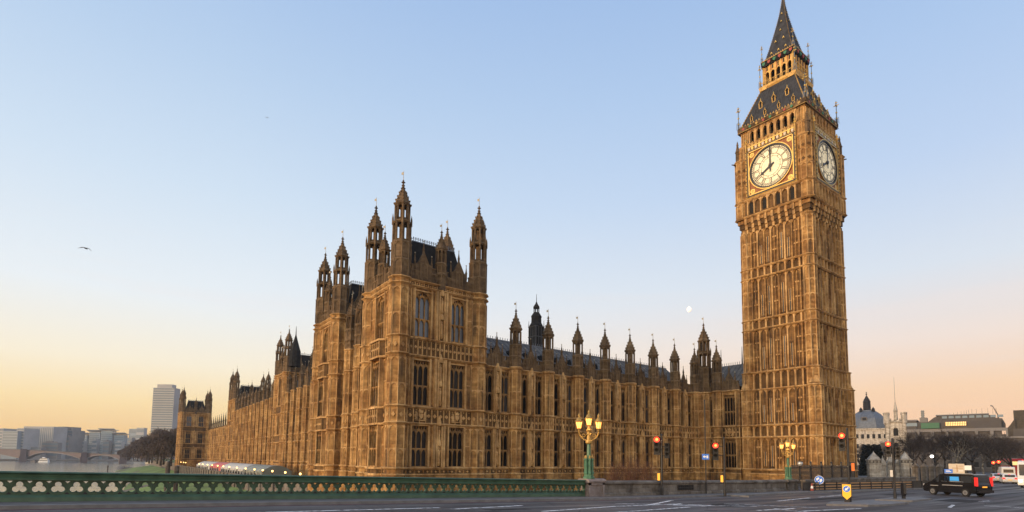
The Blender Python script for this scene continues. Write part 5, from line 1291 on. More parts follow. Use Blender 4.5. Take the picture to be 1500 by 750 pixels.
# railings round the tower foot
rl = empty('railing', (60, -27, 3.0)); tag(rl, 'tall black iron railing around the foot of the clock tower', 'railing'); mb = MB()
RP = [(40.5, -24.6), (59.8, -24.6), (63, -22.4)]
for a, b in zip(RP, RP[1:]):
    F = frame(a, b); L = hypot(b[0]-a[0], b[1]-a[1])
    for z in (3.3, 5.3): mb.box(F, 0, L, -.04, .04, z, z+.08, 'black')
    for k in range(int(L/.17)): mb.box(F, k*.17-.022, k*.17+.022, -.022, .022, 3.0, 5.65, 'black')
    for k in range(int(L/3)+1): mb.box(F, k*3-.1, k*3+.1, -.1, .1, 3, 5.9, 'black'); mb.ball(F.p(k*3, 0, 6.0), .14, 'black', 6, 4)
obj('bars', mb, rl); mb = MB(); mb.bx(40.3, 59.9, -24.8, -24.4, 2.6, 3.28, 'stone_wall'); obj('plinth', mb, rl)
# ------------------------------------------------------------------ bare hedge in front of the north range
def slivers(mb, c, rad, n, L, w, m, seed, up=.3, sq=1.0):
    R = random.Random(seed)
    for _ in range(n):
        while True:
            p = Vector((R.uniform(-1, 1), R.uniform(-1, 1), R.uniform(-1, 1)))
            if p.length <= 1: break
        q = Vector((c[0]+p.x*rad[0], c[1]+p.y*rad[1], c[2]+p.z*rad[2]))
        d = Vector((R.gauss(0, 1), R.gauss(0, 1), R.gauss(up, .9))).normalized(); n_ = d.cross(Vector((R.gauss(0, 1), R.gauss(0, 1), R.gauss(0, 1)))).normalized()
        l = L*R.uniform(.5, 1.4); a, b = q-d*l/2, q+d*l/2
        mb.face([a-n_*w, a+n_*w, b], m); 
def shrub(x, y, z, rx, h, seed, label):
    e = empty('bare_shrub', (x, y, z)); tag(e, label, 'shrub', 'bare shrubs under the north windows'); mb = MB(); R = random.Random(seed)
    for k in range(70):
        a, r = R.uniform(0, 2*pi), R.uniform(0, .5); p = Vector((x+r*cos(a)*rx*.5, y+r*sin(a), z)); q = Vector((x+R.uniform(-1, 1)*rx, y+R.uniform(-.9, .9), z+h*R.uniform(.55, 1)))
        mid = p.lerp(q, .55)+Vector((R.uniform(-.2, .2), R.uniform(-.2, .2), .2)); mb.tube(p, mid, .03, .02, 'hedge_twig', 3); mb.tube(mid, q, .02, .008, 'hedge_twig', 3)
    obj('stems', mb, e); mb = MB(); slivers(mb, (x, y, z+h*.55), (rx, 1.0, h*.45), 1100, .5, .012, 'hedge_twig', seed, .8); obj('twigs', mb, e)
for k, (px, h, lb) in enumerate(((902, 3.3, 'reddish bare shrub nearest the street lamp, under the north windows'), (925, 4.1, 'tallest reddish bare shrub, second from the street lamp, under the north windows'), (948, 3.4, 'reddish bare shrub closest to the first traffic light, under the north windows'))):
    v = at(px, 700, 73); shrub(v.x, v.y, 1.5, 1.9, h+1.2, 40+k, lb)

# ------------------------------------------------------------------ vehicles
def vehicle(name, label, cat, x, y, z, head, prof, width, belt, body_m, wheels, wr, glassp=(), extra=None, taper=.14, group=None, bevel=.05):
    "side profile (x forward, z up) given body width; panes, lamps and wheels are parts"
    e = empty(name, (x, y, z), head); tag(e, label, cat, group)
    hw = lambda zz: width/2-max(0, zz-belt)*taper
    n = len(prof); mb = MB()
    vs = [(a, hw(b), b) for a, b in prof]+[(a, -hw(b), b) for a, b in prof]
    mb.mesh(vs, [tuple(range(n)), tuple(range(2*n-1, n-1, -1))]+[(i, (i+1) % n, n+(i+1) % n, n+i) for i in range(n)], body_m)
    def add(nm, mb, bv=0):
        o = bpy.data.objects.new(nm, mesh_data(nm, mb, (0, 0, 0), bv)); COL.objects.link(o); o.parent = e; return o
    body = add('body', mb, bevel)
    for nm, pts, sides, m in glassp:
        for s in sides:
            g = MB(); k = len(pts); vv = [(a, s*(hw(b)+.012), b) for a, b in pts]+[(a, s*(hw(b)-.03), b) for a, b in pts]
            g.mesh(vv, [tuple(range(k)), tuple(range(2*k-1, k-1, -1))]+[(i, (i+1) % k, k+(i+1) % k, k+i) for i in range(k)], m); add(nm, g)
    for wx in wheels:
        for s in (-1, 1):
            g = MB(); F = Fr(wx, s*(width/2-.02), 0 if s < 0 else pi)
            g.disc(F, 0, wr, wr, -.2, .02, 'tyre', 24); t_ = add('wheel', g)
            g = MB(); g.disc(F, 0, wr, wr*.62, .02, .035, 'rim', 20); g.ring(F, 0, wr, wr*.18, wr*.26, .035, .05, 'black', 12)
            o = bpy.data.objects.new('rim', mesh_data('rim', g)); COL.objects.link(o); o.parent = t_
    if extra:
        for nm, (a0, a1, b0, b1, c0, c1), m in extra:
            g = MB(); g.bx(a0, a1, b0, b1, c0, c1, m); add(nm, g, .015 if min(a1-a0, b1-b0, c1-c0) > .04 else 0)
    return e
# black van, three quarters from behind, heading away to the left
vh = radians(67)
PV = [(-2.42, .42), (-2.46, 1.0), (-2.38, 1.25), (-2.22, 1.92), (-1.9, 1.99), (.55, 1.99), (.95, 1.9), (1.72, 1.22), (2.35, 1.02), (2.5, .8), (2.5, .38), (2.2, .28), (-2.2, .28)]
vehicle('van', 'black passenger van with silver stripes and a bright blue window poster, turning across the road', 'van', 36.2, -42.35, 3.08, vh, PV, 1.92, 1.15, 'car_black', (1.55, -1.45), .34,
        [('side_window', [(.9, 1.22), (1.55, 1.22), (.98, 1.78), (.9, 1.78)], (1, -1), 'car_glass'), ('side_window', [(-.1, 1.24), (.75, 1.24), (.75, 1.8), (-.1, 1.8)], (1, -1), 'car_glass'),
         ('window_poster', [(-.95, 1.36), (.45, 1.36), (.4, 1.74), (-.9, 1.74)], (1,), 'blue_poster'), ('side_window', [(-2.05, 1.24), (-1.1, 1.24), (-1.1, 1.8), (-2.0, 1.8)], (1, -1), 'car_glass'),
         ('stripe', [(-1.35, 1.27), (.7, 1.27), (.7, 1.31), (-1.35, 1.31)], (1, -1), 'silver'), ('stripe', [(-1.25, .92), (.6, .92), (.6, .98), (-1.25, .98)], (1, -1), 'silver'), ('stripe', [(1.0, .84), (1.75, .84), (1.75, .90), (1.0, .90)], (1, -1), 'silver')],
        [('tail_light', (-2.5, -2.28, .80, .965, .95, 1.72), 'tail_red'), ('tail_light', (-2.5, -2.28, -.965, -.80, .95, 1.72), 'tail_red'), ('rear_window', (-2.40, -2.30, -.68, .68, 1.3, 1.78), 'car_glass'), ('number_plate', (-2.5, -2.44, -.25, .27, .82, .93), 'amber'),
         ('bumper', (-2.58, -2.4, -.9, .9, .36, .6), 'car_black'), ('headlight', (2.3, 2.51, .62, .92, .82, 1.0), 'silver'), ('headlight', (2.3, 2.51, -.92, -.62, .82, 1.0), 'silver'), ('wing_mirror', (1.1, 1.3, .96, 1.2, 1.2, 1.42), 'car_black'), ('wing_mirror', (1.1, 1.3, -1.2, -.96, 1.2, 1.42), 'car_black'), ('roof_rail', (-2.0, .5, .70, .74, 1.99, 2.05), 'silver')])
# white coach coming towards us, cut by the frame's edge
PC = [(-6, .3), (-6, 3.3), (-5.7, 3.45), (4.9, 3.45), (5.3, 3.25), (5.75, 1.5), (5.85, 1.1), (5.85, .35), (5.6, .25)]
vehicle('coach', 'white coach with a dark windscreen and lit headlamp at the far right of the road', 'coach', 73.6, -41.75, 3.08, radians(183), PC, 2.5, 2.6, 'car_white', (3.6, -3.4), .48,
        [('side_window', [(-5.6, 1.5), (4.9, 1.5), (4.7, 2.8), (-5.6, 2.8)], (1, -1), 'car_glass')],
        [('windscreen', (5.42, 5.74, -1.05, 1.05, 1.45, 2.95), 'car_glass'), ('headlight', (5.7, 5.88, .8, 1.12, .72, .98), 'head_glow'), ('headlight', (5.7, 5.88, -1.12, -.8, .72, .98), 'head_glow'), ('number_plate', (5.8, 5.88, -.26, .26, .45, .58), 'white_paint')], .05)
PCAR = [(-2.05, .35), (-2.1, .75), (-2.0, 1.0), (-1.62, 1.42), (-1.3, 1.47), (.1, 1.47), (.9, 1.0), (1.85, .88), (2.1, .6), (2.1, .35), (1.8, .22), (-1.8, .22)]
def car(x, y, head, label, m, tm='tail_dim'):
    vehicle('car', label, 'car', x, y, 3.08, head, PCAR, 1.74, .95, m, (1.3, -1.3), .31,
            [('side_window', [(-1.45, .98), (-.3, .98), (-.3, 1.38), (-1.3, 1.38)], (1, -1), 'car_glass'), ('side_window', [(-.2, .98), (.75, .98), (.12, 1.38), (-.2, 1.38)], (1, -1), 'car_glass')],
            [('tail_light', (-2.14, -1.95, .55, .86, .72, .95), tm), ('tail_light', (-2.14, -1.95, -.86, -.55, .72, .95), tm), ('rear_window', (-1.97, -1.68, -.6, .6, 1.02, 1.36), 'car_glass'), ('brake_light', (-1.7, -1.58, -.12, .12, 1.38, 1.44), tm), ('number_plate', (-2.13, -2.05, -.25, .25, .55, .66), 'sign_yellow')], .2, 'cars waiting in the far queue')
v = at(1477, 711, 88); car(v.x, v.y, radians(18), 'white hatchback with its brake lights on, in front of the white panel van', 'car_white')
v = at(1461, 708.5, 94); car(v.x, v.y, radians(20), 'silver car with bright tail lights, just beyond the rear of the black van', 'silver')
PW = [(-2.6, .4), (-2.65, 2.4), (-2.4, 2.55), (1.0, 2.55), (1.6, 1.6), (2.5, 1.25), (2.6, .4), (2.2, .3), (-2.2, .3)]
v = at(1474, 707, 104); vehicle('panel_van', 'tall white panel van behind the white hatchback', 'van', v.x, v.y, 3.08, radians(20), PW, 1.95, 1.6, 'car_white', (1.6, -1.6), .34, [('side_window', [(.7, 1.6), (1.45, 1.6), (1.0, 2.2), (.7, 2.2)], (1, -1), 'car_glass')], [('tail_light', (-2.68, -2.5, .8, .95, .9, 1.2), 'tail_dim'), ('tail_light', (-2.68, -2.5, -.95, -.8, .9, 1.2), 'tail_dim'), ('rear_window', (-2.67, -2.6, -.7, .7, 1.5, 2.1), 'car_glass')], .06)
PB = [(-5.4, .4), (-5.45, 4.1), (-5.2, 4.35), (5.1, 4.35), (5.35, 4.1), (5.4, .5), (5.2, .3), (-5.2, .3)]
v = at(1482, 703, 132); vehicle('double_decker_bus', 'red double-decker bus standing in the queue behind the white vans', 'bus', v.x, v.y, 3.08, radians(22), PB, 2.5, 3.5, 'bus_red', (3.3, -3.0), .48, [('side_window', [(-5, 1.5), (4.8, 1.5), (4.8, 2.15), (-5, 2.15)], (1, -1), 'car_glass'), ('side_window', [(-5.1, 2.85), (5.0, 2.85), (5.0, 3.7), (-5.1, 3.7)], (1, -1), 'car_glass')],
        [('rear_window', (-5.48, -5.38, -1.0, 1.0, 2.9, 3.7), 'window_glow'), ('tail_light', (-5.5, -5.38, .9, 1.15, 2.2, 2.6), 'tail_dim'), ('tail_light', (-5.5, -5.38, -1.15, -.9, 2.2, 2.6), 'tail_dim'), ('tail_light', (-5.5, -5.38, .9, 1.15, 3.85, 4.1), 'tail_dim'), ('tail_light', (-5.5, -5.38, -1.15, -.9, 3.85, 4.1), 'tail_dim')], .05)
v = at(1461, 706, 105); traffic_light(v.x, v.y, 3.08, 3.6, 'distant pair of red traffic signals beyond the rear of the black van', [(-.4, 3.4, 1.6, True), (.35, 3.55, 1.6, True)])
# map-like direction sign
v = at(1402, 688, 72); x, y = v.x, v.y; F = sig_frame(x, y); e = empty('direction_sign', (x, y, 3.08)); tag(e, 'large cream junction map sign with a blue corner panel, behind the black van', 'road sign')
mb = MB(); 
for s in (-1, 1): p = F.p(s*.7, 0, 0); mb.lathe(p[0], p[1], [(.05, 3.08), (.05, v.z+.5)], 6, 'black')
obj('post', mb, e); mb = MB(); mb.box(F, -.85, .75, .06, .1, v.z-.5, v.z+.75, 'sign_cream'); mb.box(F, -.05, .05, .1, .104, v.z-.3, v.z+.6, 'hoarding_strip'); mb.box(F, -.5, .6, .1, .104, v.z+.16, v.z+.24, 'hoarding_strip'); mb.box(F, .15, .6, .1, .104, v.z-.18, v.z-.1, 'white_paint'); mb.box(F, .15, .6, .1, .104, v.z+.42, v.z+.5, 'hoarding_strip'); mb.box(F, -1.3, -.45, .1, .14, v.z-.5, v.z+.05, 'sign_blue'); mb.box(F, -1.15, -.6, .14, .144, v.z-.3, v.z-.22, 'white_paint'); mb.box(F, -1.15, -.75, .14, .144, v.z-.12, v.z-.06, 'white_paint'); obj('sign_plate', mb, e)
v = at(1415, 685, 80); mb = MB(); F = sig_frame(v.x, v.y); mb.box(F, -.6, .6, 0, .06, v.z-.35, v.z+.3, 'white_paint'); mb.box(F, -.1, .1, -.08, 0, 3.08, v.z, 'black'); tag(obj('notice_board', mb, None, (v.x, v.y, 3.08)), 'small pale notice board right of the cream junction map sign', 'notice board')

# ------------------------------------------------------------------ gates and square
def spin(mb, x, y, a):
    c, s = cos(a), sin(a); mb.v = [(x+(px-x)*c-(py-y)*s, y+(px-x)*s+(py-y)*c, z) for px, py, z in mb.v]
def gate_pier(px, D, w, h, label, cap=True, m='stone_pale'):
    v = at(px, 700, D); x, y = v.x, v.y; e = empty('gate_pier', (x, y, 3)); tag(e, label, 'gate pier', 'stone gate piers of the yard'); a0 = -(YAW+math.atan((px-CXP)/FPX))+.25
    mb = MB(); mb.bx(x-w/2-.12, x+w/2+.12, y-w/2-.12, y+w/2+.12, 3, 3.7, m); mb.bx(x-w/2, x+w/2, y-w/2, y+w/2, 3.7, 3+h*.70, m)
    for k in range(4):
        th = k*pi/2; F = Fr(x+sin(th)*w/2, y-cos(th)*w/2, th); panel(mb, F, -w*.32, w*.32, 3.8, 3+h*.68, 0, m, .12, .08, False, .5)
    spin(mb, x, y, a0); obj('shaft', mb, e); mb = MB(); z = 3+h*.70
    mb.bx(x-w*.56, x+w*.56, y-w*.56, y+w*.56, z, z+.18, m)
    mb.bx(x-w*.5, x+w*.5, y-w*.5, y+w*.5, z+.18, z+.62, 'stone_wall'); mb.bx(x-w*.57, x+w*.57, y-w*.57, y+w*.57, z+.62, z+.8, m)
    for k in range(4):
        for q in range(3): th = k*pi/2; F = Fr(x+sin(th)*w/2, y-cos(th)*w/2, th); mb.box(F, (q-1)*w*.3-w*.09, (q-1)*w*.3+w*.09, 0, .1, z+.22, z+.58, m)
    mb.lathe(x, y, [(w*.70, z+.8), (w*.42, z+.8+h*.13), (w*.38, z+.8+h*.14), (w*.16, z+.8+h*.24), (.12, z+.9+h*.26), (.02, z+1.1+h*.27)], 4, m, pi/4); spin(mb, x, y, a0); obj('cap', mb, e)
gate_pier(1281, 96, 1.75, 4.1, 'largest pale stone gate pier, standing before the black clipped tree'); gate_pier(1327, 98, 1.55, 4.2, 'pale stone gate pier right of the dull red traffic light')
gate_pier(1294, 99, .75, 3.4, 'slender stone gate pier attached to the right of the largest pier'); gate_pier(1305, 100, .9, 3.6, 'stone gate pier directly behind the dull red traffic light'); gate_pier(1316, 99, .75, 3.5, 'slender stone gate pier just left of the right-hand broad pier')
for k, px in enumerate((1252, 1342, 1354.5, 1366, 1377)):
    lab = ['small stone railing pier between the clock tower and the gate piers', 'small stone railing pier, first right of the gate piers', 'small stone railing pier, second right of the gate piers', 'small stone railing pier, third right of the gate piers', 'small stone railing pier nearest the cream junction map sign'][k]
    v = at(px, 700, 92+k*2 if k else 92); x, y = v.x, v.y; mb = MB(); mb.bx(x-.4, x+.4, y-.4, y+.4, 3, 5.4, 'stone_wall'); mb.bx(x-.5, x+.5, y-.5, y+.5, 5.4, 5.6, 'stone_wall'); mb.lathe(x, y, [(.6, 5.6), (.1, 6.1)], 4, 'stone_wall', pi/4)
    tag(obj('railing_pier', mb, None, (x, y, 3)), lab, 'pier', 'small piers of the yard railing')
v0, v1 = at(1334, 700, 97), at(1420, 700, 108); F = frame(v0, v1); L = (v1-v0).length; mb = MB()
for z in (3.5, 5.0): mb.box(F, 0, L, -.05, .05, z, z+.1, 'black')
for k in range(int(L/.3)): mb.box(F, k*.3-.04, k*.3+.04, -.04, .04, 3, 5.3, 'black')
tag(obj('yard_railing', mb, None, (v0.x, v0.y, 3)), 'black iron yard railing between small stone piers under the bare trees', 'railing')
v0, v1 = at(1205, 707, 72), at(1300, 707, 80); F = frame(v0, v1); mb = MB(); mb.box(F, 0, (v1-v0).length, -.2, .2, 3, 3.9, 'stone_wall'); mb.box(F, -.1, (v1-v0).length+.1, -.28, .28, 3.9, 4.05, 'stone_wall')
tag(obj('yard_wall', mb, None, (v0.x, v0.y, 3)), 'low grey wall in front of the gate piers beside the tower', 'wall')

# ------------------------------------------------------------------ trees
def bare_tree(name, label, x, y, z, h, spread, seed, group, bm='bark', tm='twig', tw=.03, ntw=1500, trunk=.35, lean=0.0, sq=1.0):
    R = random.Random(seed); e = empty(name, (x, y, z)); tag(e, label, 'tree', group); tr = MB(); tips = []
    def branch(p, d, L, r, lv):
        n = 3; 
        for i in range(n):
            q = p+d*L/n; tr.tube(p, q, r*(1-.25*i/n), r*(1-.25*(i+1)/n), bm, 6 if lv < 2 else 4); p = q
            d = (d+Vector((R.gauss(0, .13), R.gauss(0, .13), R.gauss(.03, .08)))).normalized()
            if lv >= 2: tips.append((p, d))
        if lv >= 4: tips.append((p, d)); return
        k = 4 if lv == 0 else R.choice((2, 3, 3))
        a0 = R.uniform(0, 2*pi)
        for j in range(k):
            a = a0+2*pi*j/k+R.uniform(-.4, .4); sp_ = R.uniform(.45, .95) if lv else R.uniform(.35, .7)
            o = d.orthogonal().normalized(); o.rotate(Matrix.Rotation(a, 3, d)); nd = (d*cos(sp_)+o*sin(sp_)*spread+Vector((0, 0, .10))).normalized()
            branch(p, nd, L*R.uniform(.62, .82), r*.62, lv+1)
    branch(Vector((x, y, z)), Vector((lean, 0, 1)).normalized(), h*.30, trunk, 0)
    obj('trunk', tr, e); mb = MB(); per = max(1, int(ntw/len(tips)))
    for p, d in tips:
        for _ in range(per):
            dd = (d*.8+Vector((R.gauss(0, .6), R.gauss(0, .6), R.gauss(0, .5)))).normalized(); l = h*R.uniform(.05, .12); q = p+dd*l; o = dd.orthogonal().normalized(); o.rotate(Matrix.Rotation(R.uniform(0, pi), 3, dd))
            mb.face([p-o*tw, p+o*tw, q], tm)
            for _2 in range(2):
                s = p.lerp(q, R.uniform(.2, .9)); d3 = (dd+Vector((R.gauss(0, .7), R.gauss(0, .7), R.gauss(0, .6)))).normalized(); mb.face([s-o*tw*.7, s+o*tw*.7, s+d3*l*.7], tm)
    obj('crown', mb, e); return e
SQ = [(1262, 150, 13, .95, 'bare tree in front of the pale domed hall'), (1309, 128, 12.5, 1.1, 'bare tree rising in front of the pale church tower'), (1336, 118, 15, 1.0, 'bare wide tree just right of the church tower'), (1352, 160, 17, 1, 'bare tree under the dark green roof band'), (1368, 125, 16, .9, 'bare tree beside the lit globe lamp'),
      (1384, 150, 19, 1, 'bare tree left of the tall thin lamp post'), (1398, 122, 16, .8, 'bare tree with a pale patched trunk behind the cream sign'), (1414, 165, 20, 1, 'bare tree under the lit yellow window band'), (1428, 128, 17, 1, 'bare tree over the rear half of the black van'), (1441, 150, 17, .9, 'bare upright tree with a pale trunk above the rear of the black van'),
      (1456, 118, 14.5, 1.1, 'bare tree above the distant pair of red signals'), (1471, 150, 17, 1, 'bare tree above the white vans'), (1486, 122, 14, 1.1, 'bare tree over the red bus'), (1502, 140, 16, 1, 'bare tree at the far right above the white coach'), (1344, 200, 20, 1, 'tall thin bare tree far back behind the church tower'), (1425, 205, 22, 1, 'tall bare tree far back below the grey roofs'), (1466, 200, 20, 1, 'tall bare tree far back below the crane')]
for k, (px, D, h, sp_, lb) in enumerate(SQ):
    v = at(px, 700, D); bare_tree('bare_tree', lb, v.x, v.y, 3.0, h*.70, sp_, 100+k, 'bare trees in the square', 'bark_pale' if 'pale' in lb and 'trunk' in lb else 'bark', 'twig', .018+.00015*(D-110), 1500, .26)
# dense black clipped tree behind the gate piers
v = at(1279, 700, 112); x, y = v.x, v.y; e = empty('evergreen_tree', (x, y, 3)); tag(e, 'dense black evergreen clipped to a steep-sided shape behind the gate piers', 'tree')
mb = MB(); mb.lathe(x, y, [(.25, 3), (.2, 5.5)], 7, 'bark'); obj('trunk', mb, e); mb = MB(); R = random.Random(5)
mb.lathe(x, y, [(2.0, 4.0), (2.0, 5.5), (1.35, 8.2), (.7, 8.9)], 10, 'evergreen')
for k in range(5200):
    f = R.random(); zz = 3.6+f*6.0; rr = (2.9-1.5*f)*sqrt(R.uniform(.45, 1)); a = R.uniform(0, 2*pi)
    p = Vector((x+rr*cos(a), y+rr*sin(a), zz)); d = Vector((R.gauss(0, 1), R.gauss(0, 1), R.gauss(0, 1))).normalized(); o = d.orthogonal()*.12; mb.face([p-o, p+o, p+d*.34], 'evergreen')
obj('crown', mb, e)
# lamp posts in the square
for px, py, D, lb, m in ((1365, 668.5, 108, 'thin lamp post with a single lit white globe among the bare trees', 'white_glow'), (1392, 651, 102, 'tall thin dark lamp post with an unlit lantern left of the cream sign', 'black')):
    v = at(px, py, D); e = empty('lamp_post', (v.x, v.y, 3)); tag(e, lb, 'lamp post'); mb = MB(); mb.lathe(v.x, v.y, [(.14, 3), (.1, 4), (.07, v.z-.2)], 8, 'black'); obj('post', mb, e); mb = MB(); mb.ball((v.x, v.y, v.z), .3, m, 8, 6); mb.lathe(v.x, v.y, [(.3, v.z+.25), (.05, v.z+.6)], 8, 'black'); obj('lantern', mb, e)

# ------------------------------------------------------------------ buildings beyond the square
def win_grid(parent, F, u0, u1, z0, z1, nu, nz, ww, wh, m='void', frame_m=None):
    for j in range(nz):
        for i in range(nu):
            u, z = u0+(u1-u0)*(i+.5)/nu, z0+(z1-z0)*(j+.5)/nz; mb = MB(); mb.box(F, u-ww/2, u+ww/2, -.05, .05, z-wh/2, z+wh/2, m)
            if frame_m: mb.box(F, u-ww/2-.2, u+ww/2+.2, 0, .2, z-wh/2-.25, z-wh/2, frame_m)
            obj('window', mb, parent, F.p(u, 0, z))
def cface(px, D):  # facade frame facing the bridge through a point at pixel column px
    v = at(px, 690, D); return Fr(v.x, v.y, -(YAW+math.atan((px-CXP)/FPX))), v
# domed hall
DD = 420; F, v = cface(1274, DD); e = empty('domed_hall', (v.x, v.y, 3)); tag(e, 'large pale hall under a grey four-sided lead dome with a dark lantern', 'domed hall'); kx = DD*.85/826.7; Y = lambda py: 5.9+(677.5-py)*DD/826.7
R0 = 31*kx; c = F.p(0, -R0, 0)
mb = MB(); mb.box(F, -R0, R0, -2*R0, 0, 2, Y(627.5), 'stone_pale'); mb.box(F, -R0-.6, R0+.6, -2*R0-.6, .6, Y(627.5), Y(625.5), 'stone_pale'); mb.box(F, -R0-4, R0+24, -2*R0, -1, 2, Y(640), 'stone_wall'); w_ = obj('wall', mb, e); win_grid(w_, F, -R0+1, R0-1, 8, Y(630), 7, 3, 1.8, 3.2, 'void', 'stone_pale')
PD = [(30.5, 625), (30, 622), (28.6, 616), (26.5, 610), (21, 604.5), (15.5, 600.5), (12, 598.6), (11.6, 597.2)]; PD = [(r*kx*1.06, Y(y_)) for r, y_ in PD]
mb = MB(); mb.lathe(c[0], c[1], PD, 8, 'lead', F.th+pi/8)
for k in range(8):
    a = F.th+pi/8+k*pi/4
    for (r0, z0), (r1, z1) in zip(PD, PD[1:]): mb.tube((c[0]+r0*cos(a), c[1]+r0*sin(a), z0), (c[0]+r1*cos(a), c[1]+r1*sin(a), z1), .3, .3, 'lead', 4)
dm_ = obj('dome', mb, e); G = Fr(*F.p(-2, -R0*.14, 0)[:2], F.th); mb = MB(); mb.box(G, -1.8, 1.8, -3.6, .6, Y(613.5), Y(608.5), 'stone_wall'); mb.box(G, -1.2, 1.2, .6, .7, Y(613), Y(609.4), 'void'); obj('dormer', mb, dm_)
mb = MB(); mb.lathe(c[0], c[1], [(r*kx, Y(y_)) for r, y_ in ((8.6, 598), (8.6, 596.6), (6.4, 596.5), (6.0, 584.5), (6.6, 584), (5.6, 582.5), (4.2, 579.5), (2.4, 577.2), (2.2, 576), (1.0, 575), (.5, 574), (.3, 569.8))], 8, 'slate_dark', F.th+pi/8); mb.ball((c[0], c[1], Y(572.5)), .6, 'slate_dark'); mb.ball((c[0], c[1], Y(569.8)), .5, 'slate_dark')
for k in range(8): a = F.th+k*pi/4; mb.box(Fr(c[0]+5.75*kx*cos(a), c[1]+5.75*kx*sin(a), a+pi/2), -.8, .8, 0, .06, Y(595), Y(586.5), 'void')
obj('lantern', mb, e)
for k in range(4):
    a = F.th+pi/4+k*pi/2; mb = MB(); mb.lathe(c[0]+13*kx*cos(a), c[1]+13*kx*sin(a), [(1.0, Y(600)), (1.0, Y(596.5)), (1.3, Y(596)), (.4, Y(593.5)), (.1, Y(592.5))], 6, 'slate_dark'); obj('corner_urn', mb, e)
# church tower
F, v = cface(1315, 205); e = empty('church_tower', (v.x, v.y, 3)); tag(e, 'square pale stone church tower with battlements and a flag pole', 'church tower'); c = F.p(0, -2.95, 0); hw_ = 2.95
mb = MB(); mb.box(F, -hw_, hw_, -2*hw_, 0, 2, 21.5, 'stone_pale')
for k in range(4):
    th = F.th+k*pi/2; G = Fr(c[0]+sin(th)*hw_, c[1]-cos(th)*hw_, th)
    for z in (14, 21.3): string(mb, G, -hw_, hw_, 0, z, 'stone_pale', .3, .35)
    for u in (-1.6, 0, 1.6): mb.box(G, u-.4, u+.4, -.5, 0, 21.5, 22.6, 'stone_pale')
    mb.box(G, -hw_, hw_, -.5, 0, 21.4, 22.0, 'stone_pale')
    for s in (-1, 1): mb.box(G, s*2.65-.6, s*2.65+.6, 0, .3, 2, 21, 'stone_pale')
wl_ = obj('wall', mb, e)
for z, h in ((16.2, 2.8), (9.5, 2.4), (12, 1.6)):
    mb = MB(); mb.box(F, -.75, .75, -.1, .05, z, z+h, 'void'); mb.box(F, -.9, -.75, 0, .2, z-.1, z+h+.5, 'stone_pale'); mb.box(F, .75, .9, 0, .2, z-.1, z+h+.5, 'stone_pale'); spandrels(mb, F, -.75, .75, z+h-.8, z+h+.4, 0, .2, 'stone_pale'); obj('belfry_window', mb, wl_, F.p(0, 0, z))
for sx in (-1, 1):
    for d in (-.5, -5.9):
        p = F.p(sx*2.7, d, 0); mb = MB(); mb.lathe(p[0], p[1], [(.95, 20.8), (.95, 24.2), (1.05, 24.3), (1.05, 24.8)], 8, 'stone_pale', pi/8); obj('corner_turret', mb, e)
p = F.p(.2, -1.2, 0); mb = MB(); mb.lathe(p[0], p[1], [(.7, 21.5), (.6, 25), (.75, 25.2), (.3, 28), (.1, 29)], 8, 'stone_pale'); obj('spirelet', mb, e); mb = MB(); mb.tube((p[0], p[1], 29), (p[0], p[1], 38), .07, .04, 'concrete', 5); obj('flagpole', mb, e)
# conference centre
F, v = cface(1405, 300); e = empty('conference_centre', (v.x, v.y, 3)); tag(e, 'long modern grey building with dark green and lit yellow bands and stepped roofs', 'office building')
u = lambda px: (px-1405)*300/826.7*.80
Zp = lambda py: 5.9+(679-py)*300/826.7
mb = MB(); mb.box(F, u(1318), u(1478), -40, 0, 2, Zp(635), 'concrete_dark'); mb.box(F, u(1318), u(1345), -30, .2, Zp(635), Zp(613), 'concrete_dark'); mb.box(F, u(1316), u(1347), -31, .6, Zp(613), Zp(611), 'concrete')
mb.box(F, u(1345), u(1468), -36, -.4, Zp(635), Zp(615), 'concrete_dark')
for k in range(10): mb.box(F, u(1326)+k*6.2-.7, u(1326)+k*6.2+.7, 0, .8, 2, Zp(628), 'concrete')
for py in (628, 641, 655): mb.box(F, u(1318), u(1478), 0, .6, Zp(py)-.8, Zp(py)+.8, 'concrete')
b1 = obj('wall', mb, e)
mb = MB(); mb.box(F, u(1352), u(1380), -2, 1.2, Zp(625), Zp(616.5), 'band_green'); obj('green_band', mb, b1)
mb = MB(); mb.box(F, u(1389), u(1419), -2, .9, Zp(621.5), Zp(616), 'window_glow')
for k in range(13): uu = u(1389)+(u(1419)-u(1389))*k/12; mb.box(F, uu-.15, uu+.15, .9, 1.1, Zp(621.5), Zp(616), 'hoarding_strip')
mb.box(F, u(1389), u(1419), .9, 1.12, Zp(618.9), Zp(618.5), 'hoarding_strip'); obj('lit_window', mb, b1)
mb = MB(); mb.box(F, u(1318), u(1346), -1, .4, Zp(621), Zp(616), 'facade_blue'); obj('window', mb, b1)
mb = MB(); mb.prism(F, [(u(1362), Zp(615)), (u(1372), Zp(608)), (u(1380), Zp(605.5)), (u(1434), Zp(604)), (u(1450), Zp(605)), (u(1462), Zp(611)), (u(1470), Zp(612)), (u(1474), Zp(620)), (u(1474), Zp(625)), (u(1362), Zp(625))], -34, -3, 'concrete_dark')
mb.box(F, u(1375), u(1452), -34.5, -2.5, Zp(605.5), Zp(604.2), 'lead')
for k in range(9): uu = u(1384)+k*2.9; mb.box(F, uu, uu+2.2, -3.1, -2.8, Zp(610), Zp(606.5), 'facade_blue')
for k in range(14): uu = u(1396)+k*1.5*(1+.1*sin(k*7)); p = F.p(uu, -10, 0); mb.tube((p[0], p[1], Zp(604)), (p[0], p[1], Zp(604)+1.2+2*abs(sin(k*3.3))), .08, .05, 'black', 4)
obj('roof_storey', mb, e)
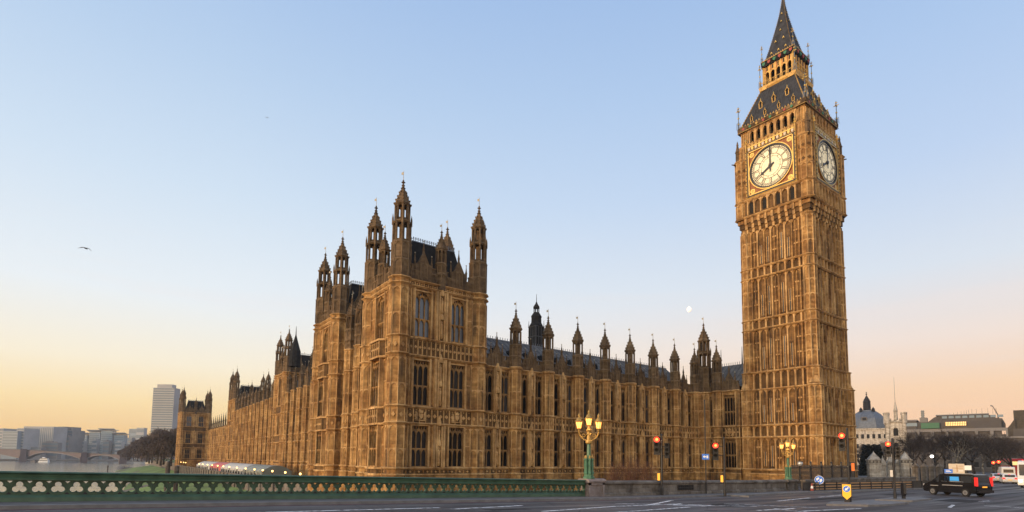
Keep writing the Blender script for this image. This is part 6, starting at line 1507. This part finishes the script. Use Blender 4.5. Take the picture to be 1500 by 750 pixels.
mb = MB(); mb.box(F, u(1352.5), u(1357), -6, -3, Zp(612), Zp(596.5), 'tower_glass'); mb.box(F, u(1350), u(1362), -9, -1, Zp(617), Zp(608), 'concrete'); 
for k in range(5): mb.box(F, u(1352), u(1357.6), -6.3, -2.8, Zp(598+k*3)-.15, Zp(598+k*3)+.15, 'concrete')
obj('lift_tower', mb, e)
# stone block at the right
F, v = cface(1492, 230); e = empty('stone_block', (v.x, v.y, 3)); tag(e, 'brown stone building with a stepped roofline at the far right edge', 'building'); s_ = 230/826.7*.75
mb = MB(); mb.box(F, -4*s_, 22*s_, -20, 0, 2, 5.9+(682-628)*230/826.7, 'concrete_dark'); mb.prism(F, [(-12*s_, 14), (-12*s_, 5.9+(682-626)*.278), (-8*s_, 5.9+(682-622)*.278), (0, 5.9+(682-612)*.278), (0, 14)], -18, -2, 'hoarding'); mb.box(F, -2*s_, 24*s_, -18, -3, 14, 5.9+(682-600)*.278, 'hoarding'); mb.box(F, -22*s_, 24*s_, -4, 1, 2, 16, 'concrete_dark'); mb.box(F, -22*s_, 24*s_, -4.3, 1.4, 16, 16.6, 'concrete')
w_ = obj('wall', mb, e); win_grid(w_, Fr(*F.p(0, 1.02, 0)[:2], F.th), -20*s_, 20*s_, 5, 15, 7, 2, 1.2, 2.4)
# dark terrace of buildings below the roofs
for px, D, w, hh, lb in ((1345, 240, 26, 15, 'dark low building behind the bare trees, left of the yellow band'), (1440, 235, 40, 17, 'dark low building behind the bare trees, under the yellow band')):
    F, v = cface(px, D); e = empty('low_building', (v.x, v.y, 3)); tag(e, lb, 'building'); mb = MB(); mb.box(F, -w/2, w/2, -12, 0, 2, hh, 'concrete_dark'); mb.box(F, -w/2-.3, w/2+.3, -12.3, .5, hh, hh+.7, 'concrete'); w_ = obj('wall', mb, e); win_grid(w_, F, -w/2, w/2, 4, hh-1, int(w/4), 3, 1.5, 2.2, 'void', 'concrete')
# tower crane
v = at(1462, 608, 520); e = empty('tower_crane', (v.x, v.y, 3)); tag(e, 'thin construction crane jib leaning above the modern roofs', 'crane'); mb = MB(); mb.tube((v.x, v.y, 3), v, .9, .8, 'concrete_dark', 4); obj('mast', mb, e); w2 = at(1454, 595, 520); mb = MB(); mb.tube(v, w2, .5, .3, 'concrete_dark', 4); mb.tube(w2, at(1451, 594, 520), .5, .5, 'concrete', 4); obj('jib', mb, e)

# ------------------------------------------------------------------ river: terrace, tents, lamps, gardens, bridge, boats, skyline
mb = MB(); A = Q(12, .05); Bq = Q(254, .05); F = frame(Q(254, .05), Q(32.4, .05))
L = hypot(Q(254, 0)[0]-Q(32.4, 0)[0], Q(254, 0)[1]-Q(32.4, 0)[1]); mb.box(F, 0, L, -.4, 0, -8, 1.45, 'stone_wall'); mb.box(F, 0, L, -.5, .12, 1.45, 1.62, 'stone_wall')
for k in range(int(L/6)): mb.box(F, k*6-.4, k*6+.4, 0, .3, -8, 1.5, 'stone_wall')
tag(obj('terrace_wall', mb, None, (*Q(140, 0), 0)), 'long stone river wall along the palace terrace', 'wall')
def marquee(t0, t1, m, label, o0=-8.2, o1=-1.6, eave=2.6, ridge=4.0):
    c = riv((t0+t1)/2, (o0+o1)/2, .45); e = empty('marquee', c); tag(e, label, 'marquee', 'marquees on the river terrace'); F = frame(Q(t1, o1), Q(t0, o1)); L = hypot(*(Vector(Q(t0, o1))-Vector(Q(t1, o1)))); W_ = o1-o0
    mb = MB(); n = 8; arc = [(-W_*k/n, eave+(ridge-eave)*sin(pi*k/n)**.8) for k in range(n+1)]
    mb.prism_profile(F, 0, L, arc, m); 
    for k in range(int(L/4)+1): mb.prism_profile(F, min(k*4, L-.1), min(k*4, L-.1)+.12, [(d*1.0, z+.04) for d, z in arc], 'silver')
    obj('canopy', mb, e); mb = MB(); mb.box(F, .05, L-.05, -W_+.1, -.1, .45, eave, m); obj('side_wall', mb, e)
    for k in range(int(L/4)+1): u_ = min(k*4+.1, L-.1); pb = MB(); pb.box(F, u_-.06, u_+.06, -.04, .06, .45, eave+.05, 'silver'); obj('tent_pole', pb, e, F.p(u_, 0, .45))
    for k in range(int(L/4)): wb = MB(); wb.box(F, k*4+.5, k*4+3.6, -.1, -.06, .9, eave-.4, 'car_glass'); obj('tent_window', wb, e, F.p(k*4+2, 0, .45))
marquee(76, 97, 'tent_grey', 'nearest grey-green marquee with a rounded roof on the terrace'); marquee(98, 134, 'tent_white', 'long white marquee between the grey-green and red ones'); marquee(135, 158, 'tent_red', 'red marquee on the terrace'); marquee(159, 195, 'tent_white', 'farthest pinkish white marquee, beyond the red one')
lp = [41.9, 52.3, 62.8, 71.8, 80.5, 91, 102.9, 114.6, 125.2, 135.8, 147.5, 158.7, 171.2, 180.9, 228.9, 237.6, 250]
e0 = empty('terrace_lamp', riv(lp[0], -1, .45)); L0 = riv(lp[0], -1)
mb = MB(); mb.lathe(L0.x, L0.y, [(.16, .45), (.09, 1.2), (.06, 2.7), (.12, 2.8)], 8, 'black'); obj('post', mb, e0); mb = MB(); mb.ball((L0.x, L0.y, 3.05), .20, 'globe_glow', 8, 6); obj('globe', mb, e0)
GL = bpy.data.lights.new('globe_light', 'POINT'); GL.energy = 60; GL.color = (1, .62, .26); GL.shadow_soft_size = .3
lo = bpy.data.objects.new('globe_light', GL); COL.objects.link(lo); lo.parent = e0; lo.location = (0, 0, 2.6)
ords = ['nearest', 'second', 'third', 'fourth', 'fifth', 'sixth', 'seventh', 'eighth', 'ninth', 'tenth', 'eleventh', 'twelfth', 'thirteenth', 'fourteenth', 'last but two', 'last but one', 'last']
for k, t_ in enumerate(lp):
    o = e0 if k == 0 else copy_tree(e0); o.location = riv(t_, -1, .45)
    tag(o, 'lit terrace lamp globe by the river, %s along its row from the bridge' % ords[k], 'terrace lamp', 'lit globe lamps along the terrace')
# mooring posts
for px, py, D, lb in ((246.5, 676, 120, 'taller weathered mooring post on the green foreshore, left of its pair'), (259, 683, 122, 'shorter weathered mooring post on the green foreshore, right of its pair')):
    v = at(px, py, D); mb = MB(); mb.lathe(v.x, v.y, [(.5, -8), (.45, v.z-.9)], 8, 'timber'); mb.lathe(v.x, v.y, [(.47, v.z-.9), (.47, v.z), (.2, v.z+.15)], 8, 'stone_wall'); tag(obj('mooring_post', mb, None, (v.x, v.y, -7)), lb, 'mooring post')
# gardens beyond the palace
mb = MB(); mb.face([(*riv(266, -.9, 1.2),), (*riv(880, -20, 1.2),), (*riv(880, -160, 1.2),), (*riv(266, -90, 1.2),)], 'grass'); structure('garden_lawn', mb)
def far_tree(k, px, D, py_top, rx, label):
    v = at(px, 668, D); z = 1.2; top = at(px, py_top, D).z; h = top-z; R = random.Random(300+k); e = empty('bare_tree', (v.x, v.y, z)); tag(e, label, 'tree', 'bare trees in the riverside gardens')
    mb = MB(); 
    for j in range(9):
        p = Vector((v.x, v.y, z+h*.22)); a = R.uniform(0, 2*pi); q = Vector((v.x+rx*.6*cos(a), v.y+rx*.6*sin(a), z+h*R.uniform(.6, .95))); mb.tube(p, q, .35, .1, 'bark', 5)
    mb.tube((v.x, v.y, z-.5), (v.x, v.y, z+h*.25), .6, .45, 'bark', 7); obj('trunk', mb, e)
    mb = MB(); w = .0005*D
    for _ in range(9):
        c = (v.x+R.uniform(-.5, .5)*rx, v.y+R.uniform(-.5, .5)*rx, z+h*R.uniform(.42, .72)); slivers(mb, c, (rx*.5, rx*.5, h*.24), 300, h*.15, w, 'twig_far', 300+k*20+_, .9)
    slivers(mb, (v.x, v.y, z+h*.5), (rx*.95, rx*.95, h*.44), 420, h*.13, w, 'twig_far', 999+k, .9)
    obj('crown', mb, e)
FT = [(251, 290, 619), (240, 330, 620), (231, 365, 622), (223, 405, 627), (215, 450, 631), (208, 490, 635), (202, 540, 639), (196, 590, 645), (190, 650, 650), (184, 710, 655), (258, 340, 621), (236, 300, 626), (219, 380, 634)]
FL_ = ['tallest bare tree beside the end pavilion', 'bare tree second from the end pavilion', 'bare tree third from the end pavilion, under the office tower', 'bare tree fourth from the end pavilion', 'bare tree fifth from the end pavilion', 'bare tree sixth from the end pavilion', 'bare tree seventh from the end pavilion', 'bare tree eighth from the end pavilion', 'small hazy bare tree, last but one towards the red bridge', 'smallest hazy bare tree nearest the red bridge', 'bare tree half hidden behind the end pavilion', 'lower bare tree in front of the tall ones by the end pavilion', 'lower bare tree in front, halfway along the garden row']
for k, (px, D, pt) in enumerate(FT): far_tree(k, px, D, pt+2.5, 4.6+D*.007, FL_[k])
v0, v1 = riv(262, -1.5), riv(640, -12); F = frame((v1.x, v1.y), (v0.x, v0.y)); mb = MB(); LL = (v1-v0).length; mb.box(F, 0, LL, -.3, .3, -6, 2.1, 'stone_wall'); tag(obj('embankment_wall', mb, None, v0), 'pale low river wall along the gardens beyond the end pavilion', 'wall')
# the red arched bridge
bb = [at(px, py, D) for px, py, D in ((-190, 652, 1130), (35, 659.5, 1005), (123, 664.5, 955), (180, 667, 925), (210, 668, 905))]
br = empty('river_bridge', (bb[2].x, bb[2].y, -6)); tag(br, 'low reddish arched road bridge across the river in the haze', 'bridge'); mb = MB(); pr_ = MB()
for a, b in zip(bb, bb[1:]):
    F = frame((a.x, a.y), (b.x, b.y)); L = hypot(b.x-a.x, b.y-a.y); n = 16; za, zb = a.z, b.z
    top = [(L*k/n, za+(zb-za)*k/n) for k in range(n+1)]; ztop = lambda f: za+(zb-za)*f
    low = [(2.5+(L-5)*k/n, -2.5+(ztop(k/n)-1.6+2.5)*(1-abs(2*k/n-1)**2.4)) for k in range(n+1)]
    mb.prism(F, [(0, za)]+[(L, zb)]+[(L, -2.5)]+low[::-1]+[(0, -2.5)], -9, 0, 'bridge_red')
    mb.prism(F, [(0, za+.0), (L, zb+.0), (L, zb+1.3), (0, za+1.3)], -.3, .3, 'concrete_dark')
    for k in range(n): 
        f = k/n; mb.tube(F.p(low[k][0], .35, low[k][1]+.2), F.p(low[k+1][0], .35, low[k+1][1]+.2), .5, .5, 'concrete', 4)
obj('deck', mb, br)
for i, p in enumerate(bb[1:4]): 
    q = MB(); q.bx(p.x-5, p.x+5, p.y-12, p.y+3, -9, 2.5, 'bridge_red'); q.bx(p.x-4, p.x+4, p.y-11, p.y+2, 2.5, p.z+2.2, 'bridge_red'); obj('bridge_pier', q, br, (p.x, p.y, -6))
# boat
def boat(px, py, D, L, label, two=True):
    v = at(px, py, D); z = -6.5; e = empty('river_boat', (v.x, v.y, z), radians(-38)); tag(e, label, 'boat')
    def add(nm, mb): o = bpy.data.objects.new(nm, mesh_data(nm, mb)); COL.objects.link(o); o.parent = e
    mb = MB(); H = [(-L/2, 2.4), (-L*.3, 2.6), (L*.5, 2.6), (L*.46, 3.0)]
    mb.prism_z(Fr(0, 0, 0), [(-L/2, .2), (-L*.36, 2.2), (L*.45, 2.2), (L*.5, 0), (L*.45, -2.2), (-L*.36, -2.2), (-L/2, -.2)], -.4, 1.7, 'boat_dark' if not two else 'boat_white'); add('hull', mb)
    if two:
        for z0, z1, a, b in ((1.7, 4.1, -.34, .42), (4.2, 6.6, -.25, .33)):
            mb = MB(); mb.bx(L*a, L*b, -2, 2, z0, z1, 'boat_white'); mb.bx(L*a-.3, L*b+.3, -2.2, 2.2, z1, z1+.2, 'boat_white'); add('cabin', mb)
            mb = MB(); mb.bx(L*a+.4, L*b-.4, -2.04, 2.04, z0+.9, z1-.4, 'car_glass'); add('cabin_window', mb)
        mb = MB(); mb.bx(-L*.12, L*.06, -1.2, 1.2, 6.8, 8.2, 'boat_white'); add('wheelhouse', mb)
    else: mb = MB(); mb.bx(-L*.1, L*.3, -1.4, 1.4, 1.7, 3.4, 'boat_dark'); add('cabin', mb)
boat(64, 679, 900, 18, 'white double-deck river boat lying below the red bridge'); boat(49, 679.5, 890, 9, 'small dark barge moored beside the white river boat', False)
for px, py, D, lb in ((158, 684, 330, 'lone channel marker post standing in the river'),):
    v = at(px, py, D); mb = MB(); mb.lathe(v.x, v.y, [(.3, -8), (.28, v.z-.2), (.5, v.z), (.1, v.z+1.2)], 8, 'timber'); tag(obj('channel_post', mb, None, (v.x, v.y, -7)), lb, 'post')
# skyline
def block(px0, px1, py, D, m, label, cat='office building', rows=0, cols=0, wm='tower_glass', depth=40, cap=None, slabs=0, base=-4):
    a, b = at(px0, 660, D), at(px1, 660, D); F = frame((a.x, a.y), (b.x, b.y)); L = hypot(b.x-a.x, b.y-a.y); h = at((px0+px1)/2, py, D).z
    e = empty('distant_building', ((a.x+b.x)/2, (a.y+b.y)/2, base)); tag(e, label, cat); mb = MB(); mb.box(F, 0, L, -depth, 0, base, h, m)
    if cap: mb.box(F, L*cap[0], L*cap[1], -depth*.8, -depth*.1, h, at(px0, cap[2], D).z, m)
    w = obj('wall', mb, e)
    if rows:
        mb = MB(); zb = base+6
        for j in range(rows):
            z = zb+(h-zb)*(j+.5)/rows; mb.box(F, L*.02, L*.98, -depth+.5, .25, z-(h-zb)/rows*.28, z+(h-zb)/rows*.28, wm)
        obj('window_band', mb, w)
    if cols:
        mb = MB()
        for j in range(cols): u_ = L*(j+.5)/cols; mb.box(F, u_-L/cols*.22, u_+L/cols*.22, -1, .3, base+8, h-3, wm)
        obj('window_column', mb, w)
    return e, F, L, h, w
e, F, L, h, w = block(218.5, 250, 567, 920, 'concrete_pale', 'tall slab office tower with horizontal window bands beside the end pavilion', 'office tower', 30, 0, 'tower_glass', 16, (.15, .85, 561.5))
block(-40, 2, 627, 1250, 'concrete_pale', 'pale office block at the far left edge of the skyline', rows=9)
block(2, 24, 631, 1200, 'facade_blue', 'blue glass office block with pale striped sides', rows=9, wm='tower_glass'); block(22, 33, 627, 1210, 'concrete_pale', 'narrow pale striped block joined to the blue glass office block', rows=10)
block(32, 76, 624.5, 1290, 'concrete_pale', 'broad pale office block with close vertical window strips', cols=16); block(78, 92, 627, 1340, 'concrete', 'grey stepped apartment block left of the slim chimney', cols=5, cap=(.2, .9, 624.5)); block(90, 104, 630, 1350, 'concrete', 'grey block with a slim chimney at its right end', rows=8, cap=(.72, .82, 625))
for k, (a, b, py, lb) in enumerate(((106, 126, 637, 'lowest glass riverside tower with a flying roof, leftmost of four'), (129, 145, 633, 'glass riverside tower with a flying roof, second of four'), (146, 163, 631, 'tallest glass riverside tower with a flying roof, third of four'), (166, 180, 637, 'glass riverside tower with a flying roof, rightmost of four'))):
    e, F, L, h, w = block(a, b, py, 1420, 'facade_blue', lb, 'apartment tower', 12, 0, 'tower_glass', 14); e['group'] = 'four riverside towers with flying roofs'; mb = MB(); mb.prism_profile(F, -5, L+5, [(-16, h+1), (-6, h+1), (4, h+5), (4, h+6.2), (-6, h+2.5), (-16, h+2.5)], 'concrete_pale'); obj('roof', mb, e)
for k, (a, b, py, D, m, lb) in enumerate(((84, 112, 653, 1380, 'concrete_pale', 'low pale riverside flats below the slim chimney'), (110, 150, 651, 1400, 'facade_blue', 'low blue-grey riverside flats under the flying-roof towers'), (150, 186, 650, 1405, 'concrete', 'low grey riverside flats right of the tallest glass tower'), (182, 192, 641, 1600, 'concrete', 'small grey block left of the pale pair of towers'), (187, 199, 628, 1650, 'facade_blue', 'blue-grey tower behind the garden trees'), (198, 209, 626.5, 1640, 'concrete_pale', 'pale square tower right of the blue-grey one, above the garden trees'), (0, 60, 655, 1230, 'concrete', 'long low grey riverside building under the broad office block'))): block(a, b, py, D, m, lb, rows=5, depth=14)

for a, b, py, D, m, lb in ((93, 100, 639, 1330, 'concrete', 'narrow grey riverside block under the slim chimney'), (113, 122, 646, 1385, 'concrete_pale', 'small pale flats in front of the lowest glass tower'), (134, 141, 644, 1390, 'concrete_pale', 'small pale stepped block in front of the second glass tower'), (150, 159, 646, 1388, 'concrete', 'small grey flats in front of the tallest glass tower'), (168, 177, 647, 1392, 'concrete_pale', 'small pale flats in front of the rightmost glass tower'), (60, 84, 648, 1260, 'concrete', 'grey wharf building at the foot of the broad office block')):
    e, F, L, h, w = block(a, b, py, D, m, lb, rows=4, cols=0, depth=12); mb = MB(); mb.box(F, L*.2, L*.55, -9, -3, h, h+3.2, m); mb.box(F, L*.65, L*.8, -8, -5, h, h+1.8, m); obj('roof_plant', mb, e)
# moon and gulls
v = at(1009.5, 453, 6000); mb = MB(); mb.ball((v.x, v.y, v.z), 30, 'moon', 24, 16, 1.0, .8, .8); tag(obj('moon', mb, None, v), 'pale gibbous moon in the blue sky left of the clock tower', 'moon')
def gull(px, py, D, s, label, rz):
    v = at(px, py, D); e = empty('gull', v, rz); tag(e, label, 'gull', 'gulls in flight'); mb = MB()
    mb.lathe(0, 0, [(.02, -.32), (.07, -.2), (.10, 0), (.085, .16), (.06, .24), (.065, .3), (.02, .4)], 8, 'gull_grey', 0, True); mb.v = [(x*s, z*s, -y*s*.9) for x, y, z in mb.v]
    for sg, (mx, mz, tx, tz) in ((-1, (-.42, .14, -.95, -.03)), (1, (.38, .02, .92, -.45))):
        P = [(0, .12, .03), (mx, .16, mz), (tx, -.02, tz), (mx, -.06, mz-.01), (0, -.14, .02)]; up_ = [(x*s, y*s, z*s+.015*s) for x, y, z in P]; dn = [(x*s, y*s, z*s-.015*s) for x, y, z in P]
        mb.mesh(up_+dn, [(0, 1, 3, 4), (1, 2, 3), (9, 8, 6, 5), (8, 7, 6), (0, 5, 6, 1), (1, 6, 7, 2), (2, 7, 8, 3), (3, 8, 9, 4)], 'gull_grey')
    o = bpy.data.objects.new('body', mesh_data('body', mb)); COL.objects.link(o); o.parent = e
gull(125, 363.5, 70, .95, 'larger grey gull gliding over the river at the left', radians(-38)); gull(391.5, 172, 190, .8, 'tiny distant gull high in the blue sky', radians(-38))

# ------------------------------------------------------------------ haze
mb = MB(); mb.bx(-1400, 900, -150, 2600, -12, 135, 'black'); hz = obj('haze', mb); hz['kind'] = 'stuff'
hm_ = bpy.data.materials.new('haze'); hm_.use_nodes = True; n_ = hm_.node_tree; n_.nodes.clear(); o_ = n_.nodes.new('ShaderNodeOutputMaterial'); pv = n_.nodes.new('ShaderNodeVolumePrincipled')
pv.inputs['Color'].default_value = (.84, .91, 1.0, 1); pv.inputs['Density'].default_value = .00011; pv.inputs['Anisotropy'].default_value = .2; n_.links.new(pv.outputs[0], o_.inputs['Volume'])
hz.data.materials.clear(); hz.data.materials.append(hm_)
